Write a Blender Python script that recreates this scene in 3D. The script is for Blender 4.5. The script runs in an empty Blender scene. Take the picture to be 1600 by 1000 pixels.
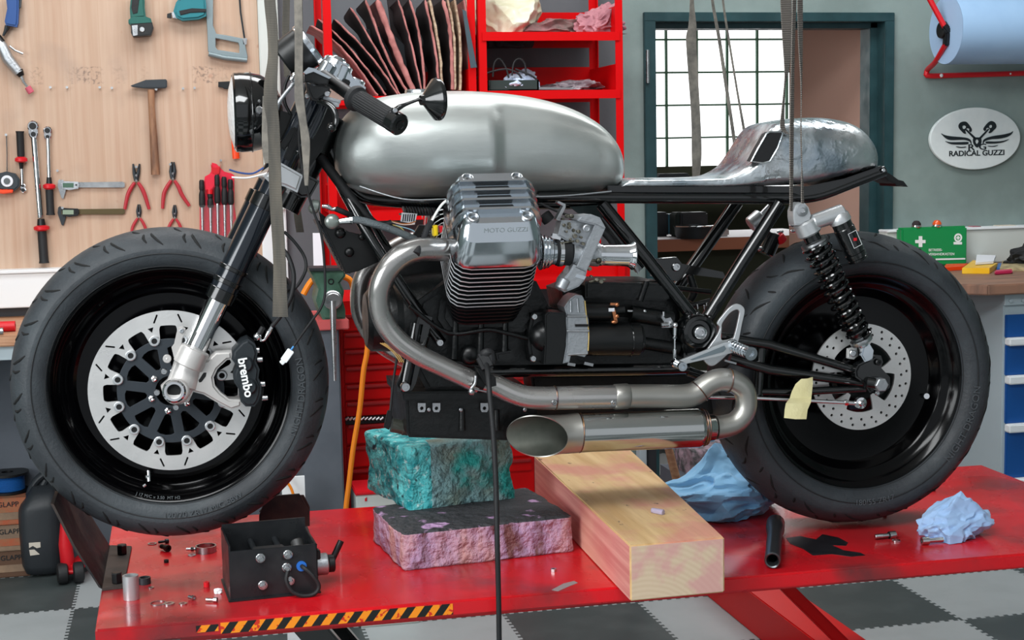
import bpy, bmesh, math, random
from math import sin, cos, pi, radians, sqrt, atan2
from mathutils import Vector as V, Matrix as M, noise as NZ
random.seed(7)
sc = bpy.context.scene
# ---------------------------------------------------------------- camera
FPX = 2300.0
YAW, PIT, ROLL = radians(12.5), radians(6.35), radians(1.15)
CAM = V((0.03267, -2.99512, 1.4))
FW = V((sin(YAW)*cos(PIT), cos(YAW)*cos(PIT), -sin(PIT)))
_r0 = V((cos(YAW), -sin(YAW), 0)); _u0 = _r0.cross(FW)
RT = _r0*cos(ROLL) - _u0*sin(ROLL)
UP = _u0*cos(ROLL) + _r0*sin(ROLL)
cd = bpy.data.cameras.new('camera'); cam = bpy.data.objects.new('camera', cd)
sc.collection.objects.link(cam); sc.camera = cam
cd.sensor_width = 36; cd.lens = 36*FPX/1600; cd.clip_start = .05; cd.clip_end = 100
cam.matrix_world = M(((RT.x, UP.x, -FW.x, CAM.x), (RT.y, UP.y, -FW.y, CAM.y), (RT.z, UP.z, -FW.z, CAM.z), (0, 0, 0, 1)))
# ---------------------------------------------------------------- world + lights
w = bpy.data.worlds.new('world'); sc.world = w; w.use_nodes = True
bg = w.node_tree.nodes['Background']; bg.inputs[0].default_value = (.88, .94, 1, 1); bg.inputs[1].default_value = .64
def area(name, loc, tgt, sx, sy, power, col=(1, 1, 1)):
    l = bpy.data.lights.new(name, 'AREA'); l.shape = 'RECTANGLE'; l.size = sx; l.size_y = sy; l.energy = power; l.color = col
    o = bpy.data.objects.new(name, l); sc.collection.objects.link(o); o.location = loc
    o.rotation_euler = (V(tgt)-V(loc)).to_track_quat('-Z', 'Y').to_euler()
    return o
area('overhead_fill_front', (-.6, -1.9, 3.3), (.2, -.6, .6), 2.6, 1.1, 122, (.96, .985, 1))  # added fill lamp hung under the closed ceiling, no roof opening above
area('overhead_fill_back', (1.2, 1.0, 3.35), (1.2, 1.6, 0), 4.2, .9, 88, (.97, .99, 1))  # second added overhead fill, for the rear of the room
area('window_light', (-3.25, -2.6, 1.9), (.4, 0, .9), 2.6, 1.8, 128, (.95, .98, 1))
area('far_room_light', (3.4, 4.6, 2.6), (3.4, 4.4, 0), 1.4, .8, 22, (1, .97, .93))
sc.view_settings.view_transform = 'Standard'; sc.view_settings.look = 'None'
sc.view_settings.gamma = 1; sc.view_settings.exposure = -0.07; sc.view_settings.use_curve_mapping = False

# ---------------------------------------------------------------- pixel <-> place
def ray(px, py): return FW + RT*((px-800)/FPX) + UP*((500-py)/FPX)
def W(px, py, y): d = ray(px, py); return CAM + d*((y-CAM.y)/d.y)
def WZ(px, py, z): d = ray(px, py); return CAM + d*((z-CAM.z)/d.z)
def WX(px, py, x): d = ray(px, py); return CAM + d*((x-CAM.x)/d.x)
def pxm(p): return (V(p)-CAM).dot(FW)/FPX        # metres per pixel at p
BY = .06; TT = .55; WY = 2.45
def q(px, py, dy=0): return W(px, py, BY+dy)
def qs(pts, dy): return [q(a, b, dy) for a, b in pts]

# ---------------------------------------------------------------- materials
def C(r, g, b):
    f = lambda c: ((c/255+.055)/1.055)**2.4 if c > 10 else c/255/12.92
    return (f(r), f(g), f(b), 1)
MATS = {}
def mat(name, col, rough=.5, metal=0, coat=0, bump=0, bs=60, col2=None, ns=6, lo=.4, hi=.62, st=(1, 1, 1), rv=0, rs=20, detail=4, emit=0, spec=.5, aniso=0, trans=0, alpha=1, ior=1.45, sheen=0):
    m = bpy.data.materials.new(name); m.use_nodes = True; MATS[name] = m
    nt = m.node_tree; N = nt.nodes; L = nt.links; b = N['Principled BSDF']
    I = b.inputs
    I['Base Color'].default_value = C(*col) if max(col) > 1 else (*col, 1)
    I['Roughness'].default_value = rough; I['Metallic'].default_value = metal
    I['Coat Weight'].default_value = coat; I['Coat Roughness'].default_value = .06
    I['Specular IOR Level'].default_value = spec; I['IOR'].default_value = ior
    I['Transmission Weight'].default_value = trans; I['Alpha'].default_value = alpha
    I['Sheen Weight'].default_value = sheen; I['Anisotropic'].default_value = aniso
    if emit: I['Emission Color'].default_value = I['Base Color'].default_value; I['Emission Strength'].default_value = emit
    if bump or col2 or rv:
        tc = N.new('ShaderNodeTexCoord'); mp = N.new('ShaderNodeMapping'); mp.inputs['Scale'].default_value = st
        L.new(tc.outputs['Object'], mp.inputs[0])
        def nz(s, d=detail):
            n = N.new('ShaderNodeTexNoise'); n.inputs['Scale'].default_value = s; n.inputs['Detail'].default_value = d
            n.inputs['Roughness'].default_value = .6
            L.new(mp.outputs[0], n.inputs['Vector']); return n
        if col2:
            n = nz(ns); mr = N.new('ShaderNodeMapRange'); mr.inputs[1].default_value = lo; mr.inputs[2].default_value = hi
            L.new(n.outputs[0], mr.inputs[0]); mx = N.new('ShaderNodeMix'); mx.data_type = 'RGBA'
            mx.inputs[6].default_value = C(*col); mx.inputs[7].default_value = C(*col2)
            L.new(mr.outputs[0], mx.inputs[0]); L.new(mx.outputs[2], I['Base Color'])
        if rv:
            n = nz(rs); mr = N.new('ShaderNodeMapRange'); mr.inputs[1].default_value = .3; mr.inputs[2].default_value = .7
            mr.inputs[3].default_value = max(.02, rough-rv); mr.inputs[4].default_value = rough+rv
            L.new(n.outputs[0], mr.inputs[0]); L.new(mr.outputs[0], I['Roughness'])
        if bump:
            n = nz(bs); bp = N.new('ShaderNodeBump'); bp.inputs['Strength'].default_value = bump; bp.inputs['Distance'].default_value = .01
            L.new(n.outputs[0], bp.inputs['Height']); L.new(bp.outputs[0], I['Normal'])
    return m

# ---------------------------------------------------------------- mesh builder
def cr(pts, n=6, closed=False):
    P = [V(p) for p in pts]; out = []; m = len(P)
    for i in range(m if closed else m-1):
        a, b, c, d = (P[(i-1) % m], P[i], P[(i+1) % m], P[(i+2) % m]) if closed else (P[max(i-1, 0)], P[i], P[i+1], P[min(i+2, m-1)])
        for k in range(n):
            t = k/n
            out.append(.5*((2*b)+(c-a)*t+(2*a-5*b+4*c-d)*t*t+(3*b-a-3*c+d)*t**3))
    if not closed: out.append(P[-1])
    return out
def lerp(a, b, t): return a+(b-a)*t
def frame(ax):
    ax = V(ax).normalized(); h = V((0, 0, 1)) if abs(ax.z) < .9 else V((1, 0, 0))
    u = ax.cross(h).normalized(); return u, ax.cross(u), ax
class B:
    def __init__(s): s.bm = bmesh.new()
    def merge(s, bm, bev=0, seg=2, T=None):
        if bev: bmesh.ops.bevel(bm, geom=bm.edges[:], offset=bev, segments=seg, affect='EDGES', clamp_overlap=True)
        if T: bm.transform(T)
        me = bpy.data.meshes.new('t'); bm.to_mesh(me); bm.free(); s.bm.from_mesh(me); bpy.data.meshes.remove(me)
        return s
    def box(s, c, d, rot=None, bev=0, seg=2):
        bm = bmesh.new(); bmesh.ops.create_cube(bm, size=1)
        bm.transform(M.Diagonal((d[0], d[1], d[2], 1)))
        T = M.Translation(V(c)) @ (rot.to_4x4() if rot is not None else M.Identity(4))
        return s.merge(bm, bev, seg, T)
    def bb(s, x0, x1, y0, y1, z0, z1, bev=0): return s.box(((x0+x1)/2, (y0+y1)/2, (z0+z1)/2), (abs(x1-x0), abs(y1-y0), abs(z1-z0)), None, bev)
    def bar(s, p0, p1, wd, ht, bev=0, up=(0, -1, 0)):
        p0, p1 = V(p0), V(p1); x = (p1-p0); l = x.length; x.normalize(); y = V(up)-x*x.dot(V(up)); y.normalize(); z = x.cross(y)
        R = M((x, y, z)).transposed()
        return s.box((p0+p1)/2, (l, wd, ht), R, bev)
    def prism(s, pts, y0, y1, bev=0, seg=2):       # pts world points (x,*,z)
        bm = bmesh.new(); a = [bm.verts.new((p[0], y0, p[-1])) for p in pts]; b = [bm.verts.new((p[0], y1, p[-1])) for p in pts]
        n = len(pts); bm.faces.new(a); bm.faces.new(b[::-1])
        for i in range(n): bm.faces.new((a[i], b[i], b[(i+1) % n], a[(i+1) % n]))
        bmesh.ops.recalc_face_normals(bm, faces=bm.faces[:])
        if bev:
            ed = [e for e in bm.edges if abs(e.verts[0].co.y-e.verts[1].co.y) < 1e-7]
            bmesh.ops.bevel(bm, geom=ed, offset=bev, segments=seg, affect='EDGES', clamp_overlap=True)
        return s.merge(bm)
    def rings(s, rows, closed=True, cap=True, flip=False):
        bm = s.bm; R = [[bm.verts.new(p) for p in r] for r in rows]; n = len(rows[0]); fs = []
        for i in range(len(R)-1):
            for j in range(n if closed else n-1):
                k = (j+1) % n; f = (R[i][j], R[i][k], R[i+1][k], R[i+1][j])
                try: fs.append(bm.faces.new(f))
                except ValueError: pass
        if cap and closed:
            try: fs.append(bm.faces.new(R[0][::-1])); fs.append(bm.faces.new(R[-1]))
            except ValueError: pass
        bmesh.ops.recalc_face_normals(bm, faces=fs)
        return s
    def tube(s, pts, r, n=12, cap=True, closed=False, flat=1, fu=None):
        P = [V(p) for p in pts]; m = len(P); rr = r if isinstance(r, (list, tuple)) else [r]*m; rows = []
        u = None
        for i in range(m):
            if closed: t = P[(i+1) % m]-P[i-1]
            else: t = P[min(i+1, m-1)]-P[max(i-1, 0)]
            t.normalize()
            if u is None: u = V(fu).normalized() if fu else frame(t)[0]
            u = (u-t*u.dot(t)).normalized(); v = t.cross(u)
            rows.append([P[i]+(u*cos(a)*flat+v*sin(a))*rr[i] for a in (2*pi*k/n for k in range(n))])
        if closed: rows.append(rows[0])
        return s.rings(rows, True, cap and not closed)
    def lathe(s, prof, o, ax, n=40, cap=False, close=False):
        u, v, a = frame(ax); o = V(o)
        if close: prof = list(prof)+[prof[0]]
        rows = [[o+a*h+(u*cos(t)+v*sin(t))*max(r, 1e-5) for t in (2*pi*k/n for k in range(n))] for r, h in prof]
        return s.rings(rows, True, cap)
    def cyl(s, p0, p1, r, r1=None, n=20, bev=0):
        p0, p1 = V(p0), V(p1); l = (p1-p0).length; r1 = r if r1 is None else r1
        if bev: pr = [(1e-5, 0), (r-bev, 0), (r, bev), (r1, l-bev), (r1-bev, l), (1e-5, l)]
        else: pr = [(r, 0), (r1, l)]
        return s.lathe(pr, p0, p1-p0, n, not bev)
    def sph(s, c, r, sc_=(1, 1, 1), n=16, T=None):
        bm = bmesh.new(); bmesh.ops.create_uvsphere(bm, u_segments=n, v_segments=max(6, n//2+2), radius=r)
        bm.transform(M.Translation(V(c)) @ (T.to_4x4() if T else M.Identity(4)) @ M.Diagonal((*sc_, 1)))
        return s.merge(bm)
    def hexn(s, c, ax, r, h, n=6, hole=0):
        c = V(c); ax = V(ax).normalized()
        if hole: return s.lathe([(r, 0), (r, h), (hole, h), (hole, h*.3), (1e-5, h*.3)], c, ax, n)
        return s.cyl(c, c+ax*h, r, n=n, bev=min(r*.15, h*.2))
    def build(s, name, m, parent=None, smooth=35, label=None, cat=None, group=None, kind=None, sub=0, disp=0, dscale=.1, bev=0, wn=False):
        bmesh.ops.remove_doubles(s.bm, verts=s.bm.verts[:], dist=1e-6)
        me = bpy.data.meshes.new(name); s.bm.to_mesh(me); s.bm.free()
        return mk(name, me, m, parent, smooth, label, cat, group, kind, sub, disp, dscale)
ORG = {}
def mk(name, me, m, parent=None, smooth=35, label=None, cat=None, group=None, kind=None, sub=0, disp=0, dscale=.1):
    o = bpy.data.objects.new(name, me); sc.collection.objects.link(o)
    if parent is None and kind != 'structure':
        vs = [v.co for v in me.vertices]
        org = V(((min(v.x for v in vs)+max(v.x for v in vs))/2, (min(v.y for v in vs)+max(v.y for v in vs))/2, min(v.z for v in vs)))
    elif parent is not None: org = ORG[parent.name]
    else: org = V((0, 0, 0))
    me.transform(M.Translation(-org)); ORG[o.name] = org.copy()
    if parent is not None: o.parent = parent
    else: o.location = org
    if m: me.materials.append(MATS[m] if isinstance(m, str) else m)
    if smooth:
        for p in me.polygons: p.use_smooth = True
        me.set_sharp_from_angle(angle=radians(smooth))
    if label: o['label'] = label
    if cat: o['category'] = cat
    if group: o['group'] = group
    if kind: o['kind'] = kind
    if sub:
        md = o.modifiers.new('sub', 'SUBSURF'); md.levels = sub; md.render_levels = sub
    return o
def thing(name, loc, label, cat, group=None):
    o = bpy.data.objects.new(name, None); sc.collection.objects.link(o); o.location = loc; o.empty_display_size = .05
    ORG[o.name] = V(loc); o['label'] = label; o['category'] = cat
    if group: o['group'] = group
    return o
def copy_thing(o, loc, rz=0, label=None, sc_=1):
    c = o.copy(); sc.collection.objects.link(c); c.location = loc; c.rotation_euler = (0, 0, rz); c.scale = (sc_,)*3
    ORG[c.name] = V(loc)
    if label: c['label'] = label
    for ch in [x for x in sc.objects if x.parent == o]:
        d = ch.copy(); sc.collection.objects.link(d); d.parent = c
        for g in [x for x in sc.objects if x.parent == ch]:
            e = g.copy(); sc.collection.objects.link(e); e.parent = d
    return c
def curve_mesh(loops, th, bev=0, seg=2):
    cu = bpy.data.curves.new('c', 'CURVE'); cu.dimensions = '2D'; cu.fill_mode = 'BOTH'; cu.extrude = max(th/2-bev, 1e-5); cu.bevel_depth = bev; cu.bevel_resolution = seg
    cu.offset = -bev
    for lp in loops:
        sp = cu.splines.new('POLY'); sp.points.add(len(lp)-1)
        for p, k in zip(sp.points, lp): p.co = (k[0], k[1], 0, 1)
        sp.use_cyclic_u = True
    o = bpy.data.objects.new('c', cu); sc.collection.objects.link(o)
    me = bpy.data.meshes.new_from_object(o)
    bpy.data.objects.remove(o); bpy.data.curves.remove(cu)
    return me
XZ = M(((1, 0, 0, 0), (0, 0, -1, 0), (0, 1, 0, 0), (0, 0, 0, 1)))  # local xy -> world xz, local z -> -y
def plate(name, loops, yf, th, m, parent=None, bev=0, T=None, **k):
    """flat part with holes. loops of (x,z) world pairs, front face at y=yf, thickness th going away"""
    me = curve_mesh([[(p[0], p[-1]) for p in lp] for lp in loops], th, bev)
    me.transform(M.Translation((0, yf+th/2, 0)) @ XZ)
    if T: me.transform(T)
    return mk(name, me, m, parent, **k)
def text(name, s, o, size, m, parent=None, right=(1, 0, 0), up=(0, 0, 1), th=.001, align='CENTER', sx=1, bold=0, **k):
    cu = bpy.data.curves.new('t', 'FONT'); cu.body = s; cu.size = size; cu.extrude = th/2; cu.align_x = align; cu.align_y = 'CENTER'; cu.offset = bold
    ob = bpy.data.objects.new('t', cu); sc.collection.objects.link(ob)
    me = bpy.data.meshes.new_from_object(ob); bpy.data.objects.remove(ob); bpy.data.curves.remove(cu)
    r = V(right).normalized(); u = V(up); u = (u-r*u.dot(r)).normalized(); n = r.cross(u); o = V(o)
    me.transform(M(((r.x, u.x, n.x, o.x), (r.y, u.y, n.y, o.y), (r.z, u.z, n.z, o.z), (0, 0, 0, 1))) @ M.Diagonal((sx, 1, 1, 1)))
    return mk(name, me, m, parent, smooth=0, **k)
def circ(c, r, n=32, a0=0): return [(c[0]+r*cos(a0+2*pi*k/n), c[1]+r*sin(a0+2*pi*k/n)) for k in range(n)]
def ribbon(name, pts, widths, m, th=.0022, n=6, parent=None, **k):
    """webbing: pts centre line (world), widths list of vectors half-width"""
    P = cr(pts, n); Wd = cr(widths, n); rows = []
    for i, (p, h) in enumerate(zip(P, Wd)):
        t = (P[min(i+1, len(P)-1)]-P[max(i-1, 0)]).normalized(); nn = t.cross(h).normalized()*th/2
        rows.append([p-h-nn, p+h-nn, p+h+nn, p-h+nn])
    b = B(); b.rings(rows); return b.build(name, m, parent, smooth=25, **k)
# ---------------------------------------------------------------- material library
mat('wall_grey', (134, 150, 147), .85, bump=.12, bs=35, col2=(120, 135, 132), ns=3)
mat('wall_grey_dark', (98, 100, 104), .85, bump=.12, bs=35)
mat('ceiling_white', (225, 225, 222), .9)
mat('tan_plaster', (196, 158, 142), .9, bump=.1, bs=30)
mat('dark_olive', (52, 56, 42), .9)
mat('door_green', (30, 58, 62), .4, rv=.1, col2=(38, 68, 72), ns=8)
mat('white_plastic', (232, 236, 238), .45)
mat('duct_grey', (200, 205, 200), .5)
mat('bench_grey', (92, 98, 106), .8, col2=(84, 90, 98))
mat('bench_wood', (190, 145, 112), .55, col2=(165, 118, 88), ns=8, st=(1, 12, 12))
mat('cabinet_grey', (176, 190, 196), .5, col2=(170, 184, 190), ns=2)
mat('drawer_blue', (8, 78, 150), .45)
mat('rack_red', (200, 3, 8), .42, spec=.18)
mat('chest_red', (200, 5, 8), .38, spec=.25)
mat('black_rubber', (26, 27, 29), .6, bump=.1, bs=90)
mat('black_plastic', (13, 14, 16), .4)
mat('black_gloss', (5, 6, 7), .12, coat=.8)
mat('black_paint', (7, 9, 10), .2, coat=.7)
mat('black_satin', (10, 12, 13), .36, rv=.1)
mat('black_engine', (9, 12, 13), .38, bump=.15, bs=80, rv=.1)
mat('steel', (178, 180, 182), .3, 1, rv=.1)
mat('bolt_steel', (200, 202, 204), .22, 1)
mat('chrome', (225, 226, 228), .06, 1)
mat('cast_alu', (176, 180, 184), .42, .85, bump=.15, bs=120)
mat('polished_alu', (205, 212, 218), .16, 1, rv=.06, rs=9)
mat('satin_silver', (205, 208, 210), .34, .75, bump=.05, bs=200)
mat('dark_steel', (62, 66, 70), .45, .7, rv=.1)
mat('red_plastic', (205, 22, 34), .4)
mat('orange_plastic', (238, 70, 20), .4)
mat('green_tool', (14, 92, 82), .45)
mat('teal_tool', (20, 118, 128), .45)
mat('blue_tool', (22, 72, 138), .45)
mat('yellow_plastic', (235, 205, 30), .4)
mat('white_paper', (228, 230, 236), .8)
mat('lettering_white', (235, 238, 238), .6)
mat('lettering_black', (18, 30, 36), .6)
mat('lettering_grey', (92, 98, 100), .6)
mat('lettering_tire', (74, 80, 84), .7)
mat('lettering_red', (200, 60, 50), .5)
mat('lens_glass', (235, 240, 240), .05, trans=.5, ior=1.3)
mat('cord_orange', (236, 132, 20), .5)
mat('hammer_wood', (158, 116, 86), .6, col2=(110, 78, 60), ns=30, st=(1, 1, .2))
mat('floor_dark_rubber', (58, 62, 62), .8)

def nodes_mat(name, rough=.5, metal=0, coat=0):
    m = bpy.data.materials.new(name); m.use_nodes = True; MATS[name] = m
    N = m.node_tree.nodes; L = m.node_tree.links; b = N['Principled BSDF']
    b.inputs['Roughness'].default_value = rough; b.inputs['Metallic'].default_value = metal; b.inputs['Coat Weight'].default_value = coat
    tc = N.new('ShaderNodeTexCoord'); sx = N.new('ShaderNodeSeparateXYZ'); L.new(tc.outputs['Object'], sx.inputs[0])
    def math_(op, a, b_=None, c=None):
        n = N.new('ShaderNodeMath'); n.operation = op
        for i, v in enumerate((a, b_, c)):
            if v is None: continue
            if isinstance(v, (int, float)): n.inputs[i].default_value = v
            else: L.new(v, n.inputs[i])
        return n.outputs[0]
    def mix(f, a, c):
        n = N.new('ShaderNodeMix'); n.data_type = 'RGBA'
        if isinstance(f, (int, float)): n.inputs[0].default_value = f
        else: L.new(f, n.inputs[0])
        for i, v in ((6, a), (7, c)):
            if isinstance(v, tuple): n.inputs[i].default_value = C(*v)
            else: L.new(v, n.inputs[i])
        return n.outputs[2]
    def noise(s, st=(1, 1, 1), d=4, lo=.4, hi=.6, vec=None):
        mp = N.new('ShaderNodeMapping'); mp.inputs['Scale'].default_value = st; L.new(vec or tc.outputs['Object'], mp.inputs[0])
        n = N.new('ShaderNodeTexNoise'); n.inputs['Scale'].default_value = s; n.inputs['Detail'].default_value = d; L.new(mp.outputs[0], n.inputs[0])
        mr = N.new('ShaderNodeMapRange'); mr.inputs[1].default_value = lo; mr.inputs[2].default_value = hi; L.new(n.outputs[0], mr.inputs[0])
        return mr.outputs[0]
    def bump(h, s=.3, d=.01):
        n = N.new('ShaderNodeBump'); n.inputs['Strength'].default_value = s; n.inputs['Distance'].default_value = d
        L.new(h, n.inputs['Height']); L.new(n.outputs[0], b.inputs['Normal'])
    return m, b, L, sx.outputs, math_, mix, noise, bump
# floor tiles with interlocking teeth
m, b, L, s, mt, mix, noise, bump = nodes_mat('floor_tiles', .55)
TL = .4345
xw = mt('ADD', s[0], mt('MULTIPLY', mt('SIGN', mt('SINE', mt('MULTIPLY', s[1], 2*pi/.03))), .0055))
yw = mt('ADD', s[1], mt('MULTIPLY', mt('SIGN', mt('SINE', mt('MULTIPLY', s[0], 2*pi/.03))), .0055))
ck = mt('PINGPONG', mt('ADD', mt('FLOOR', mt('DIVIDE', mt('SUBTRACT', xw, .9416), TL)), mt('FLOOR', mt('DIVIDE', mt('SUBTRACT', yw, 1.314), TL))), 1)
base = mix(ck, (158, 164, 165), (60, 68, 68))
L.new(mix(mt('MULTIPLY', noise(7, d=7, lo=.45, hi=.8), .22), base, (112, 118, 118)), b.inputs['Base Color'])
# plywood tool wall: upright boards, grain, knots, smudges
PZ_ = W(0, 423, WY-.02).z
m, b, L, s, mt, mix, noise, bump = nodes_mat('tool_wall_wood', .6)
board = mt('FRACT', mt('DIVIDE', s[0], .105)); seam = mt('LESS_THAN', board, .02)
c = mix(noise(4, (14, 14, .6), 5, .3, .7), (198, 170, 148), (184, 150, 126))
c = mix(mt('MULTIPLY', noise(1.2, (9, 1, .1), 2, .45, .6), .45), c, (188, 158, 134))
c = mix(noise(16, (1, 1, .7), 2, .72, .78), c, (170, 120, 96))
c = mix(mt('MULTIPLY', noise(5, (1, 1, 1), 8, .56, .72), .35), c, (150, 130, 118)); zb_ = W(120, 118, WY-.02).z; xa_, xb_ = W(66, 118, WY-.02).x, W(200, 118, WY-.02).x
band = mt('MULTIPLY', mt('COMPARE', s[2], zb_, .035), mt('COMPARE', s[0], (xa_+xb_)/2-ORG.get('t', 0), (xb_-xa_)/2)) if False else mt('COMPARE', s[2], zb_-PZ_, .03)
c = mix(mt('MULTIPLY', mt('MULTIPLY', band, noise(90, (1, 1, 1), 3, .5, .62)), mt('MULTIPLY', noise(7, (1, 0, 0), 1, .5, .6), .6)), c, (96, 80, 74))
c = mix(mt('MULTIPLY', seam, .35), c, (176, 138, 108))
L.new(c, b.inputs['Base Color'])
# lift paint
m, b, L, s, mt, mix, noise, bump = nodes_mat('lift_red', .22, coat=.15)
c = mix(noise(1.7, d=6, lo=.44, hi=.72), (212, 14, 28), (150, 40, 44))
c = mix(mt('MULTIPLY', noise(4.2, d=9, lo=.52, hi=.70), .85), c, (84, 42, 44))
L.new(c, b.inputs['Base Color']); L.new(mt('MULTIPLY_ADD', noise(6, lo=.3, hi=.7), .25, .16), b.inputs['Roughness'])
m, b, L, s, mt, mix, noise, bump = nodes_mat('hazard_tape', .45)
st_ = mt('GREATER_THAN', mt('FRACT', mt('DIVIDE', mt('SUBTRACT', s[0], mt('MULTIPLY', s[2], .75)), .0335)), .5)
c = mix(st_, (240, 140, 20), (20, 20, 18)); c = mix(mt('MULTIPLY', mt('SUBTRACT', 1, st_), noise(90, (1, 1, 1), 3, .58, .6)), c, (200, 40, 20))
L.new(c, b.inputs['Base Color'])
# wood beam
m, b, L, s, mt, mix, noise, bump = nodes_mat('beam_wood', .6)
c = mix(noise(3, (9, .8, 9), 4, .35, .65), (222, 190, 140), (196, 158, 108))
c = mix(mt('MULTIPLY', noise(7, d=6, lo=.5, hi=.66), .6), c, (206, 122, 122))
c = mix(noise(38, (1, .4, 1), 4, .70, .74), c, (90, 62, 52))
L.new(c, b.inputs['Base Color']); bump(noise(20, (1, .1, 1)), .12)
m, b, L, s, mt, mix, noise, bump = nodes_mat('beam_side', .6)
c = mix(noise(5, (3, .5, 14), 4, .35, .65), (226, 160, 148), (205, 124, 118)); c = mix(noise(2, lo=.5, hi=.75), c, (222, 186, 150))
L.new(c, b.inputs['Base Color'])
m, b, L, s, mt, mix, noise, bump = nodes_mat('beam_end', .7)
rr = mt('SQRT', mt('ADD', mt('POWER', mt('ADD', s[0], .07), 2), mt('POWER', mt('ADD', s[2], .1), 2)))
c = mix(mt('MULTIPLY', mt('PINGPONG', mt('MULTIPLY', mt('ADD', rr, mt('MULTIPLY', noise(8, d=2), .006)), 190), 1), .35), (212, 190, 162), (192, 162, 132)); c = mix(mt('MULTIPLY', noise(16, d=5, lo=.45, hi=.56), .6), c, (206, 140, 146))
L.new(c, b.inputs['Base Color'])
# foams
m, b, L, s, mt, mix, noise, bump = nodes_mat('foam_teal', .65)
c = mix(noise(30, d=6, lo=.36, hi=.6), (0, 150, 158), (110, 226, 228)); c = mix(noise(70, d=4, lo=.58, hi=.68), c, (200, 238, 236)); c = mix(noise(34, d=6, lo=.62, hi=.68), c, (4, 62, 74))
skin = mt('MULTIPLY', mt('LESS_THAN', s[1], -.068), mt('GREATER_THAN', s[0], -.04))
c2 = mix(noise(14, d=6, lo=.4, hi=.7), (132, 174, 178), (124, 138, 124)); c2 = mix(noise(9, d=6, lo=.56, hi=.66), c2, (40, 160, 152))
L.new(mix(skin, c, c2), b.inputs['Base Color']); bump(noise(45, d=6, lo=.2, hi=.8), .9, .02)
m, b, L, s, mt, mix, noise, bump = nodes_mat('foam_pink', .8)
c = mix(noise(9, (2, 2, .6), 6, .38, .62), (190, 142, 140), (172, 142, 178)); c = mix(noise(12, (1.5, 1.5, .5), 8, .58, .68), c, (112, 72, 72))
ge = m.node_tree.nodes.new('ShaderNodeNewGeometry'); sg_ = m.node_tree.nodes.new('ShaderNodeSeparateXYZ'); L.new(ge.outputs['True Normal'], sg_.inputs[0]); top = mt('GREATER_THAN', mt('ADD', sg_.outputs[2], mt('MULTIPLY', noise(20), .3)), .72)
ct = mix(noise(14, d=7, lo=.60, hi=.64), (58, 58, 62), (196, 156, 200))
L.new(mix(top, c, ct), b.inputs['Base Color']); bump(noise(40, d=6, lo=.2, hi=.8), .8, .02)
mat('foam_scrap', (150, 130, 140), .9, col2=(70, 72, 72), ns=30, bump=.6, bs=60)
m, b, L, s, mt, mix, noise, bump = nodes_mat('webbing', .85)
c = mix(noise(14, (3, 3, .4), 3, .35, .65), (92, 87, 78), (64, 62, 58)); L.new(c, b.inputs['Base Color'])
bump(mt('SINE', mt('MULTIPLY', s[2], 2000)), .25, .003)
m, b, L, s, mt, mix, noise, bump = nodes_mat('webbing_ribbed', .8)
rb = mt('SINE', mt('MULTIPLY', s[2], 1700)); c = mix(mt('MULTIPLY_ADD', rb, .5, .5), (60, 56, 54), (150, 142, 134)); L.new(c, b.inputs['Base Color']); bump(rb, .5, .003)
mat('webbing_light', (118, 113, 105), .85, col2=(88, 85, 80), ns=30)
mat('cloth_blue', (130, 180, 216), .85, col2=(112, 164, 204), ns=5, sheen=.2)
mat('cloth_pale_blue', (158, 190, 228), .85, col2=(142, 176, 218), ns=8, sheen=.2)

# ---------------------------------------------------------------- setting
def st_obj(name, m, *boxes, bev=0, parent=None):
    b = B()
    for x in boxes: b.bb(*x, bev=bev)
    return b.build(name, m, parent, kind=None if parent else 'structure')
DX0, DX1 = W(1006, 200, WY).x, W(1393, 200, WY).x; DZ = W(1200, 20, WY).z
st_obj('floor', 'floor_tiles', (-3.4, 6.6, -5.2, 9, -.1, 0))
st_obj('ceiling', 'ceiling_white', (-3.4, 6.6, -5.2, 9, 3.45, 3.55))
XC = W(408, 100, WY).x
XSP = W(966, 80, WY).x
st_obj('wall_back_left', 'wall_grey_dark', (-3.4, XSP, WY, WY+.12, 0, 3.45))  # left stretch of the back wall in a darker grey
st_obj('wall_back', 'wall_grey', (XSP, DX0+.02, WY, WY+.12, 0, 3.45), (DX1-.02, 5.2, WY, WY+.12, 0, 3.45), (DX0+.02, DX1-.02, WY, WY+.12, DZ-.02, 3.45))
st_obj('wall_left', 'wall_grey', (-3.5, -3.4, -5.2, WY+.12, 0, .9), (-3.5, -3.4, -5.2, -4, .9, 3.45), (-3.5, -3.4, -1.2, WY+.12, .9, 3.45), (-3.5, -3.4, -4, -1.2, 2.9, 3.45))
st_obj('wall_right', 'wall_grey', (5.1, 5.2, -5.2, WY, 0, 3.45))
# door frame, passage and the room beyond
FYW = 5.9
def inY(x, y, Y): return W(x, y, Y)
fw = .03
dfr = st_obj('door_1', 'door_green', (DX0, DX0+.045, WY-.02, WY+.14, 0, DZ-.03), (DX1-.04, DX1, WY-.02, WY+.14, 0, DZ-.03), (DX0, DX1, WY-.02, WY+.14, DZ-.035, DZ),
             (DX0+.04, DX0+.055, WY+.05, WY+.14, 0, DZ-.03), (DX1-.07, DX1-.035, WY+.05, WY+.14, 0, DZ-.03), (DX0, DX1-.03, WY+.05, WY+.14, DZ-.055, DZ-.03), bev=.002)
ORG['door_1'] = V((0, 0, 0))
p = W(1011, 78, WY-.02); p2 = W(1011, 130, WY-.02)
B().bb(p.x-.006, p.x+.008, WY-.024, WY-.018, p2.z, p.z, bev=.001).cyl((p.x, WY-.026, p2.z), (p.x, WY-.026, p.z), .006, n=10).build('door_hinge', 'steel', dfr, label='bare metal door hinge')
px_ = W(1366, 100, WY+.14).x
st_obj('wall_passage', 'tan_plaster', (px_, px_+.12, WY+.12, WY+1.0, 0, 2.6))
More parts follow.
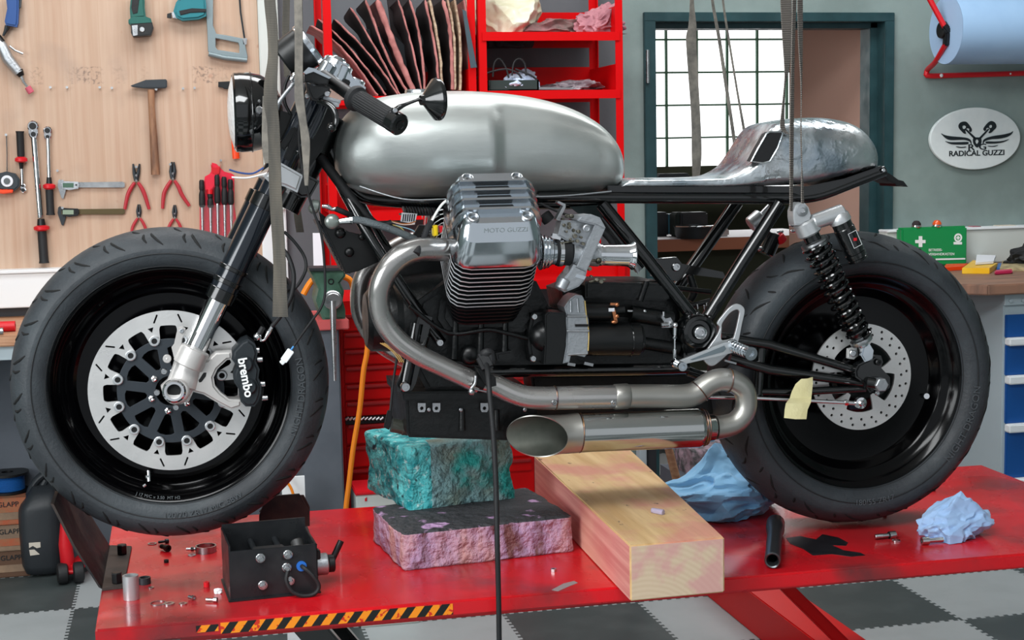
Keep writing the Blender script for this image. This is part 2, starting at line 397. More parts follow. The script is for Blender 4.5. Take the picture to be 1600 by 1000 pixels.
st_obj('wall_far', 'dark_olive', (.9, 6.6, FYW, FYW+.1, 0, W(1100, 259, FYW).z), (.9, 6.6, FYW, FYW+.1, W(1100, 41, FYW).z, 3.45))
st_obj('wall_far_side', 'tan_plaster', (.8, .9, WY+.12, FYW+.1, 0, 3.45), (6.5, 6.6, WY+.12, FYW+.1, 0, 3.45))
mat('window_daylight', (250, 253, 255), .3, emit=2.2)
gz0, gz1 = W(1100, 259, FYW).z, W(1100, 41, FYW).z
gx0 = W(1041.8, 150, FYW).x; cw = W(1089.5, 150, FYW).x-gx0; gz = W(1110, 214.5, FYW).z; chh = W(1110, 163.8, FYW).z-gz
wn = st_obj('window_1', 'window_daylight', (.9, 6.5, FYW+.02, FYW+.1, gz0, gz1)); ORG['window_1'] = V((0, 0, 0))
b = B()
for i in range(-9, 16): b.bb(gx0+i*cw-.006, gx0+i*cw+.006, FYW-.005, FYW+.04, gz0, gz1)
for j in range(-2, 6):
    z = gz+j*chh
    if gz0 < z < gz1: b.bb(.9, 6.5, FYW-.006, FYW+.04, z-.0055, z+.0055)
mat('mortar', (60, 92, 72), .8); b.build('window_frame', 'mortar', wn)
# plywood tool wall, duct
PZ = W(0, 423, WY-.02).z
pegb = B().bb(-3.3, W(405, 100, WY-.02).x, WY-.02, WY, PZ, 3.2).build('tool_wall_panel', 'tool_wall_wood', label='pale wooden tool wall covering the left of the grey wall', cat='tool board')
B().bb(W(406, 100, WY-.05).x, W(437, 100, WY-.05).x, WY-.05, WY, W(410, 330, WY-.05).z, 3.2, bev=.004).build('cable_duct', 'duct_grey', label='pale grey upright cable duct beside the wooden tool wall', cat='cable duct')
a, c_ = W(440, 322, WY-.03), W(452, 470, WY-.03)
B().bb(W(408, 330, WY-.03).x, c_.x, WY-.03, WY, .6, a.z, bev=.003).build('wall_panel', 'white_plastic', label='narrow white panel on the wall behind the front wheel', cat='panel')
# white trunking left, bench left
z0, z1 = W(0, 482, WY-.09).z, W(0, 428, WY-.09).z
tr = thing('cable_trunking', ((W(0, 450, WY).x-.6), WY-.05, z0), 'white cable trunking running along under the tool wall', 'trunking')
B().bb(-2.2, W(408, 450, WY-.09).x, WY-.09, WY, z0, z1, bev=.003).build('trunking_body', 'white_plastic', tr)
B().bb(-2.2, W(408, 450, WY-.09).x, WY-.1, WY, z1, z1+.012, bev=.002).build('lid', 'white_plastic', tr)
zb = W(0, 482, WY-.03).z - .03; yb_ = WZ(50, 521, zb).y; hb = abs(W(50, 521, yb_).z-W(50, 540, yb_).z)
wb = thing('workbench', (-.8, WY-.3, 0), 'wooden-topped workbench behind the front wheel under the white trunking', 'workbench')
B().bb(-2.2, .30, yb_, WY-.02, zb-hb, zb, bev=.004).build('worktop', 'bench_wood', wb)
B().bb(-2.2, .29, yb_+.02, WY-.05, zb-hb-.045, zb-hb, bev=.002).build('bench_rail', 'cabinet_grey', wb)
B().bb(-2.2, .27, WY-.1, WY-.05, 0, zb-hb-.045).build('bench_body', 'bench_grey', wb)
# red pipes lying on the bench
def pipe(x0, x1, y, px_r, m, lab, nm, cat='pipe'):
    zc = zb+px_r; b = B(); b.lathe([(px_r, 0), (px_r, x1-x0), (px_r*.6, x1-x0), (px_r*.6, x1-x0-.05), (1e-5, x1-x0-.05)], (x0, y, zc), (1, 0, 0), 24); return b.build(nm, m, label=lab, cat=cat)
e = WZ(24, 508, zb+.02); pipe(e.x-.5, e.x, e.y, .017, 'red_plastic', 'red hollow pipe lying on the left workbench', 'pipe')
e = WZ(8, 515, zb+.01); pipe(e.x-.4, e.x, e.y-.05, .011, 'steel', 'small bare steel pipe in front of the red pipe', 'pipe')
# right bench with cabinet
zr = W(1550, 408, WY).z; yr = WZ(1550, 445, zr).y; xr = WZ(1512, 446, zr).x; xe = 4.6; ht = zr-W(1560, 461, yr).z
mat('bench_top_brown', (150, 112, 92), .5, col2=(120, 92, 78), ns=6, st=(1, 6, 1)); mat('bench_edge', (176, 112, 84), .5)
rb_ = thing('workbench', (xr+.9, (yr+WY)/2, 0), 'workbench with brown wooden top, light grey cabinet and blue drawers at the right', 'workbench')
b = B(); b.bm.free(); b.bm = bmesh.new()
def slab(pts, z0, z1, bev=0):
    bm = bmesh.new(); A = [bm.verts.new((p[0], p[1], z0)) for p in pts]; D = [bm.verts.new((p[0], p[1], z1)) for p in pts]; n = len(pts)
    bm.faces.new(A[::-1]); bm.faces.new(D)
    for i in range(n): bm.faces.new((A[i], A[(i+1) % n], D[(i+1) % n], D[i]))
    bmesh.ops.recalc_face_normals(bm, faces=bm.faces[:]); o = B(); return o.merge(bm, bev)
slab([(xr+.07, yr), (xe, yr), (xe, WY-.01), (xr-.32, WY-.01), (xr-.32, yr+.42)], zr-ht, zr, .004).build('worktop', 'bench_top_brown', rb_)
cf = yr+.05; cx0 = W(1566, 600, cf).x
B().bb(cx0, xe-.05, cf, WY-.05, .02, zr-ht-.0, bev=.003).build('cabinet_body', 'cabinet_grey', rb_)
p = W(1567, 463, cf); B().bb(p.x, xe-.1, cf-.012, cf, W(1580, 476, cf).z, zr-ht-.005).cyl((W(1575, 468, cf).x, cf-.02, p.z-.015), (W(1575, 468, cf).x, cf-.01, p.z-.015), .006, n=10).cyl((W(1594, 468, cf).x, cf-.02, p.z-.015), (W(1594, 468, cf).x, cf-.01, p.z-.015), .006, n=10).build('bench_bracket', 'cabinet_grey', rb_)
for ya, yb2, yc in ((491, 526, 538), (538, 585, 598), (598, 660, 673), (673, 745, 756)):
    x0 = W(1573, ya, cf-.012).x
    d = B().bb(x0, x0+.55, cf-.012, cf+.01, W(1590, yb2, cf).z, W(1590, ya, cf).z, bev=.002).build('drawer', 'drawer_blue', rb_)
    B().bb(x0, x0+.55, cf-.035, cf, W(1590, yc, cf).z, W(1590, yb2, cf).z, bev=.004).build('drawer_handle', 'white_plastic', d)
z0, z1 = W(1580, 404, WY-.07).z, W(1580, 357, WY-.07).z
tr = thing('cable_trunking', (4, WY-.05, z0), 'off-white cable trunking along the wall above the right workbench', 'trunking')
B().bb(W(1385, 380, WY-.07).x, 4.7, WY-.07, WY, zr, z1, bev=.003).build('trunking_body', 'duct_grey', tr)
B().bb(W(1385, 380, WY-.07).x, 4.7, WY-.078, WY, z1, z1+.01, bev=.002).build('lid', 'white_plastic', tr)

# ---------------------------------------------------------------- motorcycle lift
lift = thing('motorcycle_lift', (1, .14, 0), 'red steel motorcycle lift table carrying the motorcycle', 'lift table')
LX0, LX1 = -.158, 2.09
slab([(LX0, -.262), (LX1, -.288), (LX1+.01, .53), (LX0-.005, .557)], TT-.032, TT, .004).build('platform', 'lift_red', lift)
b = B(); b.bb(LX0+.15, LX1-.15, -.1, -.04, TT-.09, TT-.034); b.bb(LX0+.15, LX1-.15, .34, .4, TT-.09, TT-.034)
b.build('platform_rail', 'lift_red', lift)
for y in (.08, .34): B().bar((.20, y, TT-.06), (.52, y, .06), .04, .06, .004).build('lift_arm', 'black_paint', lift)
aa, ab = W(1216, 905, .34), W(1300, 988, .34); ad = (ab-aa).normalized(); B().bar((aa.x, .34, aa.z), (aa.x+ad.x*.62, .34, aa.z+ad.z*.62), .03, .03, .004).build('lift_arm', 'chest_red', lift)
B().bb(.45, 1.6, .05, .11, 0, .06, bev=.004).bb(.45, 1.6, .31, .37, 0, .06, bev=.004).build('base_frame', 'lift_red', lift)
e0 = WZ(1355, 1000, .12); e1 = WZ(1272, 1000, .12)
B().bb(e1.x, e0.x, .38, 1.6, 0, .12, bev=.003).build('outrigger', 'chest_red', lift)
p0, p1 = W(345, 985, -.272), W(708, 957, -.272)
zt = TT-.006
yfr = lambda x: -.262-.01157*(x+.158)
slab([(p0.x, yfr(p0.x)-.0009), (p1.x, yfr(p1.x)-.0009), (p1.x, yfr(p1.x)+.002), (p0.x, yfr(p0.x)+.002)], TT-.027, TT-.006).build('hazard_tape', 'hazard_tape', lift, label='black and orange striped tape')
slab([(p0.x-.045, yfr(p0.x)-.0006), (p0.x-.004, yfr(p0.x)-.0006), (p0.x-.004, yfr(p0.x)+.002), (p0.x-.045, yfr(p0.x)+.002)], TT-.021, TT-.008).build('tape_scrap', 'hazard_tape', lift, label='torn end of the striped tape')
mat('oil', (22, 24, 28), .35, col2=(34, 36, 40), ns=40)
ol = [(1228, 841), (1250, 838), (1275, 843), (1285, 835), (1310, 840), (1325, 848), (1322, 853), (1300, 852), (1318, 860), (1345, 864), (1352, 868), (1330, 870), (1300, 866), (1270, 868), (1255, 858), (1235, 850)]
slab([WZ(x, y, TT)[:2] for x, y in ol], TT, TT+.0006).build('oil_stain', 'oil', lift, label='black oil stain on the platform')
sl = [(862, 922), (880, 912), (897, 908), (903, 911), (890, 916), (872, 924)]
mat('scratch_grey', (150, 140, 140), .6); slab([WZ(x, y, TT)[:2] for x, y in sl], TT, TT+.0005).build('scratch', 'scratch_grey', lift, label='worn grey scratch near the edge')
# ================================================================ MOTORCYCLE
bike = thing('motorcycle', (.75, BY, TT), 'stripped black cafe racer motorcycle with bare aluminium tank and tail', 'motorcycle')
def tq(b, pts, wpx, n=14, sm=5, **k):
    """round tube through (px,py,dy) points, wpx = width in photo pixels (number or list)"""
    P = [q(*p) for p in pts]
    ws = wpx if isinstance(wpx, (list, tuple)) else [wpx]*len(P)
    rr = [w_/2*pxm(p) for w_, p in zip(ws, P)]
    if sm > 1:
        P2 = cr(P, sm); R2 = []
        for i in range(len(P2)):
            t = i/sm; j = min(int(t), len(rr)-2); R2.append(lerp(rr[j], rr[j+1], min(1, t-j)))
        P, rr = P2, R2
    return b.tube(P, rr, n, **k)
def bolt(px, py, dy, rpx, m='bolt_steel', h=.006, par=None, name='bolt', hole=True):
    c = q(px, py, dy); r = rpx*pxm(c)
    b = B().lathe([(r, 0), (r, h*.7), (r*.8, h), (r*.45, h), (r*.42, h*.4), (1e-5, h*.4)] if hole else [(r, 0), (r, h*.7), (r*.7, h), (1e-5, h)], c, (0, -1, 0), 16)
    return b.build(name, m, par or bike)
# ---------------- wheels
mat('tire_rubber', (44, 48, 52), .55, bump=.15, bs=150, col2=(56, 62, 66), ns=7, rv=.08)
mat('tire_side', (30, 32, 34), .6, bump=.1, bs=200)
mat('rim_black', (1, 1, 2), .16, coat=.12, rv=.02, spec=.22)
mat('disc_steel', (222, 221, 219), .34, .8, bump=.05, bs=200, rv=.08, rs=12)
mat('carrier_grey', (48, 54, 60), .45, .3)
mat('groove', (12, 13, 14), .8)
def wheel(cx, cz, R, W2, rimr, steer, front):
    ct = V((cx, BY, cz))
    # tyre of revolution round Y, then steered
    half = [(rimr, .70), (rimr+.006, .84), (rimr+.022, .97), (rimr+.038, 1.0), (R-.040, .99), (R-.032, .93), (R-.020, .78), (R-.010, .56), (R-.003, .28), (R, 0)]
    prof = [(r, -h*W2) for r, h in half]+[(r, h*W2) for r, h in half[-2::-1]]
    bm = B(); bm.lathe(prof, ct, (0, 1, 0), 110)
    S = M.Translation(ct) @ M.Rotation(steer, 4, 'Z') @ M.Translation(-ct)
    bm.bm.transform(S); tire = bm.build('tire', 'tire_rubber', bike, smooth=50)
    # raised bead line and sidewall band
    b = B()
    for rr_, hh in ((rimr+.004, .80), (rimr+.030, 1.0)):
        for sgn in (-1,): b.tube([ct+V((cos(a)*rr_, sgn*hh*W2*1.002, sin(a)*rr_)) for a in (2*pi*k/90 for k in range(90))], .0011, 6, closed=True)
    b.bm.transform(S); b.build('sidewall_rib', 'tire_side', tire)
    # tread grooves: slim dark inlays following the crown
    def crown(t, h):  # t angle, h -1..1 across
        hh = abs(h); pr = sorted([(b_, a_) for a_, b_ in half[4:]]); 
        for i in range(len(pr)-1):
            if pr[i][0] <= hh <= pr[i+1][0]:
                r = lerp(pr[i][1], pr[i+1][1], (hh-pr[i][0])/max(1e-6, pr[i+1][0]-pr[i][0])); break
        else: r = R-.04
        return ct+V((cos(t)*r, h*W2, sin(t)*r))
    b = B(); nrep = 24 if front else 18
    for k in range(nrep):
        t0 = 2*pi*k/nrep
        for sgn in (-1, 1):
            if front: segs = [((0, .93), (.045, .80), (.075, .62), (.08, .50)), ((.11, .86), (.13, .72), (.125, .55)), ((.15, .45), (.19, .30), (.2, .12))]
            else: segs = [((0, .95), (.05, .88), (.10, .80), (.16, .76)), ((.16, .70), (.20, .58), (.21, .45)), ((.27, .93), (.30, .80)), ((.06, .5), (.02, .3), (0, .1))]
            for sg in segs:
                pts = [crown(t0+(a if sgn < 0 else a+pi/nrep)*(1 if front else 1.0), sgn*h) for a, h in sg]
                P = cr(pts, 3)
                mid = len(P)//2; rr = [.0036*(.35+.65*sin(pi*(i+.5)/len(P))) for i in range(len(P))]
                b.tube([p+(ct-p).normalized()*.0016 for p in P], rr, 6, True)
    b.bm.transform(S); b.build('tread_groove', 'groove', tire, smooth=60, kind='stuff')
    # rim
    w2 = W2*.74
    pr = [(rimr-.012, -w2+.012), (rimr-.004, -w2-.001), (rimr+.001, -w2-.003), (rimr+.003, -w2+.002), (rimr-.001, -w2+.02), (rimr-.02, 0), (rimr-.001, w2-.02), (rimr+.002, w2), (rimr-.004, w2), (rimr-.014, w2-.012), (rimr-.03, w2-.03), (rimr-.034, .02),
          (.07, .012), (.045, w2*.6), (.0, w2*.6)]
    pf = [(.0, -w2*.75), (.036, -w2*.75), (.040, -w2*.55), (.055, -.022), (.10, -.016), (rimr-.052, -.020), (rimr-.046, -.026), (rimr-.036, -w2+.03), (rimr-.030, -w2+.024), (rimr-.024, -w2+.022), (rimr-.012, -w2+.012)]
    b = B(); b.lathe(pf+pr[1:], ct, (0, 1, 0), 96); b.bm.transform(S)
    rim = b.build('wheel_rim', 'rim_black', bike, smooth=40)
    for k in range(0):
        a = 2*pi*k/5+.5
        for da in (-.16, .16):
            p0 = ct+V((cos(a)*.045, -w2*.55, sin(a)*.045)); p1 = ct+V((cos(a+da)*(rimr-.05), -.024, sin(a+da)*(rimr-.05)))
            b.bar(p0, p1, .012, .022, .004)
    return ct, S, tire, rim
fc = q(268.5, 603, -.045); rc = q(1345, 586, -.06)
fct, FS, ftire, frim = wheel(fc.x, fc.z, .318, .062, .238, radians(-4), True)
rct, RS, rtire, rrim = wheel(rc.x, TT+.006+.331, .331, .094, .2385, 0, False)
# lettering on the tyres
def arc_text(s, ct, S, r, a0, size, y, m, parent, da=None, out=True, nm='tire_lettering'):
    cu = bpy.data.curves.new('t', 'FONT'); cu.body = s; cu.size = size; cu.extrude = .0006; cu.align_x = 'CENTER'; cu.align_y = 'CENTER'
    ob = bpy.data.objects.new('t', cu); sc.collection.objects.link(ob); me = bpy.data.meshes.new_from_object(ob); bpy.data.objects.remove(ob)
    for v in me.vertices:
        rr = r+(v.co.y if out else -v.co.y); an = a0+(-v.co.x if out else v.co.x)/r
        v.co = V((ct.x+cos(an)*rr, y-v.co.z, ct.z+sin(an)*rr))
    me.transform(S); return mk(nm, me, m, parent, smooth=0)
yf = BY-.0625
arc_text('NIGHT DRAGON', fct, FS, .2625, -.12, .021, yf, 'lettering_tire', ftire, out=False)
arc_text('120/70 ZR17 M/C 58W', fct, FS, .262, -1.35, .017, yf, 'lettering_tire', ftire, out=False)
yr_ = BY-.0945
arc_text('NIGHT DRAGON', rct, RS, .268, -.42, .024, yr_, 'lettering_tire', rtire, out=False)
arc_text('180/55 ZR17', rct, RS, .268, -1.5, .018, yr_, 'lettering_tire', rtire, out=False)
# front disc
def hexang(k, n, o=0): return o+2*pi*k/n
dy_f = BY-.082
def front_disc(yf_, mats=('disc_steel', 'carrier_grey')):
    c = (fct.x+.004, fct.z-.004); Ro = .1605; nb = 12; a_off = radians(90+15)
    inner = []
    for k in range(360):
        a = 2*pi*k/360; u = ((a-a_off)/(2*pi/nb)+.5) % 1-.5; d = abs(u)
        r = .0975 if d < .19 else (lerp(.0975, .118, (d-.19)/.03) if d < .22 else (lerp(.118, .131, sqrt((d-.22)/.06)) if d < .28 else .131))
        inner.append((c[0]+cos(a)*r, c[1]+sin(a)*r))
    loops = [circ(c, Ro, 96), inner]
    for k in range(nb):
        a = a_off+2*pi*k/nb; r1, r2 = .121, .131
        loops.append([(c[0]+cos(a+t)*r, c[1]+sin(a+t)*r) for r, t in ((r1, 0), (r2, .045), (r2, -.045))])
        a2 = a+.10*(1 if k % 2 else -1); tl = .55 if k % 2 else -.55
        m0 = V((c[0]+cos(a2)*.146, c[1]+sin(a2)*.146)); d = V((cos(a2+tl), sin(a2+tl))); n_ = V((-d.y, d.x))
        loops.append([tuple(m0+d*x+n_*y) for x, y in ((-.0085, -.0017), (.0085, -.0017), (.0097, 0), (.0085, .0017), (-.0085, .0017), (-.0097, 0))])
    o = plate('brake_disc', loops, yf_, .005, mats[0], bike, T=FS)
    co = [circ(c, .1045, 96), circ(c, .030, 24)]
    for k in range(10):
        a = 2*pi*k/10+.15; w_ = .20
        co.append([(c[0]+cos(a+t)*r, c[1]+sin(a+t)*r) for r, t in ((.050, -w_*.55), (.086, -w_), (.089, -w_*.6), (.090, 0), (.089, w_*.6), (.086, w_), (.050, w_*.55), (.047, 0))])
    car = plate('disc_carrier', co, yf_-.001, .006, mats[1], bike, bev=.0006, T=FS)
    for k in range(nb):
        a = a_off+2*pi*k/nb; p = FS @ V((c[0]+cos(a)*.1045, yf_-.006, c[1]+sin(a)*.1045))
        B().lathe([(.0105, 0.005), (.0105, 0), (.0090, -.0012), (.0058, -.0012), (.0052, .003)], p, (0, 1, 0), 22).build('disc_bobbin', 'satin_silver', o); B().lathe([(.0054, 0), (0, .0002)], p+V((0, -.0003, 0)), (0, 1, 0), 16).build('bobbin_bore', 'groove', o)
    for k in range(6):
        a = 2*pi*k/6+.35; p = FS @ V((c[0]+cos(a)*.040, yf_-.007, c[1]+sin(a)*.040))
        B().lathe([(.006, 0.005), (.006, .001), (.003, -.001), (.0, .001)], p, (0, 1, 0), 14).build('carrier_bolt', 'chrome', car)
front_disc(dy_f)
# rear disc
c = q(1346.5, 589, -.115); cc = (c.x, c.z); Rr = .117
loops = [circ(cc, Rr, 96)]
inn = []
for k in range(300):
    a = 2*pi*k/300; u = ((a-.25)/(2*pi/5)) % 1; d = abs(u-.5)
    inn.append((cc[0]+cos(a)*(.078 if d < .33 else lerp(.078, .046, min(1, (d-.33)/.09))), cc[1]+sin(a)*(.078 if d < .33 else lerp(.078, .046, min(1, (d-.33)/.09)))))
loops.append(inn)
for k in range(24):
    a = 2*pi*k/24
    for r, da in ((.094, .0), (.107, .07)): loops.append(circ((cc[0]+cos(a+da)*r, cc[1]+sin(a+da)*r), .0032, 10))
rd = plate('brake_disc', loops, c.y, .005, 'disc_steel', bike)
B().lathe([(.052, .012), (.050, 0), (.03, -.004), (.0, -.004)], (cc[0], c.y+.002, cc[1]), (0, 1, 0), 40).build('disc_carrier', 'rim_black', bike)
# valves and wheel lettering
b = B(); tq(b, [(232, 735, -.055), (233, 752, -.06)], 6, sm=1); tq(b, [(231, 742, -.056), (232, 746, -.056)], 9, sm=1); tq(b, [(224, 760, -.055), (228, 757, -.055)], 5, sm=1); b.build('tire_valve', 'chrome', frim)
b = B(); tq(b, [(1440, 617, -.09), (1448, 619, -.11)], 8, sm=1); tq(b, [(1446, 618.5, -.105), (1448, 619, -.115)], 9, sm=1); b.build('tire_valve', 'chrome', rrim)
arc_text('J 17 M/C x 3.50  MT H2', fct, FS, .229, -1.72, .009, BY-.0475, 'lettering_grey', frim, out=False, nm='rim_lettering')

# ---------------- fork (left leg in front, right leg behind)
mat('fork_black', (22, 28, 36), .16, .3, coat=.8)
def legpt(t, dy):   # t = photo y along the leg centre line
    return (302.0+(553-t)*.4773, t, dy)
for dy in (-.115, .105):
    L = lambda t: q(*legpt(t, -.115))+V((0, dy+.115, 0))
    def seg(b, t0, t1, wpx, n=28, bev=.001):
        a_, e_ = L(t0), L(t1); r = wpx/2*pxm(q(*legpt((t0+t1)/2, -.115))); b.cyl(a_, e_, r, n=n, bev=bev)
    b = B(); seg(b, 572, 448, 35, bev=0); b.build('fork_tube', 'chrome', bike, label='bright chrome lower fork tube')
    b = B(); seg(b, 460, 312, 44); seg(b, 318, 135, 36)
    up = b.build('fork_outer_tube', 'fork_black', bike)
    for t0, t1, wp in ((470, 452, 47), (444, 437, 48), (424, 418, 48), (326, 306, 47), (238, 232, 40)): b = B(); seg(b, t0, t1, wp); b.build('fork_collar', 'black_paint', up)
    b = B(); seg(b, 128, 112, 38, bev=.003); seg(b, 114, 106, 28, n=8); b.build('fork_cap', 'satin_silver', up)
# fork collar tab
# fork foot + caliper bracket
mat('foot_silver', (200, 197, 194), .38, .45, bump=.06, bs=220)
def foot(yf_, dyo):
    pts = [(283, 543), (291, 548), (316, 562), (324, 562), (337, 550), (362, 549), (363, 562), (355, 563), (340, 577), (334, 590), (336, 603), (345, 614), (358, 624), (378, 625), (377, 636), (361, 641), (340, 630), (318, 617), (302, 613), (296, 626), (284, 632), (272, 631), (262, 626), (254, 615), (251, 604), (262, 594), (269, 575), (275, 555)]
    body = [q(x, y, dyo) for x, y in pts]; b = B(); b.prism(body, BY+dyo, BY+dyo+.03, .005, 3)
    hole = None
    b.cyl(q(*legpt(572, dyo)), q(*legpt(545, dyo)), .030, .029, 28, .002)
    return b
o = foot(None, -.14); lugt = q(*legpt(600, -.118)); 
o.cyl(q(286, 603, -.118), q(*legpt(548, -.118)), .033, .0285, 30, .004)
o.cyl(q(276, 611, -.165), q(276, 611, -.11), .024, .027, 30, .003)
ftb = o.build('fork_foot', 'foot_silver', bike, smooth=40)
B().lathe([(.0225, .006), (.0225, -.004), (.019, -.008), (.0145, -.008), (.0135, .004), (0, .004)], q(272, 611, -.166), (0, 1, 0), 36).build('axle_nut', 'chrome', ftb)
B().lathe([(.013, .003), (.0, .0025)], q(272, 611, -.169), (0, 1, 0), 24).build('axle_bore', 'groove', ftb)
for x, y, r in ((261, 561, 6.5), (289, 622, 8)):
    c = q(x, y, -.142); B().cyl(c, c+V((0, .012, 0)), r*pxm(c), n=20, bev=.001).lathe([(r*.45*pxm(c), .001), (0, -.001)], c, (0, 1, 0), 14).build('foot_lug', 'foot_silver', ftb)
for x, y in ((256, 580), (245, 613), (275, 636)): bolt(x, y, -.12, 5, 'bolt_steel', .009, ftb)
b = B(); b.prism(qs([(268, 543), (272, 538), (276, 520), (279, 512), (285, 510), (290, 514), (290, 521), (285, 530), (283, 545), (281, 555), (272, 560)], -.145), BY-.145, BY-.133, .0012); b.build('speed_sensor_bracket', 'foot_silver', ftb); bolt(284, 517, -.146, 3.5, 'cast_alu', .002, ftb)
B().prism(qs([(310, 594), (318, 582), (323, 582), (322, 588), (315, 597), (311, 598)], -.1405), BY-.1405, BY-.139, .0005).build('bracket_slot', 'groove', ftb)
text('bracket_lettering', 'CORSE', q(300, 563, -.1475), .0095, 'lettering_red', ftb, right=(1, .12, -.22), up=(0, 0, 1))
# caliper
mat('caliper_black', (36, 42, 46), .5, .2, bump=.08, bs=200)
b = B()
cal = [(364, 549), (378, 534), (388, 530), (399, 538), (403, 552), (400, 565), (406, 578), (404, 592), (409, 602), (408, 616), (404, 628), (398, 636), (384, 636), (376, 628), (374, 610), (366, 598), (365, 584), (370, 572), (362, 562)]
b.prism(qs(cal, -.155), BY-.155, BY-.07, .006, 3)
caliper = b.build('brake_caliper', 'caliper_black', bike, smooth=40)
for x, y, r in ((383, 569, 13), (389, 604, 13)):
    c = q(x, y, -.155); B().cyl(c, c+V((0, -.008, 0)), r*pxm(c), r*.85*pxm(c), 28, .002).build('piston_cap', 'caliper_black', caliper)
for x, y in ((396, 547), (401, 562), (405, 600), (409, 622)):
    c = q(x, y, -.13); B().cyl(c, c+V((.012, 0, 0)), .006, n=14, bev=.001).build('caliper_bolt', 'bolt_steel', caliper)
text('caliper_lettering', 'brembo', q(383.5, 590, -.166), .0245, 'lettering_white', caliper, right=(q(387, 612, -.166)-q(379, 570, -.166)), up=(1, 0, .2), th=.001, bold=.0006)
# banjo + brake hose
b = B(); tq(b, [(397, 530, -.13), (404, 528, -.13), (408, 532, -.13), (413, 531, -.13), (416, 526, -.13), (420, 519, -.13), (425, 510, -.13)], [5, 6, 4, 4, 6, 8, 6]); b.sph(q(402, 526, -.135), .008); b.build('banjo_fitting', 'chrome', bike)
B().cyl(q(404, 524, -.13), q(411, 511, -.13), .006, .005, 12, .001).build('bleed_nipple_cap', 'black_rubber', bike)
b = B(); tq(b, [(425, 510, -.13), (441, 490, -.14), (455, 463, -.15), (459, 430, -.14), (451, 402, -.13), (440, 385, -.12), (430, 350, -.1), (436, 310, -.09)], 7); b.build('brake_hose', 'black_rubber', bike)
b = B(); tq(b, [(444, 362, -.1), (460, 378, -.1), (475, 400, -.1), (478, 420, -.11), (469, 440, -.12), (460, 452, -.12)], 5); b.build('brake_hose', 'black_rubber', bike)
# clutch / wiring line with white connector
b = B(); tq(b, [(478, 130, -.16), (470, 170, -.17), (467, 210, -.18), (470, 250, -.19), (478, 290, -.2), (490, 330, -.2), (501, 362, -.2), (506, 400, -.2), (508, 455, -.2), (502, 480, -.2), (488, 500, -.2), (470, 525, -.2), (459, 541, -.2)], 4); b.build('wiring_lead', 'black_rubber', bike)
b = B(); tq(b, [(459, 541, -.2), (453, 549, -.2)], 3, sm=1); b.build('wire', mat('wire_blue', (70, 140, 200), .5), bike)
b = B(); b.bar(q(455, 547, -.2), q(443, 564, -.2), .012, .014, .001, up=(0, -1, .2)); b.bar(q(447, 560, -.2), q(439, 568, -.2), .008, .009, .001); b.build('connector', 'white_plastic', bike)
# lower triple clamp, steering stem, head
b = B(); b.prism(qs([(412, 276), (439, 254), (474, 274), (465, 301), (446, 292), (420, 284)], -.15), BY-.15, BY+.14, .006, 3)
lowc = b.build('lower_fork_clamp', 'satin_silver', bike)
b = B(); tq(b, [(446, 326, 0), (470, 280, 0), (510, 205, 0), (522, 182, 0)], 44, sm=1, n=24); b.build('steering_head', 'black_paint', bike)
b = B(); b.prism(qs([(457, 300), (470, 268), (500, 283), (486, 308), (470, 309)], -.08), BY-.08, BY+.08, .006, 3); b.build('stem_base', 'black_paint', bike)
# middle black hardware between the fork and tank
b = B()
b.prism(qs([(478, 180), (492, 150), (515, 160), (524, 180), (512, 215), (500, 240), (484, 262), (468, 262), (470, 230)], -.06), BY-.06, BY+.06, .005)
b.prism(qs([(430, 170), (458, 178), (450, 200), (440, 220), (430, 215)], -.05), BY-.05, BY+.03, .003)
b.bar(q(440, 232, -.13), q(462, 200, -.13), .02, .014, .003); b.bar(q(448, 250, -.14), q(468, 205, -.14), .015, .016, .003)
b.build('head_bracket', 'black_satin', bike)
b = B(); tq(b, [(484, 215, -.15), (497, 190, -.15), (512, 152, -.15)], 12, sm=1); b.build('damper_rod', 'fork_black', bike)
# upper triple clamp: machined silver
b = B()
b.prism(qs([(497, 108), (506, 98), (524, 97), (541, 98), (548, 112), (552, 122), (560, 128), (572, 136), (570, 148), (557, 148), (545, 152), (532, 140), (514, 124), (500, 118)], -.15), BY-.15, BY+.13, .004)
b.cyl(q(521, 112, -.12), q(529, 94, -.12), .030, .027, 24, .003); b.cyl(q(527, 99, -.12), q(531, 90, -.12), .017, .015, 8, .002)
b.build('upper_fork_clamp', 'polished_alu', bike)
b = B()
b = None
for p0, p1, w__ in (((516, 100, -.14), (504, 122, -.14), 28), ((539, 103, -.135), (526, 136, -.135), 28), ((560, 124, -.13), (550, 150, -.13), 24)):
    a_, e_ = q(*p0), q(*p1); B().cyl(a_, e_, w__/2*pxm(a_), n=28, bev=.002).build('clamp_barrel', 'polished_alu', bike)
B().bar(q(536, 128, -.155), q(546, 132, -.155), .012, .014, .002).build('clamp_slot', 'black_satin', bike)
# clip-on, grip, controls
hp = lambda x, y, d=-.2: q(x, y, d)
bar0, bar1, bar2 = hp(505, 118, -.16), hp(553, 152, -.24), hp(616, 190, -.34)
b = B(); b.cyl(bar0, hp(550, 150, -.235), .0125, n=20); b.build('handlebar', 'black_satin', bike, label='bare black clip-on bar')
b = B(); r = .0185
d_ = (bar2-bar1); prof = [(0, 0), (r*1.25, 0), (r*1.35, .004), (r*1.3, .012), (r, .016)]
Lh = d_.length
for k in range(20):
    t = .018+k*(Lh-.024)/20
    prof += [(r, t)]
prof += [(r, Lh-.004), (0, Lh-.004)]
b.lathe(prof, bar1, d_, 28)
u, v_, a_ = frame(d_)
for k in range(26):
    an = 2*pi*k/26; o_ = (u*cos(an)+v_*sin(an))*r; b.tube([bar1+o_+a_*.022, bar1+o_+a_*(Lh-.01)], .0015, 5)
b.build('grip', 'black_rubber', bike, label='ribbed black rubber grip')
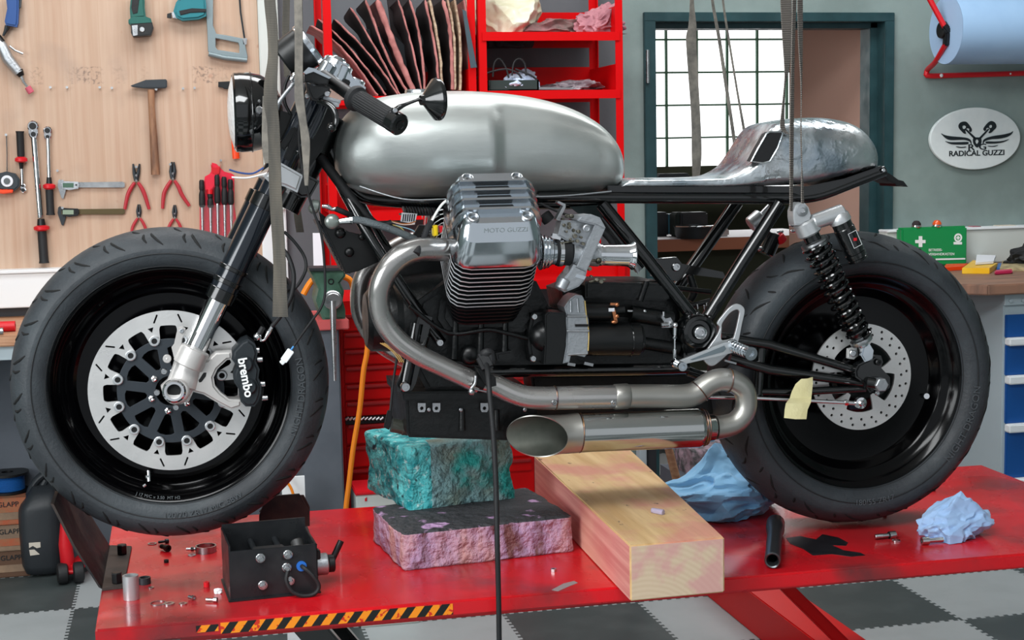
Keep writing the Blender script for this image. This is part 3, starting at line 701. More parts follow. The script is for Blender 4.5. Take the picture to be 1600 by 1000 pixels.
b = B(); b.cyl(bar2-a_*.008, bar2+a_*.018, .021, .021, 28, .003); b.lathe([(.009, 0), (.006, -.002), (.006, -.01), (0, -.01)], bar2+a_*.019, a_, 18)
b.bar(hp(607, 192, -.345), hp(619, 168, -.35), .014, .012, .003); b.build('bar_end_clamp', 'black_paint', bike)
b = B(); tq(b, [(618, 172, -.355), (625, 167, -.36), (634, 163, -.36), (650, 157, -.36), (664, 152, -.36)], [8, 9, 6, 5, 8]); 
b.build('mirror_arm', 'black_paint', bike)
c = hp(671, 156, -.36); ax = V((1, .25, .05)).normalized()
b = B(); b.lathe([(0, -.010), (.009, -.010), (.010, -.004), (.026, .008), (.0385, .019), (.0395, .024), (.0385, .027), (0, .027)], c-ax*.008, ax, 40); mr = b.build('mirror', 'black_paint', bike, label='round black bar-end mirror')
B().lathe([(.0365, .0275), (0, .0278)], c-ax*.008, ax, 32).build('mirror_glass', 'chrome', mr)
b = B(); bolt(617.5, 172.5, -.362, 4, 'bolt_steel', .003); bolt(609, 187, -.352, 3.5, 'black_satin', .003)
# master cylinder, perch and lever
b = B(); b.prism(qs([(476, 113), (484, 107), (498, 112), (516, 122), (512, 132), (498, 132), (485, 127), (476, 127)], -.24), BY-.24, BY-.19, .002)
b.build('reservoir', 'black_satin', bike, label='square black fluid reservoir')
B().prism(qs([(474, 113), (482, 105), (492, 107), (518, 121), (514, 123), (490, 112), (478, 116)], -.245), BY-.245, BY-.185, .001).build('reservoir_cap', 'polished_alu', bike)
b = B(); b.prism(qs([(478, 128), (490, 134), (502, 132), (516, 136), (516, 146), (504, 152), (496, 158), (488, 156), (482, 144)], -.235), BY-.235, BY-.20, .004)
b.build('lever_perch', 'black_satin', bike)
b = B(); tq(b, [(497, 157, -.225), (505, 160, -.235), (516, 165, -.245), (523, 175, -.25), (525, 190, -.25), (521, 200, -.25)], [11, 10, 11, 11, 10, 9], flat=.6); b.sph(q(518, 199, -.25), .009); b.build('clutch_lever', 'black_paint', bike)
b = B(); b.bar(q(505, 152, -.22), q(532, 160, -.22), .006, .008, .001); b.bar(q(510, 160, -.222), q(530, 164, -.222), .004, .010, .001); b.build('lever_bracket', 'cast_alu', bike)
bolt(511, 147, -.24, 4.5, 'bolt_steel', .004); bolt(480, 150, -.2, 4, 'bolt_steel', .004)
# gauge
g0, g1 = q(460, 92, -.03), q(483, 69, -.03); ax = (g1-g0).normalized()
g0 = q(456, 92, -.03); 
ax = V((.80, -.1, .58)).normalized(); 
cg = q(469, 80, -.03)
b = B(); b.lathe([(0, -.040), (.040, -.040), (.043, -.036), (.044, .016), (0, .016)], cg, ax, 40); gz_ = b.build('gauge', 'black_satin', bike, label='round black instrument pod seen from the side')
B().lathe([(.044, .014), (.0465, .016), (.0465, .025), (.043, .028), (.040, .026), (.039, .022)], cg, ax, 40).build('gauge_bezel', 'polished_alu', gz_)
B().lathe([(.0405, .024), (0, .025)], cg, ax, 32).build('gauge_glass', 'black_gloss', gz_)
b = B(); tq(b, [(458, 112, -.03), (462, 124, -.03), (470, 132, -.03)], [10, 8, 8]); tq(b, [(452, 118, -.05), (445, 136, -.05), (445, 160, -.05), (454, 178, -.05)], 5); b.build('gauge_bracket', 'black_satin', bike)
b = B(); tq(b, [(463, 124, -.14), (455, 135, -.15), (446, 146, -.15), (436, 160, -.15), (432, 172, -.15)], [7, 6, 6, 7, 7]); b.build('bracket_arm', 'cast_alu', bike)
b = B(); b.sph(q(460, 118, -.15), .006); b.sph(q(456, 124, -.15), .005); b.build('bracket_nut', 'chrome', bike)
# headlight
hc = q(372, 175.5, -.01); k_ = pxm(hc); ax = V((1, 0, .0)); R_ = 62*k_
b = B(); b.lathe([(R_*.93, -8*k_), (R_, -5*k_), (R_*1.0, 0), (R_*1.01, 3*k_), (R_*.99, 20*k_), (R_*.93, 36*k_), (R_*.80, 50*k_), (R_*.58, 61*k_), (R_*.3, 68*k_), (0, 70*k_)], hc, ax, 56)
hl = b.build('headlight', 'black_gloss', bike, label='round gloss black headlight bucket')
B().lathe([(R_*.93, -7*k_), (R_*.80, -10*k_), (R_*.55, -14*k_), (R_*.25, -16*k_), (0, -16.5*k_)], hc, ax, 48).build('lens', mat('headlight_lens', (222, 226, 228), .12, .2, bump=.5, bs=70), hl)
b = B(); b.tube([hc+V((20*k_, cos(a)*R_*1.0, sin(a)*R_*1.0)) for a in (2*pi*i/60 for i in range(60))], .0015, 6, closed=True); b.build('bucket_seam', 'black_paint', hl)
bolt(405, 172, -.175+.06, 6, 'bolt_steel', .006); bolt(405, 158, -.11, 2.5, 'bolt_steel', .004)
# loose wires by the fork
for col, pts in (((40, 70, 130), [(358, 265, -.1), (375, 270, -.1), (395, 271, -.1), (412, 262, -.1)]), ((232, 232, 232), [(362, 277, -.1), (385, 278, -.1), (405, 274, -.1), (425, 268, -.1)])):
    b = B(); tq(b, pts, 3); b.build('wire', mat('wire_%d' % col[0], col, .5), bike)

# ---------------- frame
b = B()
tq(b, [(508, 212, .0), (530, 262, .0), (560, 302, .0), (600, 312, .0), (700, 316, 0), (950, 316, 0)], 22, sm=4, n=16); b.build('backbone_tube', 'black_paint', bike)
for s_ in (-1, 1):
    b = B(); d = -.075 if s_ < 0 else .13
    tq(b, [(930, 308+ (0 if s_<0 else 2), d), (1225, 308, d), (1250, 310, d), (1285, 304, d), (1335, 285, d), (1382, 267, d)], 17, n=16, sm=3); rail = b.build('seat_rail', 'black_paint', bike)
    if s_ < 0:
        b = B(); b.prism(qs([(950, 290), (1240, 291), (1262, 291), (1320, 279), (1378, 259), (1384, 270), (1330, 292), (1270, 312), (1235, 302), (950, 300)], -.085), BY-.085, BY+.1, .002); b.build('seat_subframe', 'black_paint', bike)
b = B(); tq(b, [(840, 308, -.075), (930, 308, -.075), (1240, 309, -.075)], 20, n=16, sm=2); b.build('top_rail', 'black_paint', bike)
b = B(); tq(b, [(940, 318, -.075), (1012, 406, -.09), (1086, 500, -.1)], 21, n=18, sm=1); b.build('rear_frame_tube', 'black_paint', bike)
b = B(); tq(b, [(1218, 318, -.085), (1160, 408, -.09), (1104, 498, -.1)], 21, n=18, sm=1); b.build('rear_frame_tube', 'black_paint', bike)
b = B(); tq(b, [(1152, 316, .11), (1085, 412, .11), (1030, 490, .1)], 20, n=18, sm=1); b.build('rear_frame_tube', 'black_paint', bike)
b = B(); tq(b, [(930, 330, .11), (1000, 420, .11)], 18, n=14, sm=1); b.build('rear_frame_tube', 'black_paint', bike)
b = B(); tq(b, [(500, 245, -.03), (535, 292, -.05), (565, 330, -.06), (590, 352, -.06), (612, 346+3, -.06)], [15, 16, 15, 13, 12]); b.build('wiring_sleeve', 'black_rubber', bike)
for d, o_ in ((-.1, 0), (.1, 14)):
    b = B(); tq(b, [(528+o_, 280, d*.3), (560+o_, 340, d*.7), (610+o_, 420, d), (650+o_, 480, d), (690+o_, 536, d)], 17, sm=2, n=16); dt = b.build('down_tube', 'black_paint', bike)
    b = B(); tq(b, [(652+o_, 505, d-.01), (632+o_, 606, d-.01)], 20, sm=1); tq(b, [(640+o_, 540, d-.01), (662+o_, 540, d-.01), (672+o_, 500, d)], 12, sm=1); b.build('engine_bracket', 'black_paint', bike)
bolt(633, 604, -.13, 8, 'bolt_steel', .01); bolt(687, 535, -.125, 6, 'bolt_steel', .008)
b = B(); b.prism(qs([(656, 490), (676, 496), (664, 545), (650, 600), (640, 618), (622, 612), (621, 600), (640, 545)], -.115), BY-.115, BY-.10, .003); b.build('engine_mount_plate', 'black_paint', bike)
b = B(); tq(b, [(745, 583, -.10), (800, 580, -.10), (1000, 577, -.10), (1075, 575, -.10)], 19, sm=2, n=16); b.build('lower_rail', 'black_paint', bike)
b = B(); tq(b, [(745, 570, .1), (1000, 568, .1), (1075, 566, .10)], 16, sm=2, n=12); b.build('lower_rail', 'black_paint', bike)
# pivot
c = q(1093, 519, -.155); kp = pxm(c)
b = B(); b.lathe([(27*kp, .05), (27*kp, .004), (25*kp, 0), (20*kp, -.002), (18*kp, .004), (12*kp, .004), (10*kp, 0), (0, 0)], c, (0, 1, 0), 44)
b.prism(qs([(1067, 505), (1082, 492), (1106, 492), (1122, 512), (1120, 545), (1100, 562), (1070, 560)], -.13), BY-.13, BY-.09, .006)
b.build('swingarm_pivot', 'black_paint', bike); bolt(1094, 520, -.155, 10, 'bolt_steel', .006)
b = B()
for x, y in ((1077, 495), (1090, 490), (1109, 496)): b.sph(q(x, y, -.135), .006)
b.build('weld_bead', 'black_gloss', bike)
# swingarm
b = B()
tq(b, [(1125, 527, -.12), (1200, 538, -.13), (1345, 581, -.14)], [16, 16, 13], sm=1, n=16)
tq(b, [(1140, 560, -.12), (1200, 577, -.13), (1360, 600, -.14)], [16, 17, 14], sm=1, n=16)
tq(b, [(1188, 612, -.12), (1230, 613, -.13), (1365, 606, -.14)], [12, 13, 12], sm=1, n=14)
tq(b, [(1190, 535, -.12), (1184, 625, -.12)], [15, 15], sm=1, n=14)
tq(b, [(1075, 580, -.1), (1130, 600, -.11), (1190, 618, -.12)], [16, 14, 12], sm=1)
b.build('swingarm', 'black_paint', bike)
b = B(); b.prism(qs([(1337, 580), (1342, 570), (1358, 562), (1368, 555), (1378, 556), (1381, 566), (1378, 575), (1392, 590), (1392, 606), (1378, 617), (1360, 614), (1350, 598), (1338, 590)], -.165), BY-.165, BY-.135, .004); b.build('axle_plate', 'black_paint', bike)
b = B(); tq(b, [(1355, 597, -.165), (1372, 600, -.175)], 17, sm=1); b.build('axle_collar', 'black_paint', bike)
c = q(1379, 602, -.19); B().cyl(c, c+V((0, .03, 0)), 11*pxm(c), n=6, bev=.002).build('axle_nut', 'cast_alu', bike, label='silver hexagonal axle nut')
bolt(1372, 566, -.168, 5, 'black_satin', .005); bolt(1370, 614, -.168, 4, 'chrome', .005)
b = B(); tq(b, [(1165, 540, .12), (1345, 585, .12)], 14, sm=1, n=14); tq(b, [(1180, 575, .12), (1360, 600, .12)], 14, sm=1, n=14); b.build('swingarm', 'black_paint', bike)
# right arm behind, torque rod, tape
b = B(); tq(b, [(1090, 620, -.125), (1180, 622, -.14), (1322, 629, -.17)], 6, sm=1); b.build('torque_rod', 'chrome', bike)
b = B(); tq(b, [(1319, 629, -.17), (1324, 629, -.17)], 10, sm=1, n=6); tq(b, [(1324, 629, -.17), (1338, 630, -.17)], 7, sm=1)
c = q(1346, 630, -.18); b.lathe([(9*pxm(c), .012), (9*pxm(c), 0), (5*pxm(c), -.001), (3*pxm(c), -.004), (0, -.004)], c, (0, 1, 0), 22); b.build('rod_end', 'chrome', bike)
b = B(); tape = [(1240, 594, -.152), (1262, 590, -.152), (1270, 592, -.152)]
rows = []
P0 = [(1234, 622, -.158), (1237, 612, -.155), (1243, 600, -.154), (1252, 592, -.153)]; P1 = [(1268, 620, -.158), (1269, 610, -.155), (1270, 600, -.154), (1270, 589, -.153)]
Q0 = [(1225, 653, -.185), (1226, 640, -.18), (1228, 630, -.178)]; Q1 = [(1260, 655, -.185), (1262, 640, -.182), (1267, 629, -.178)]
A0 = Q0+P0; A1 = Q1+P1
rows = [[q(*a_), q(lerp(a_[0], e_[0], .5), lerp(a_[1], e_[1], .5)+1, lerp(a_[2], e_[2], .5)-.004), q(*e_), q(e_[0], e_[1], e_[2]+.0015), q(lerp(a_[0], e_[0], .5), lerp(a_[1], e_[1], .5)+1, a_[2]-.0025), q(a_[0], a_[1], a_[2]+.0015)] for a_, e_ in zip(A0, A1)]
b.rings(rows); b.build('masking_tape', mat('masking_tape', (222, 214, 166), .8, col2=(210, 200, 150), ns=12, bump=.2, bs=60), bike, label='piece of pale yellow masking tape on the torque rod')
# rear brake carrier hints
b = B(); b.prism(qs([(1325, 545), (1340, 541), (1342, 556), (1335, 562), (1324, 560)], -.14), BY-.14, BY-.13, .003); b.build('caliper_lug', 'disc_steel', bike); bolt(1332, 552, -.142, 5.5, 'bolt_steel', .004)
# ---------------- shock
st0, st1 = q(1253, 338, -.155), q(1357, 556, -.16); ax = (st1-st0).normalized(); Ls = (st1-st0).length
def sp(t): return st0+(st1-st0)*t
b = B(); b.prism(qs([(1240, 340), (1240, 330), (1243, 321), (1250, 316), (1258, 317), (1264, 324), (1268, 336), (1266, 345), (1250, 352), (1242, 352)], -.175), BY-.175, BY-.14, .003)
b.cyl(sp(.03), sp(.125), .026, .027, 28, .004); sh = b.build('shock_absorber', 'satin_silver', bike, label='silver shock absorber head with black spring below')
c = q(1254, 329, -.178); B().lathe([(.0125, .004), (.0125, 0), (.006, -.001), (.005, .001), (0, .001)], c, (0, 1, 0), 24).build('shock_bolt', 'bolt_steel', sh)
b = B(); b.cyl(sp(.125), sp(.165), .018, n=20); b.cyl(sp(.2), sp(.80), .016, n=20); b.cyl(sp(.80), sp(.86), .023, .020, 24, .003); b.build('shock_body', 'black_paint', sh)
b = B(); b.lathe([(.018, 0), (.029, 0), (.030, .004), (.0275, .006), (.030, .008), (.029, .012), (.018, .012)], sp(.175), ax, 36); b.build('preload_ring', 'steel', sh); b = B(); b.lathe([(.016, 0), (.024, 0), (.025, .004), (.024, .009), (.016, .009)], sp(.875), ax, 30); b.build('preload_ring', 'steel', sh)
b = B(); b.cyl(sp(.88), sp(.93), .013, .011, 18, .001); b.prism(qs([(1350, 540), (1360, 538), (1366, 548), (1364, 562), (1352, 566), (1346, 556)], -.165), BY-.165, BY-.15, .003); b.build('shock_eye', 'polished_alu', sh)
u, v_, a_ = frame(ax); turns = 13; P = []
for i in range(turns*20+1):
    t = i/(turns*20); an = 2*pi*turns*t; tt = lerp(.20, .865, t); rr = .0285-.004*t
    P.append(sp(tt)+(u*cos(an)+v_*sin(an))*rr)
B().tube(P, .0042, 8).build('coil_spring', 'black_gloss', sh, label='gloss black coil spring')
b = B(); ra, rb2 = q(1270, 352, -.165), q(1322, 332, -.165); b.cyl(q(1268, 348, -.165), q(1318, 331, -.165), .0165, .018, 24, .004)
re0, re1 = q(1307, 340, -.165), q(1312, 349, -.165)
rs0, rs1 = q(1309, 336, -.165), q(1341, 406, -.165); rx = (rs1-rs0).normalized(); Lr = (rs1-rs0).length
b.lathe([(0, -.004), (.018, -.004), (.0225, .002), (.0235, .014), (.0235, .016), (0, .016)], rs0, rx, 32); b.build('reservoir_bridge', 'satin_silver', sh)
b = B(); b.lathe([(0, .016), (.021, .016), (.021, .03), (.0225, .032), (.0225, Lr-.022), (.0205, Lr-.021), (.0205, Lr-.018), (.0225, Lr-.017), (.0225, Lr-.011), (.0205, Lr-.010), (.0205, Lr-.006), (.022, Lr-.005), (.021, Lr), (0, Lr)], rs0, rx, 32)
res = b.build('shock_reservoir', 'black_paint', sh)
cc_ = rs0+rx*(Lr*.55)+V((.003, -.0228, .002))
plate('reservoir_label', [[(-.010, -.017), (.010, -.017), (.010, .017), (-.010, .017)], [(-.0093, -.0163), (.0093, -.0163), (.0093, .0163), (-.0093, .0163)]], 0, .0006, 'lettering_white', sh, T=M.Translation(cc_) @ M.Rotation(radians(24.5)*-1, 4, 'Y') @ M.Rotation(0, 4, 'X'))
B().box(cc_+V((0, -.0003, 0)), (.007, .001, .006)).build('label_emblem', 'red_plastic', sh)
# far shock
b = B(); b.cyl(q(1172, 352, .15), q(1190, 338, .15), .019, .02, 24, .003); b.cyl(q(1185, 340, .15), q(1202, 322, .15), .006, n=12); sh2 = b.build('shock_absorber', 'satin_silver', bike)
P = []; s0, s1 = q(1235, 355, .16), q(1190, 400, .16)
s0, s1 = q(1215, 345, .16), q(1175, 415, .16)
B().cyl(q(1210, 365, .16), q(1196, 398, .16), .02, n=20, bev=.002).build('shock_body', 'black_paint', sh2)
B().cyl(q(1216, 368, .15), q(1224, 378, .15), .012, n=16, bev=.002).build('adjuster', 'red_plastic', sh2)
b = B()
for x, y in ((1188, 388), (1202, 384), (1212, 377), (1219, 362), (1238, 352), (1240, 361)): b.sph(q(x, y, .15), .0045, (2, 1, 1))
b.build('shock_bolts', 'chrome', sh2)
# ================================================================ tank
m, b_, L, s, mt, mix, noise, bump = nodes_mat('bare_aluminium', .3, .82)
c = mix(noise(3.5, (1, 1, 2), 5, .3, .7), (208, 211, 207), (180, 186, 184)); c = mix(mt('MULTIPLY', noise(9, (1, 1, 1), 6, .6, .75), .5), c, (150, 146, 138))
L.new(c, b_.inputs['Base Color'])
L.new(mt('MULTIPLY_ADD', noise(7, (1, 1, 1), 6, .3, .7), .16, .34), b_.inputs['Roughness']); bump(noise(60, (.25, 1, 1), 4), .05, .004)
m, b_, L, s, mt, mix, noise, bump = nodes_mat('ground_aluminium', .25, .95)
c = mix(noise(8, (1, 1, 1), 3, .35, .6), (150, 164, 174), (225, 230, 232)); L.new(c, b_.inputs['Base Color'])
L.new(mt('MULTIPLY_ADD', noise(18, (1, 1, 1), 3), .25, .2), b_.inputs['Roughness']); bump(noise(26, (1, 1, 1), 3), .25, .006)
m, b_, L, s, mt, mix, noise, bump = nodes_mat('exhaust_steel', .22, .88)
c = mix(noise(3, (1, 1, 1), 4), (192, 189, 186), (168, 166, 164)); L.new(c, b_.inputs['Base Color']); L.new(mt('MULTIPLY_ADD', noise(12), .10, .2), b_.inputs['Roughness'])
m, b_, L, s, mt, mix, noise, bump = nodes_mat('exhaust_satin', .38, .9)
c = mix(noise(3, (1, 1, 1), 4), (182, 180, 174), (156, 154, 148)); L.new(c, b_.inputs['Base Color'])
mat('weld_brown', (128, 98, 70), .35, .9, col2=(90, 80, 90), ns=60)
def sstep(a, b, x): t = max(0, min(1, (x-a)/(b-a))); return t*t*(3-2*t)
st_ = [(523, 240, 241, 0), (525, 224, 262, .05), (531, 205, 276, .085), (543, 184, 291, .112), (560, 168, 300, .13), (585, 156, 306, .145), (615, 149, 309, .153), (650, 144.5, 310, .158), (690, 142.5, 309.5, .16), (730, 142, 308.5, .16), (770, 144, 307.5, .158), (810, 148, 306.5, .152), (850, 155, 305, .145), (885, 165, 303.5, .136), (915, 178, 301.5, .126), (940, 194, 299, .114), (958, 212, 295, .098), (969, 230, 289, .075), (974, 246, 280, .045), (975.5, 262, 264, 0)]
rows = []; NS = 72
Pst = cr([V((a, b_, 0)) for a, b_, c_, d in st_], 5); Pbt = cr([V((a, c_, d*100)) for a, b_, c_, d in st_], 5)
for A, D in zip(Pst, Pbt):
    w_ = max(D.z/100, .0004); tp = q(A.x, A.y, -.02); bt = q(A.x, D.y, -.09); X = q(A.x, 230, -.05).x
    zc, zh = (tp.z+bt.z)/2, (tp.z-bt.z)/2; row = []
    for k in range(NS):
        a = 2*pi*k/NS; ca, sa = cos(a), sin(a)
        y = w_*math.copysign(abs(ca)**.72, ca); z = zh*math.copysign(abs(sa)**.86, sa); zn = z/max(zh, 1e-5)
        if zn > 0: y *= 1-.10*zn*zn
        side = sstep(.25, .7, abs(ca))
        rec = sstep(752, 772, A.x)*(1-sstep(.55, .8, zn))*(1-sstep(925, 965, A.x))*side
        grv = math.exp(-((A.x-762)/7)**2)*(1-sstep(.75, .95, zn))*side*.25
        y *= 1-.09*rec+.16*grv*.5
        row.append(V((X, BY+y, zc+z)))
    rows.append(row)
tank = B().rings(rows, True, True).build('fuel_tank', 'bare_aluminium', bike, smooth=60, label='bare brushed aluminium fuel tank')
b = B(); c = q(655, 146, 0); b.lathe([(0, .012), (.028, .012), (.030, .009), (.031, -.01)], c-V((0, 0, .004)), (0, 0, 1), 36); b.build('filler_cap', 'polished_alu', tank)
b = B(); tq(b, [(562, 291, -.09), (630, 311, -.12), (700, 311, -.12), (800, 308, -.11), (880, 306, -.10), (955, 299, -.09)], 2.6); b.build('tank_seam', 'cast_alu', tank)
# ================================================================ tail
tl = [(966, 289, 292.5, .085), (978, 279.5, 293, .095), (1020, 278, 293, .1), (1075, 277.5, 293, .102), (1105, 276.5, 293, .104), (1125, 274.5, 293, .106), (1142, 269, 293, .108), (1158, 259, 292.5, .11), (1170, 245, 292, .112), (1182, 226, 292, .114), (1194, 206, 291.5, .115), (1206, 194, 291, .116), (1225, 189, 290.5, .117), (1250, 185, 289, .118), (1280, 183.5, 283, .117), (1305, 185, 278, .113), (1330, 190, 272.5, .105), (1350, 200, 268, .092), (1366, 217, 264.5, .072), (1376, 236, 262.5, .045), (1380, 251, 261, .01)]
rows = []; A1 = cr([V((a, b_, 0)) for a, b_, c_, d in tl], 4); A2 = cr([V((a, c_, d*100)) for a, b_, c_, d in tl], 4)
for A, D in zip(A1, A2):
    w_ = max(D.z/100, .001); tp = q(A.x, A.y, -.02); bt = q(A.x, D.y, -.10); X = q(A.x, 240, -.06).x; zc, zh = (tp.z+bt.z)/2, (tp.z-bt.z)/2
    row = []; hump = sstep(1215, 1300, A.x)
    for k in range(64):
        a = 2*pi*k/64; ca, sa = cos(a), sin(a); e1 = .45 if sa < 0 else lerp(.35, .62, hump)
        y = w_*math.copysign(abs(ca)**e1, ca); z = zh*math.copysign(abs(sa)**(.35 if sa < 0 else .62), sa); zn = z/max(zh, 1e-5)
        if zn > 0: y *= 1-.28*hump*zn**1.5
        # waist between seat pan and hump flank
        row.append(V((X, BY+y, zc+z)))
    rows.append(row)
tail = B().rings(rows, True, True).build('tail_cowl', 'ground_aluminium', bike, smooth=60, label='hand-beaten aluminium seat pan and tail cowl')
op = qs([(1170, 252), (1180, 233), (1194, 209), (1199, 206), (1217, 206), (1219, 209), (1211, 232), (1199, 252), (1188, 255)], -.105)
B().prism(op, BY-.1185, BY-.09, .002).build('seat_opening', 'black_rubber', tail, label='black opening in the front of the tail hump')
b = B(); b.tube([V((p.x, BY-.1185, p.z)) for p in op], .0022, 6, closed=True); b.build('opening_rim', 'ground_aluminium', tail)
b = B(); b.prism(qs([(1381, 268), (1390, 271), (1404, 281), (1412, 283), (1419, 292), (1408, 290), (1401, 291), (1399, 287), (1387, 282), (1380, 272)], -.04), BY-.04, BY+.04, .001); b.build('plate_bracket', 'black_satin', bike)
bolt(1380, 266, -.09, 3, 'bolt_steel', .003)
# ================================================================ engine
AX = V((0, -.70711, .70711)); AV = V((0, .70711, .70711)); AU = V((1, 0, 0))
P0_ = W(777, 318, BY-.28); OE = P0_-AX*.40
TE = M(((AU.x, AV.x, AX.x, OE.x), (AU.y, AV.y, AX.y, OE.y), (AU.z, AV.z, AX.z, OE.z), (0, 0, 0, 1)))
def E(u, v, s): return TE @ V((u, v, s))
def rro(u0, u1, v0, v1, r, n=5):
    o = []
    for cx, cy, a0 in ((u1-r, v1-r, 0), (u0+r, v1-r, 90), (u0+r, v0+r, 180), (u1-r, v0+r, 270)):
        for k in range(n+1): a = radians(a0+90*k/n); o.append((cx+r*cos(a), cy+r*sin(a)))
    return o
def loft(b, secs):   # [(outline, s)]
    return b.rings([[E(u, v, s) for u, v in o] for o, s in secs])
mat('fin_edge', (226, 230, 234), .38, .55)
mat('fin_black', (14, 16, 18), .4)
for mirror in (0, 1):
    if mirror: 
        AXm = V((0, .70711, .70711)); TE = M(((1, 0, 0, OE.x+.03), (0, -AV.y, AXm.y, OE.y), (0, AV.z, AXm.z, OE.z), (0, 0, 0, 1)))
    b = B(); NF = 15
    for k in range(NF):
        s = .312-.0128*k; g = 0 if k < 8 else (k-8)*.0025
        o = rro(-.086+g, .086-g, -.088+g*.6, .084-g, .034-g*.3, 3); loft(b, [(o, s-.0042), (o, s)])
    o = rro(-.062, .062, -.064, .06, .03, 3); loft(b, [(o, .05), (o, .32)])
    cyl_ = b.build('cylinder', 'fin_black', bike, smooth=30, label='finned air-cooled cylinder')
    b = B()
    for k in range(10):
        s = .312-.0128*k; g = 0 if k < 8 else (k-8)*.0025
        o = rro(-.0866+g, .0866-g, -.0886+g*.6, .0846-g, .034-g*.3, 3); o2 = rro(-.082+g, .082-g, -.084+g*.6, .08-g, .032-g*.3, 3)
        for so in (o,):
            b.rings([[E(u, v, s-.0031) for u, v in o2], [E(u, v, s-.0031) for u, v in o], [E(u, v, s-.0006) for u, v in o], [E(u, v, s-.0006) for u, v in o2]], True, False)
    b.build('fin_rim', 'fin_edge', cyl_, smooth=30, label='bright machined fin edges')
    # valve cover
    b = B()
    loft(b, [(rro(-.086, .086, -.088, .084, .03, 4), .316), (rro(-.089, .089, -.091, .087, .03, 4), .318), (rro(-.089, .089, -.091, .087, .03, 4), .328), (rro(-.084, .084, -.086, .084, .032, 4), .352), (rro(-.080, .080, -.078, .084, .030, 4), .376), (rro(-.070, .070, -.055, .083, .022, 4), .396), (rro(-.066, .066, -.050, .081, .020, 4), .400)])
    vc = b.build('valve_cover', 'polished_alu', bike, smooth=28, label='polished ribbed valve cover')
    b = B()
    for v0 in (.052, .028, .003, -.022):
        secs = []
        for u, hh in ((-.088, -.020), (-.080, .000), (-.066, .0135), (.064, .0135), (.078, .000), (.087, -.018)):
            secs.append([E(u, v0-.0055, .398+hh-.02), E(u, v0+.004, .398+hh-.02), E(u, v0+.0028, .398+hh), E(u, v0-.0028, .398+hh)])
        b.rings(secs)
    b.build('cover_rib', 'polished_alu', vc, smooth=25)
    b = B()
    for v0 in (.040, .0155, -.0095):
        o = [(-.040, v0-.0055), (.034, v0-.0055), (.029, v0+.0055), (-.035, v0+.0055)]
        b.rings([[E(u, v, .3985) for u, v in o], [E(u, v, .4012) for u, v in o]])
    b.build('rib_recess', 'fin_black', vc, smooth=0)
    for u, v in ((-.048, .068), (.050, .068), (-.052, -.036), (.053, -.036)):
        c = E(u, v, .400); 
        B().lathe([(.0115, -.01), (.0115, .0035), (.0095, .0045), (.008, .003), (.0075, -.001), (.0035, -.001), (.003, .0), (0, .0)], c, TE.to_3x3() @ V((0, 0, 1)), 24).build('cover_bolt', 'steel', vc)
    if not mirror:
        text('cover_lettering', 'MOTO GUZZI', E(.008, -.0615, .3912), .0120, mat('engraved_grey', (128, 136, 138), .5, .5), vc, right=AU, up=AV*.023+AX*.02, th=.0012, sx=1.15)
TE = M(((AU.x, AV.x, AX.x, OE.x), (AU.y, AV.y, AX.y, OE.y), (AU.z, AV.z, AX.z, OE.z), (0, 0, 0, 1)))
# crankcase
def pr(pts, d0, d1, bev=.006): return B().prism(qs(pts, d0), BY+d0, BY+d1, bev)
b = pr([(655, 470), (700, 440), (840, 440), (860, 480), (900, 492), (1040, 500), (1070, 560), (1060, 575), (760, 578), (740, 610), (668, 612), (640, 560)], -.10, .10, .01)
b.prism(qs([(690, 470), (830, 468), (838, 500), (820, 520), (700, 520), (686, 500)], -.13), BY-.13, BY, .012)
b.lathe([(0, -.01), (.055, -.01), (.066, .0), (.068, .05), (.09, .06), (.095, .12), (.095, .2)], q(578, 500, 0), (1, 0, 0), 40)
eng = b.build('crankcase', 'black_engine', bike, smooth=40)
b = B()
tq(b, [(640, 478, -.13), (700, 520, -.13), (760, 515, -.135), (790, 520, -.135), (830, 530, -.13)], 7)
for x in (712, 752, 790): tq(b, [(x, 495, -.13), (x-2, 560, -.125)], [9, 12], sm=1)
tq(b, [(680, 560, -.11), (760, 575, -.11)], 8, sm=1)
b.build('casting_rib', 'black_engine', eng)
b = B()
for k in range(7): tq(b, [(600+k*5, 528+k*6, -.06), (625+k*5, 515+k*6, -.075)], 2.4, sm=1)
b.build('cover_fin', 'black_satin', eng)
b = pr([(716, 470), (742, 466), (750, 484), (735, 496), (715, 490)], -.15, -.1, .004); b.build('case_cover', 'black_satin', eng); b = B().sph(q(735, 555, -.12), .02, (1, .6, 1)); b.build('case_cover', 'black_satin', eng); b = B()
b.prism(qs([(775, 552), (800, 548), (806, 560), (795, 566), (778, 564)], -.14), BY-.14, BY-.1, .004)
b.build('case_cover', 'black_satin', eng)
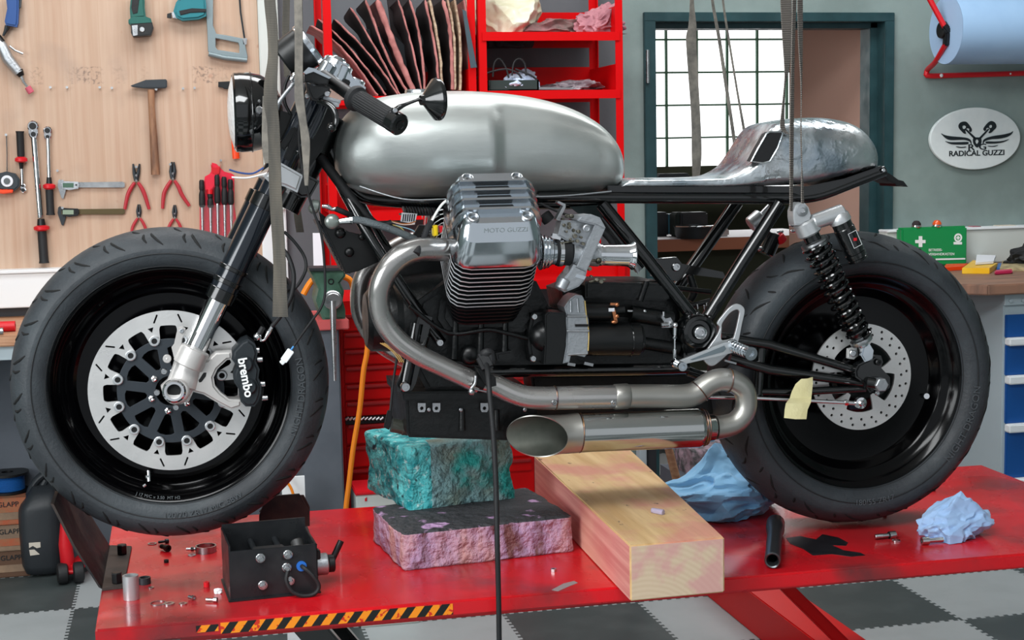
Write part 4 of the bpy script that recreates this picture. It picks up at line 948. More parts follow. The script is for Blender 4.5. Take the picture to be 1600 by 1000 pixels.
# right-rear gearbox mass
b = pr([(880, 455), (920, 440), (1030, 440), (1062, 470), (1072, 560), (1020, 568), (900, 566)], -.07, .09, .01)
b.prism(qs([(915, 440), (1052, 444), (1056, 462), (1040, 470), (915, 466)], -.10), BY-.10, BY+.05, .004)
tq(b, [(985, 490, -.1), (1050, 500, -.1)], 26, sm=1); tq(b, [(1000, 470, -.1), (1010, 440, -.1)], 10, sm=1); tq(b, [(1000, 535, -.1), (1060, 545, -.1)], 20, sm=1)
b.build('gearbox', 'black_engine', bike, smooth=40)
b = B(); b.prism(qs([(1020, 405), (1058, 402), (1066, 412), (1130, 425), (1136, 436), (1070, 428), (1060, 440), (1020, 432)], .03), BY+.03, BY+.05, .002); b.build('battery_tray', 'black_paint', bike)
bolt(1056, 417, .03, 7, 'bolt_steel', .006)
b = B(); tq(b, [(1078, 430, .04), (1084, 455, .04), (1078, 470, .04)], [10, 14, 10]); tq(b, [(1040, 470, 0), (1075, 478, 0), (1110, 470, 0)], 9); tq(b, [(1040, 448, 0), (1110, 456, .02)], 8, sm=1)
b.build('inner_linkage', 'black_engine', bike)
b = pr([(830, 586), (1060, 584), (1180, 590), (1188, 615), (1150, 652), (1120, 648), (836, 650)], .0, .09, .006); b.build('drive_housing', 'black_engine', bike)
# sump
b = pr([(634, 622), (650, 618), (830, 618), (840, 628), (838, 690), (640, 684), (636, 676)], -.115, .12, .006)
b.prism(qs([(628, 612), (836, 612), (838, 624), (630, 626)], -.122), BY-.122, BY+.12, .003)
sump = b.build('sump', 'black_engine', bike, smooth=40)
b = B()
for x in (722, 776): tq(b, [(x, 640, -.117), (x, 672, -.117)], [9, 11], sm=1)
b.build('sump_rib', 'black_engine', sump)
for x in (659, 682, 757):
    pc = [(x-6, 630), (x+6, 630), (x+6, 640), (x+4, 644), (x-4, 644), (x-6, 640)]
    plate('sump_tab', [[(p.x, p.z) for p in qs(pc, -.126)], circ((q(x, 638, -.126).x, q(x, 638, -.126).z), .0038, 14)], BY-.126, .003, 'cast_alu', sump)
for x in (670, 720, 820): bolt(x, 640, -.12, 3, 'cast_alu', .004, sump, hole=False)
b = B(); b.cyl(q(628, 668, -.05), q(645, 670, -.05), .016, n=20, bev=.002); tq(b, [(612, 664, -.05), (630, 668, -.05)], 22, sm=1); b.build('sight_glass', mat('clear_amber', (58, 60, 54), .15), sump)
b = B(); tq(b, [(620, 560, -.12), (614, 600, -.125), (610, 640, -.125), (609, 645, -.125)], 4); b.build('sensor_lead', 'black_rubber', bike)
b = B(); b.prism(qs([(606, 642), (613, 642), (612, 662), (608, 672), (600, 668), (603, 655)], -.13), BY-.13, BY-.12, .002); b.build('lead_plug', 'black_plastic', bike)
for o_ in (0, 3, 6):
    b = B(); tq(b, [(594+o_, 536, -.13), (608+o_, 545, -.13), (618+o_, 555, -.13), (625+o_, 566, -.13)], 1.6); b.build('wire', mat('wire_tan%d' % o_, (205, 165, 100), .6), bike)
# starter motor + bell
DS = -.13
b = B(); b.lathe([(0, -.006), (.030, -.006), (.033, 0), (.033, .002), (0, .002)], q(998, 530, DS), (-1, 0, 0), 36)
b.cyl(q(905, 530, DS), q(999, 530, DS), 26*pxm(q(950, 530, DS)), n=36, bev=.003); stm = b.build('starter_motor', 'black_satin', bike, smooth=40)
b = B(); b.tube([q(983, 530, DS)+V((0, cos(a), sin(a)))*.0355 for a in (2*pi*k/40 for k in range(40))], .0012, 6, closed=True); b.build('motor_band', 'black_paint', stm)
for y in (524, 531): bolt(1001, y, DS-.01, 2.5, 'bolt_steel', .004, stm, hole=False)
b = B(); b.cyl(q(905, 487, DS), q(953, 487, DS), 15*pxm(q(930, 487, DS)), n=28, bev=.002); b.cyl(q(953, 487, DS), q(975, 484, DS), .009, n=16); b.build('solenoid', 'black_satin', bike)
b = B(); b.bar(q(953, 475, DS-.02), q(966, 475, DS-.02), .006, .005); b.bar(q(958, 484, DS-.02), q(962, 503, DS-.02), .006, .007); b.sph(q(964, 476, DS-.02), .005); b.sph(q(964, 494, DS-.02), .005); b.sph(q(960, 503, DS-.02), .006, (1.3, 1, .8)); b.build('terminal', mat('copper', (200, 130, 90), .3, 1), bike)
b = B(); b.box(q(955.5, 484, DS-.022), (.012, .003, .007)); b.build('terminal_label', 'white_paper', bike)
b = B(); tq(b, [(980, 486, DS+.02), (1008, 487, DS+.02)], 5, sm=1); b.sph(q(1007, 486.5, DS+.02), .005); b.build('stud', 'bolt_steel', bike)
b = B()
b.prism(qs([(885, 490), (882, 480), (886, 474), (892, 466), (900, 461), (910, 462), (914, 470), (916, 486), (920, 500), (921, 530), (919, 552), (914, 558), (893, 554), (890, 566), (880, 568), (885, 540)], DS-.035), BY+DS-.035, BY+DS+.03, .003)
bell = b.build('bell_housing', 'cast_alu', bike, smooth=40)
b = B()
for pts in ([(886, 494), (916, 494)], [(885, 517), (920, 517)], [(887, 554), (918, 552)], [(892, 470), (892, 488)], [(902, 466), (904, 488)]): b = B(); tq(b, [(x, y, DS-.037) for x, y in pts], 4, sm=1); b.build('housing_rib', 'cast_alu', bell)
B().bar(q(899, 508.5, DS-.037), q(919, 508.5, DS-.037), .004, .005).build('housing_slot', 'groove', bell)
b = B(); tq(b, [(914, 470, DS-.034), (917, 500, DS-.034), (920, 520, DS-.034), (919, 548, DS-.034)], 2); b.build('gasket_edge', mat('gasket_gold', (214, 186, 120), .4, .5), bell)
b = B(); b.prism(qs([(852, 492), (858, 487), (884, 489), (886, 520), (884, 545), (879, 569), (850, 570), (852, 540)], DS-.04), BY+DS-.04, BY+DS+.03, .003)
b.prism(qs([(832, 490), (853, 488), (853, 570), (830, 566), (826, 540), (828, 510)], DS-.015), BY+DS-.015, BY+DS+.03, .006)
c = q(849, 524, DS-.005); b.sph(c, .036, (.9, .9, .95), 28); db = b.build('dome_cover', 'black_satin', bike, smooth=45)
for y in (494.5, 560): bolt(834.5 if y < 500 else 832.5, y, DS-.02, 5, 'bolt_steel', .006, db)
b = B(); b.bar(q(886, 568, DS), q(898, 570, DS), .01, .006); b.bar(q(912, 567, DS), q(926, 570, DS), .01, .006); b.build('bright_bracket', 'steel', bike)
# ================================================================ exhaust
b = B(); tq(b, [(712, 391, -.20), (690, 390, -.215), (655, 390, -.225), (625, 402, -.23), (602, 428, -.23), (592, 462, -.225), (598, 498, -.215), (620, 530, -.21), (655, 555, -.205), (700, 577, -.2), (748, 600, -.195)], [36, 36, 38, 38, 36, 33, 33, 33, 32, 31, 31], n=28, sm=6)
hd = b.build('exhaust_header', 'exhaust_steel', bike, smooth=60)
b = B(); tq(b, [(700, 391, -.205), (712, 391, -.2)], 42, sm=1, n=28); b.build('header_flange', 'steel', hd)
b = B(); tq(b, [(600, 400, .2), (572, 425, .2), (562, 460, .2), (568, 500, .2), (600, 540, .18), (680, 580, .15), (760, 600, .1)], 30, n=20, sm=5); tq(b, [(600, 400, .2), (640, 378, .2), (690, 372, .2)], 30, n=20); b.build('exhaust_header', 'exhaust_steel', bike, smooth=60, label='right-hand exhaust header seen behind the left one')
b = B(); tq(b, [(740, 594, -.195), (770, 600, -.195), (798, 613, -.195), (822, 620, -.195), (850, 622, -.195), (905, 621, -.195), (962, 620, -.195)], [31, 33, 34, 35, 36, 37, 37], n=28, sm=5); b.build('link_pipe', 'exhaust_steel', bike, smooth=60)
b = B(); tq(b, [(959, 620, -.195), (961, 620, -.195), (980, 619, -.195), (982, 619, -.195)], [38, 40, 40, 37], n=28, sm=1); tq(b, [(980, 619, -.195), (1030, 619, -.195), (1068, 619, -.195), (1088, 614, -.195), (1104, 602, -.195), (1122, 594, -.195), (1142, 595, -.195), (1160, 606, -.195), (1166, 625, -.195), (1163, 645, -.195), (1148, 661, -.195), (1128, 667, -.195), (1118, 668, -.195)], [37, 37, 37, 37, 36, 36, 36, 35, 34, 34, 35, 36, 38], n=28, sm=5)
ub = b.build('return_bend', 'exhaust_satin', bike, smooth=60, label='dull welded return bend')
def weldring(pts, wpx, par, nm='weld_seam'):
    b = B(); p = [q(*x) for x in pts]; ax = (p[1]-p[0]).normalized(); u, v_, _ = frame(ax); r = wpx/2*pxm(p[0])
    b.tube([p[0]+(u*cos(a)+v_*sin(a))*r for a in (2*pi*k/48 for k in range(48))], .0016, 6, closed=True); b.build(nm, 'weld_brown', par)
weldring([(1093, 611, -.195), (1100, 605, -.195)], 37, ub); weldring([(1139, 594.5, -.195), (1143, 595, -.195)], 36.5, ub)
weldring([(867, 621.7, -.195), (870, 621.6, -.195)], 36.5, ub)
for x, y in ((866.5, 629), (959, 630)): 
    c = q(x, y, -.22); B().lathe([(.006, .001), (.005, -.001), (.0035, -.001), (.003, .002)], c, (0, 1, 0), 16).build('spring_hook', 'steel', ub)
# muffler
m0, m1 = q(1106, 668, -.195), q(905, 676, -.195); mx = (m1-m0); ml = mx.length; mx.normalize(); rm = 30.5*pxm(m0)
b = B(); b.lathe([(19*pxm(m0), -.014), (22*pxm(m0), -.010), (23*pxm(m0), .006), (rm*.88, .010), (rm, .022), (rm, .024), (rm, ml)], m0, mx, 48)
muf = b.build('muffler', mat('muffler_steel', (190, 192, 190), .14, 1, rv=.05, rs=6), bike, smooth=50, label='polished steel muffler')
weldring([(1098, 668, -.195), (1090, 668.4, -.195)], 57, muf); weldring([(1102, 668, -.195), (1090, 668.4, -.195)], 54, muf); weldring([(905, 676, -.195), (900, 676, -.195)], 61.5, muf)
u, v_, a_ = V((0, 1, 0)), V((0, 0, 1)), mx
cA = q(904, 676, -.195); rA = rm; kk = pxm(cA); rB = 33*kk
rows = []
for t, fac in ((0, rA), (.35, rA*.97), (.7, rA*1.0), (1, rB)):
    row = []
    for k in range(56):
        a = 2*pi*k/56; y, z = cos(a), sin(a); xe_ = q(lerp(879, 798, (y+1)/2), 677, -.195).x; x = lerp(cA.x, xe_, t)
        row.append(V((x, cA.y+y*fac, cA.z+z*fac-.002*t)))
    rows.append(row)
def inner(k, dr, t):
    a = 2*pi*k/56; y, z = cos(a), sin(a); xe_ = q(lerp(879, 798, (y+1)/2), 677, -.195).x
    return V((lerp(cA.x, xe_, t), cA.y+y*(rB-dr), cA.z+z*(rB-dr)-.002))
rows.append([inner(k, .0022, 1) for k in range(56)]); rin = [[inner(k, .0023, .995) for k in range(56)], [inner(k, .006, .5) for k in range(56)], [inner(k, .008, 0) for k in range(56)]]
B().rings(rin, True, False).build('outlet_bore', mat('soot_steel', (98, 100, 92), .45, .6, col2=(70, 74, 68), ns=9), muf, smooth=50, label='sooty inside of the outlet')
B().rings(rows, True, False).build('muffler_outlet', 'exhaust_satin', bike, smooth=50, label='slanted flared outlet')
c = q(900, 677, -.195); B().lathe([(rm*.92, 0), (rm*.8, .003), (rm*.35, .004), (rm*.3, .02)], c, (1, 0, 0), 32).build('muffler_baffle', 'dark_steel', muf)
# exhaust clamp, cable
b = B(); tq(b, [(738, 589, -.195), (756, 597, -.195)], [37, 37], sm=1, n=20); b.prism(qs([(745, 575), (756, 578), (775, 590), (776, 603), (762, 606), (752, 590)], -.235), BY-.235, BY-.2, .002); b.build('exhaust_clamp', 'black_satin', bike)
b = B(); tq(b, [(744, 587, -.22), (742, 600, -.22), (735, 610, -.22), (740, 616, -.22)], 5); tq(b, [(736, 607, -.22), (760, 612, -.22)], 3, sm=1); b.sph(q(737, 612, -.222), .007); b.build('clamp_bolt', 'steel', bike)
# ================================================================ carburettor and intake
DC = -.21; mat('carb_bits', (150, 146, 132), .35, .9, col2=(60, 60, 52), ns=90)
b = B(); b.lathe([(21*1.2e-3, 0), (21*1.2e-3, .01), (.0235, .014), (.0235, .02), (.026, .024)], q(858, 394, DC), (1, 0, 0), 32, cap=True)
b.cyl(q(842, 393, DC), q(862, 394, DC), .028, n=32, bev=.002)
for k in range(3): b.cyl(q(843+k*5.5, 394, DC), q(845.5+k*5.5, 394, DC), .036-.002*k, n=32, bev=.0008)
b.build('intake_port', 'polished_alu', bike, smooth=40)
b = B(); b.cyl(q(866, 394, DC), q(893, 394, DC), .0275, .0265, 32, .004); ru = b.build('intake_rubber', 'black_rubber', bike)
b = B(); b.cyl(q(871, 394, DC), q(878, 394, DC), .0288, n=32, bev=.0008); b.bar(q(862, 368, DC-.01), q(876, 371, DC-.01), .01, .01, .001); b.build('hose_clamp', 'chrome', ru)
b = B()
b.prism(qs([(930, 350), (946, 357), (917, 424), (901, 417)], DC-.035), BY+DC-.035, BY+DC+.02, .002)
b.prism(qs([(902, 344), (908, 337), (925, 335), (938, 340), (947, 356), (943, 358), (931, 352), (905, 346)], DC-.038), BY+DC-.038, BY+DC+.03, .003)
b.prism(qs([(872, 368), (878, 345), (900, 345), (930, 352), (921, 372), (912, 388), (885, 376)], DC-.02), BY+DC-.02, BY+DC+.025, .003)
b.prism(qs([(897, 413), (918, 424), (914, 438), (905, 448), (896, 452), (883, 457), (876, 452), (880, 437), (890, 425)], DC-.03), BY+DC-.03, BY+DC+.025, .004)
b.cyl(q(893, 395, DC), q(935, 398, DC), .024, n=28)
b.cyl(q(876, 452, DC-.02), q(884, 436, DC-.02), .013, n=18, bev=.002)
carb = b.build('carburettor', 'cast_alu', bike, smooth=40, label='cast aluminium carburettor')
b = B(); rnd = random.Random(3)
for x, y in ((882, 352), (890, 350), (886, 362), (896, 360), (892, 374), (903, 377), (912, 381), (880, 342), (894, 338), (887, 338), (917, 355), (905, 362), (925, 432), (933, 437), (922, 420), (940, 440), (890, 355), (899, 369), (909, 371)):
    c = q(x, y, DC-.02-rnd.random()*.02); b.cyl(c+V((0, .012, 0)), c, (1.8+rnd.random()*1.8)*pxm(c), n=10, bev=.0006)
tq(b, [(875, 380, DC-.02), (897, 377, DC-.02)], 3, sm=1); tq(b, [(920, 440, DC-.02), (938, 437, DC-.02), (946, 437, DC-.02)], 4, sm=1); tq(b, [(922, 406, DC-.02), (934, 407, DC-.02)], 5, sm=1)
b.sph(q(935, 407, DC-.02), .007)
b.build('carburettor_screw', 'carb_bits', carb, kind='stuff')
c = q(917, 357, DC-.04); B().lathe([(.008, .003), (.008, 0), (.0055, -.001), (.004, .001), (0, .001)], c, (0, 1, 0), 20).build('plug', 'cast_alu', carb)
b = B(); b.prism(qs([(902, 428), (916, 432), (913, 437), (899, 433)], DC-.031), BY+DC-.031, BY+DC-.029); b.build('maker_plate', 'polished_alu', carb)
b = B(); b.prism(qs([(869, 343), (880, 322), (871, 317), (873, 314), (884, 319), (884, 324), (874, 345)], DC-.01), BY+DC-.01, BY+DC+.012, .001); b.build('cable_stay', 'steel', carb)
vo, ve = q(934, 398, DC), q(989, 399, DC); vx = (ve-vo).normalized(); vl = (ve-vo).length
B().lathe([(.017, 0), (.0215, .001), (.0225, .006), (.021, .010), (.0215, .013), (.0225, vl-.014), (.0245, vl-.008), (.0295, vl-.002), (.0295, vl), (.027, vl), (.021, vl-.012), (.019, .004)], vo, vx, 44).build('velocity_stack', mat('stack_alu', (225, 228, 232), .08, 1), bike, label='polished bell-mouth velocity stack')
b = B(); tq(b, [(845, 318, -.1), (870, 330, -.15), (893, 338, -.2), (905, 342, -.2)], 4); tq(b, [(850, 335, -.1), (858, 345, -.1)], 20, sm=1); tq(b, [(930, 350, -.05), (955, 375, -.05), (965, 400, -.05)], 12)
b.build('throttle_cable', 'black_rubber', bike)
b = B(); b.prism(qs([(890, 323), (935, 320), (945, 335), (935, 348), (905, 335)], -.02), BY-.02, BY-.016, .001); b.build('gusset_plate', mat('gusset', (62, 76, 76), .5, .3), bike)
b = B(); b.prism(qs([(995, 410), (1003, 419), (997, 428), (993, 420)], -.05), BY-.05, BY-.045); b.build('shim_plate', 'cast_alu', bike)
# ================================================================ foot peg plate + shift lever
FPD = -.165
outer = [(1105, 557), (1103, 550), (1120, 525), (1125, 512), (1121, 505), (1130, 492), (1142, 479), (1152, 475), (1160, 478), (1164, 486), (1160, 505), (1154, 533), (1145, 546), (1120, 569), (1110, 572), (1104, 568), (1100, 562), (1108, 560)]
win = [(1150, 484), (1155, 486), (1155, 494), (1148, 524), (1144, 529), (1131, 532), (1127, 528), (1128, 514), (1129, 505), (1140, 490)]
o2 = [(p.x, p.z) for p in cr(qs(outer, FPD), 4, True)]; w2 = [(p.x, p.z) for p in cr(qs(win, FPD), 4, True)]
plate('footrest_plate', [o2, w2], BY+FPD, .007, 'satin_silver', bike, bev=.0012, label='silver open footrest plate')
def peg(p0, p1, r, n, nm, par):
    p0, p1 = q(*p0), q(*p1); ax = p1-p0; l = ax.length; prof = [(0, 0), (r*1.15, 0), (r*1.15, .004)]
    for k in range(n): t = .008+(l-.016)*k/n; d = (l-.016)/n; prof += [(r*.88, t), (r*.88, t+d*.3), (r, t+d*.4), (r, t+d*.9)]
    prof += [(r, l-.008), (r*1.1, l-.006), (r*1.1, l), (r*.55, l), (r*.5, l-.006), (0, l-.006)]
    return B().lathe(prof, p0, ax, 28).build(nm, 'polished_alu', par)
peg((1143, 540, -.175), (1174, 553, -.26), .0125, 6, 'foot_peg', bike)
lv = [(1058, 565), (1066, 562), (1132, 536), (1146, 533), (1152, 540), (1146, 551), (1128, 556), (1075, 568), (1064, 573)]
lv2 = [(1078, 562), (1132, 540), (1135, 545), (1130, 550), (1082, 563)]
B().prism(qs(lv, -.185), BY-.185, BY-.176, .0015).build('shift_lever', 'satin_silver', bike)
B().prism(qs(lv2, -.1862), BY-.1862, BY-.184, .0005).build('lever_recess', mat('recess_grey', (130, 142, 148), .4, .7), bike)
peg((1055, 567, -.185), (1067, 573, -.235), .0085, 5, 'shift_peg', bike)
b = B(); tq(b, [(1054, 510, -.15), (1054, 524, -.15)], 7, sm=1); tq(b, [(1054, 524, -.15), (1054, 546, -.15)], 3.5, sm=1); tq(b, [(1054, 546, -.15), (1054, 566, -.15)], 6.5, sm=1); b.sph(q(1055, 508, -.152), .006)
b.cyl(q(1054, 529, -.15), q(1054, 526, -.15), .005, n=6); b.build('shift_linkage', 'chrome', bike)
b = B(); b.prism(qs([(1035, 492), (1040, 498), (1048, 496), (1052, 503), (1050, 512), (1034, 512), (1038, 503), (1034, 497)], -.14), BY-.14, BY-.13, .001); tq(b, [(1033, 508, -.145), (1044, 507, -.145)], 7, sm=1); tq(b, [(1037, 487, -.14), (1037, 494, -.14)], 4, sm=1); b.build('shift_arm', 'steel', bike)
for x, y in ((1072, 472), (1089, 480), (1100, 482), (1104, 478), (1024, 494), (993, 553), (985, 563)):
    b = B(); tq(b, [(x, y-5, -.08), (x+1, y+3, -.08)], 4, sm=1); b.build('small_bolt', 'bolt_steel', bike)
b = B(); b.bar(q(1026, 466, -.06), q(1040, 470, -.06), .008, .004); b.bar(q(1132, 563, -.13), q(1150, 568, -.13), .005, .004); b.bar(q(1035, 532, -.1), q(1052, 540, -.1), .004, .003); b.build('bright_spring', 'steel', bike)
# ================================================================ front electrics under the tank
b = B(); b.prism(qs([(498, 330), (520, 348), (545, 362), (590, 372), (612, 390), (612, 400), (560, 424), (540, 428), (520, 385), (502, 350)], -.05), BY-.05, BY-.03, .003)
for x, y, r in ((532, 364, 9), (546, 394, 8), (566, 370, 6)): b.sph(q(x, y, -.055), r*1.25e-3, (1, .7, 1))
b.build('coil_plate', 'black_satin', bike)
b = B()
for k in range(11): b.bar(q(499+k*3.6, 352+k*7, -.03), q(515+k*3.2, 372+k*5.5, -.03), .012, .0022)
b.prism(qs([(494, 345), (500, 345), (542, 420), (536, 424)], -.02), BY-.02, BY+.06, .002); b.build('oil_cooler', 'dark_steel', bike)
b = B(); c = q(519, 346, -.09); b.sph(c, 12*pxm(c), (1, .6, 1), 24); b.cyl(q(486, 320, -.08), q(499, 322, -.08), .012, n=18, bev=.003); b.sph(q(490, 326, -.08), .011); cc_2 = b.build('horn_cap', mat('milky_silver', (150, 158, 152), .3, .6), bike)
b = B(); tq(b, [(530, 346, -.09), (536, 345, -.09), (545, 344, -.09), (550, 344, -.09)], [8, 9, 11, 13], n=8); tq(b, [(503, 322, -.08), (512, 323, -.08), (519, 327, -.08), (524, 326, -.08)], [5, 8, 6, 7]); b.build('hose_union', 'chrome', bike)
b = B(); tq(b, [(550, 344, -.09), (562, 344, -.09), (585, 350, -.09), (610, 358, -.08), (635, 368, -.07), (648, 374, -.06)], [11, 12, 12, 12, 12, 12]); b.build('braided_hose', mat('braid_grey', (120, 130, 134), .45, .4, bump=.6, bs=400), bike)
b = B(); tq(b, [(524, 326, -.08), (536, 331, -.08), (548, 336, -.07)], 9); b.build('coolant_hose', 'black_rubber', bike)
for i, (col, pts) in enumerate((((230, 210, 200), [(610, 346), (630, 351), (648, 350)]), ((214, 196, 110), [(605, 350), (625, 355), (636, 368), (640, 376)]), ((180, 110, 60), [(610, 345), (632, 350), (650, 346)]), ((150, 190, 210), [(618, 352), (640, 358), (648, 362)]), ((236, 236, 230), [(706, 308), (692, 318), (682, 332), (674, 347)]), ((180, 90, 80), [(676, 442), (674, 455), (671, 470)]))):
    b = B(); d = -.06 if i < 4 else (-.2 if i == 4 else -.05); tq(b, [(x, y, d) for x, y in pts], 4 if i == 4 else 2); b.build('wire', mat('loom_%d' % i, col, .5), bike)
b = B(); tq(b, [(674, 347, -.2), (668, 356, -.21), (662, 372, -.225), (655, 385, -.24), (650, 397, -.25)], [9, 10, 9, 11, 13])
for k in range(5): tq(b, [(671-k*1.8, 352+k*4, -.205), (670-k*1.8, 354+k*4, -.205)], 12, sm=1)
b.build('spark_plug_lead', 'black_rubber', bike)
b = B(); b.prism(qs([(655, 352), (668, 352), (652, 380), (641, 376)], -.06), BY-.06, BY-.04, .002); b.build('relay', 'black_plastic', bike)
b = B(); b.prism(qs([(678, 353), (684, 352), (685, 368), (679, 369)], -.12), BY-.12, BY-.09, .002); b.build('yellow_connector', 'yellow_plastic', bike); b = B(); b.prism(qs([(687, 354), (693, 353), (693, 362), (688, 364)], -.12), BY-.12, BY-.09, .001); b.build('red_connector', 'red_plastic', bike)
b = B()
for k in range(12): b.bar(q(629+k*4.4, 322+k*.2, -.02), q(633+k*4.4, 334, -.02), .03, .0022)
b.bar(q(626, 335, -.0), q(684, 335, -.0), .05, .004); b.build('regulator_fins', 'dark_steel', bike)
b = B(); b.prism(qs([(628, 332), (652, 334), (648, 350), (626, 346)], -.04), BY-.04, BY-.036); lb = b.build('sticker', 'white_paper', bike)
b = B()
for k in range(6): b.prism(qs([(630+k*3.4, 334.5), (631.8+k*3.4, 334.6), (630.4+k*3.4, 346), (628.6+k*3.4, 346)], -.0405), BY-.0405, BY-.0402)
b.build('sticker_bars', 'lettering_black', lb)
b = B(); tq(b, [(640, 402, -.06), (656, 402, -.06)], 8, sm=1); b.sph(q(643, 402, -.065), .006); b.sph(q(672, 392, -.06), .01, (1.3, 1, .6)); b.build('small_fitting', 'steel', bike)
b = pr([(610, 400), (690, 400), (700, 470), (640, 500), (600, 460)], .02, .06, .005); b.build('inner_cover', 'black_satin', bike)
# ================================================================ tools on the wall
WP = WY-.02
def w_(pts, d=.012): return [W(x, y, WP-d) for x, y in pts]
def tp(nm, pts, m, par=None, d0=.004, d1=.02, bev=.002, **k):   # flat piece on the tool wall
    return B().prism(w_(pts, (d0+d1)/2), WP-d1, WP-d0, bev).build(nm, m, par, **k)
def tt(b, pts, wpx, d=.012, n=12, sm=4, **k):
    P = [W(x, y, WP-d) for x, y in pts]; ws = wpx if isinstance(wpx, (list, tuple)) else [wpx]*len(P); rr = [a/2*pxm(p) for a, p in zip(ws, P)]
    if sm > 1:
        P2 = cr(P, sm); R2 = [lerp(rr[min(int(i/sm), len(rr)-2)], rr[min(int(i/sm), len(rr)-2)+1], min(1, i/sm-min(int(i/sm), len(rr)-2))) for i in range(len(P2))]; P, rr = P2, R2
    return b.tube(P, rr, n, **k)
def T(nm, px, py, lab, cat, grp=None): return thing(nm, W(px, py, WP-.0), lab, cat, grp)
# nails
nail_spots = [(79, 138), (105, 138), (156, 138), (175, 139), (286, 140), (304, 139), (244, 141), (10, 212), (41, 253), (90, 268), (213, 262), (266, 258), (345, 252), (98, 284), (98, 326)]
for i, (x, y) in enumerate(nail_spots):
    p = W(x, y, WP-.012); b = B().cyl(p+V((0, .016, 0)), p+V((0, -.010, .003)), .0022, n=8).cyl(p+V((0, -.010, .003)), p+V((0, -.012, .003)), .0045, n=10)
    lab = ['left nail of the first empty pair', 'right nail of the first empty pair', 'left nail of the second empty pair', 'right nail of the second empty pair', 'left nail of the pair right of the hammer', 'right nail of the pair right of the hammer', 'nail under the hammer head', 'nail left of the tape measure', 'nail behind the inverted torque wrench', 'nail at the small torque wrench', 'nail holding the upper left circlip pliers', 'nail holding the upper right circlip pliers', 'nail holding the screwdriver pouch', 'nail holding the upper caliper', 'nail holding the lower caliper'][i]
    b.build('nail', 'steel', label='steel '+lab+' in the tool wall', cat='nail', group='nails in the tool wall')
# hammer
h = T('hammer', 235, 274, 'locksmith hammer with worn wooden handle hanging on the tool wall', 'hammer')
b = B(); b.prism(w_([(204, 134), (228, 125), (259, 124), (261, 126), (261, 136), (258, 138), (225, 138), (207, 136)], .02), WP-.032, WP-.008, .003); b.build('hammer_head', 'dark_steel', h)
b = B(); tt(b, [(236, 140), (237, 170), (240, 215), (243, 273)], [11, 10, 12, 14], .02, 14, 4, flat=.8); b.build('hammer_handle', 'hammer_wood', h)
# circlip pliers
def pliers(cx, cy, s, lab, tips, legs):
    t_ = T('circlip_pliers', cx, cy+30*s, lab, 'pliers', 'circlip pliers on the tool wall')
    b = B()
    for sg in (-1, 1):
        tt(b, [(cx+sg*tips*s, cy-21*s), (cx+sg*3*s, cy-6*s), (cx, cy+5*s)], [2.6*s, 6*s, 7*s], .008, 8, 2)
    b.build('jaw', 'dark_steel', t_)
    for yy in (0, 8*s): B().cyl(W(cx, cy-3*s+yy, WP-.012), W(cx, cy-3*s+yy, WP-.018), .0045*s, n=14, bev=.001).build('rivet', 'steel', t_)
    for sg, ex, ey in legs:
        b = B(); tt(b, [(cx+sg*2.5*s, cy+8*s), (cx+sg*9*s, cy+18*s), (cx+sg*14*s, cy+30*s), (cx+ex, cy+ey)], [5*s, 6.5*s, 6.5*s, 5*s], .01, 10, 4); b.build('pliers_grip', mat('grip_red', (176, 44, 54), .45) if 'grip_red' not in MATS else 'grip_red', t_)
pliers(213, 277, 1, 'upper left circlip pliers with two thin tips and red grips', 5, ((-1, -18, 50), (1, 20, 50)))
pliers(270, 274, 1, 'upper right circlip pliers with closed straight tips and red grips', 1.5, ((-1, -16, 52), (1, 26, 48)))
pliers(217, 335, .75, 'small lower left circlip pliers half hidden by the front tyre', 1.5, ((-1, -11, 34), (1, 11, 32)))
pliers(273, 336, .75, 'small lower right circlip pliers half hidden by the front tyre', 1.5, ((-1, -12, 30), (1, 15, 32)))
# calipers
def caliper_(y, lab, body, lcd, beam):
    t_ = T('digital_caliper', 130, y+10, lab, 'caliper', 'digital calipers on the tool wall')
    tp('beam', [(96, y-4), (192, y-5), (195, y-3), (195, y+3), (192, y+4), (96, y+4)], beam, t_, .006, .012, .001)
    tp('jaw', [(91, y-7), (94, y-9), (97, y-4), (104, y+2), (102, y+12), (99, y+22), (96, y+20), (92, y+8), (90, y+2)], 'steel' if beam == 'steel' else 'dark_steel', t_, .004, .01, .001)
    h_ = tp('display_housing', [(96, y-5), (100, y-6), (122, y-5), (124, y), (122, y+6), (108, y+8), (98, y+6)], body, t_, .01, .022, .002)
    tp('display', [(98, y-3), (115, y-3), (115, y+4), (98, y+4)], lcd, h_, .022, .0235, 0)
    B().cyl(W(119, y, WP-.022), W(119, y, WP-.025), .003, n=10).build('button', 'black_plastic', h_)
mat('lcd_green', (78, 108, 92), .2); mat('lcd_pale', (140, 158, 138), .2); mat('beam_brass', (96, 84, 58), .4, .6)
caliper_(289, 'upper digital caliper, silver with a dark display', 'cast_alu', 'lcd_green', 'steel')
caliper_(331, 'lower digital caliper, black housing with a brownish beam', 'black_plastic', 'lcd_pale', 'beam_brass')
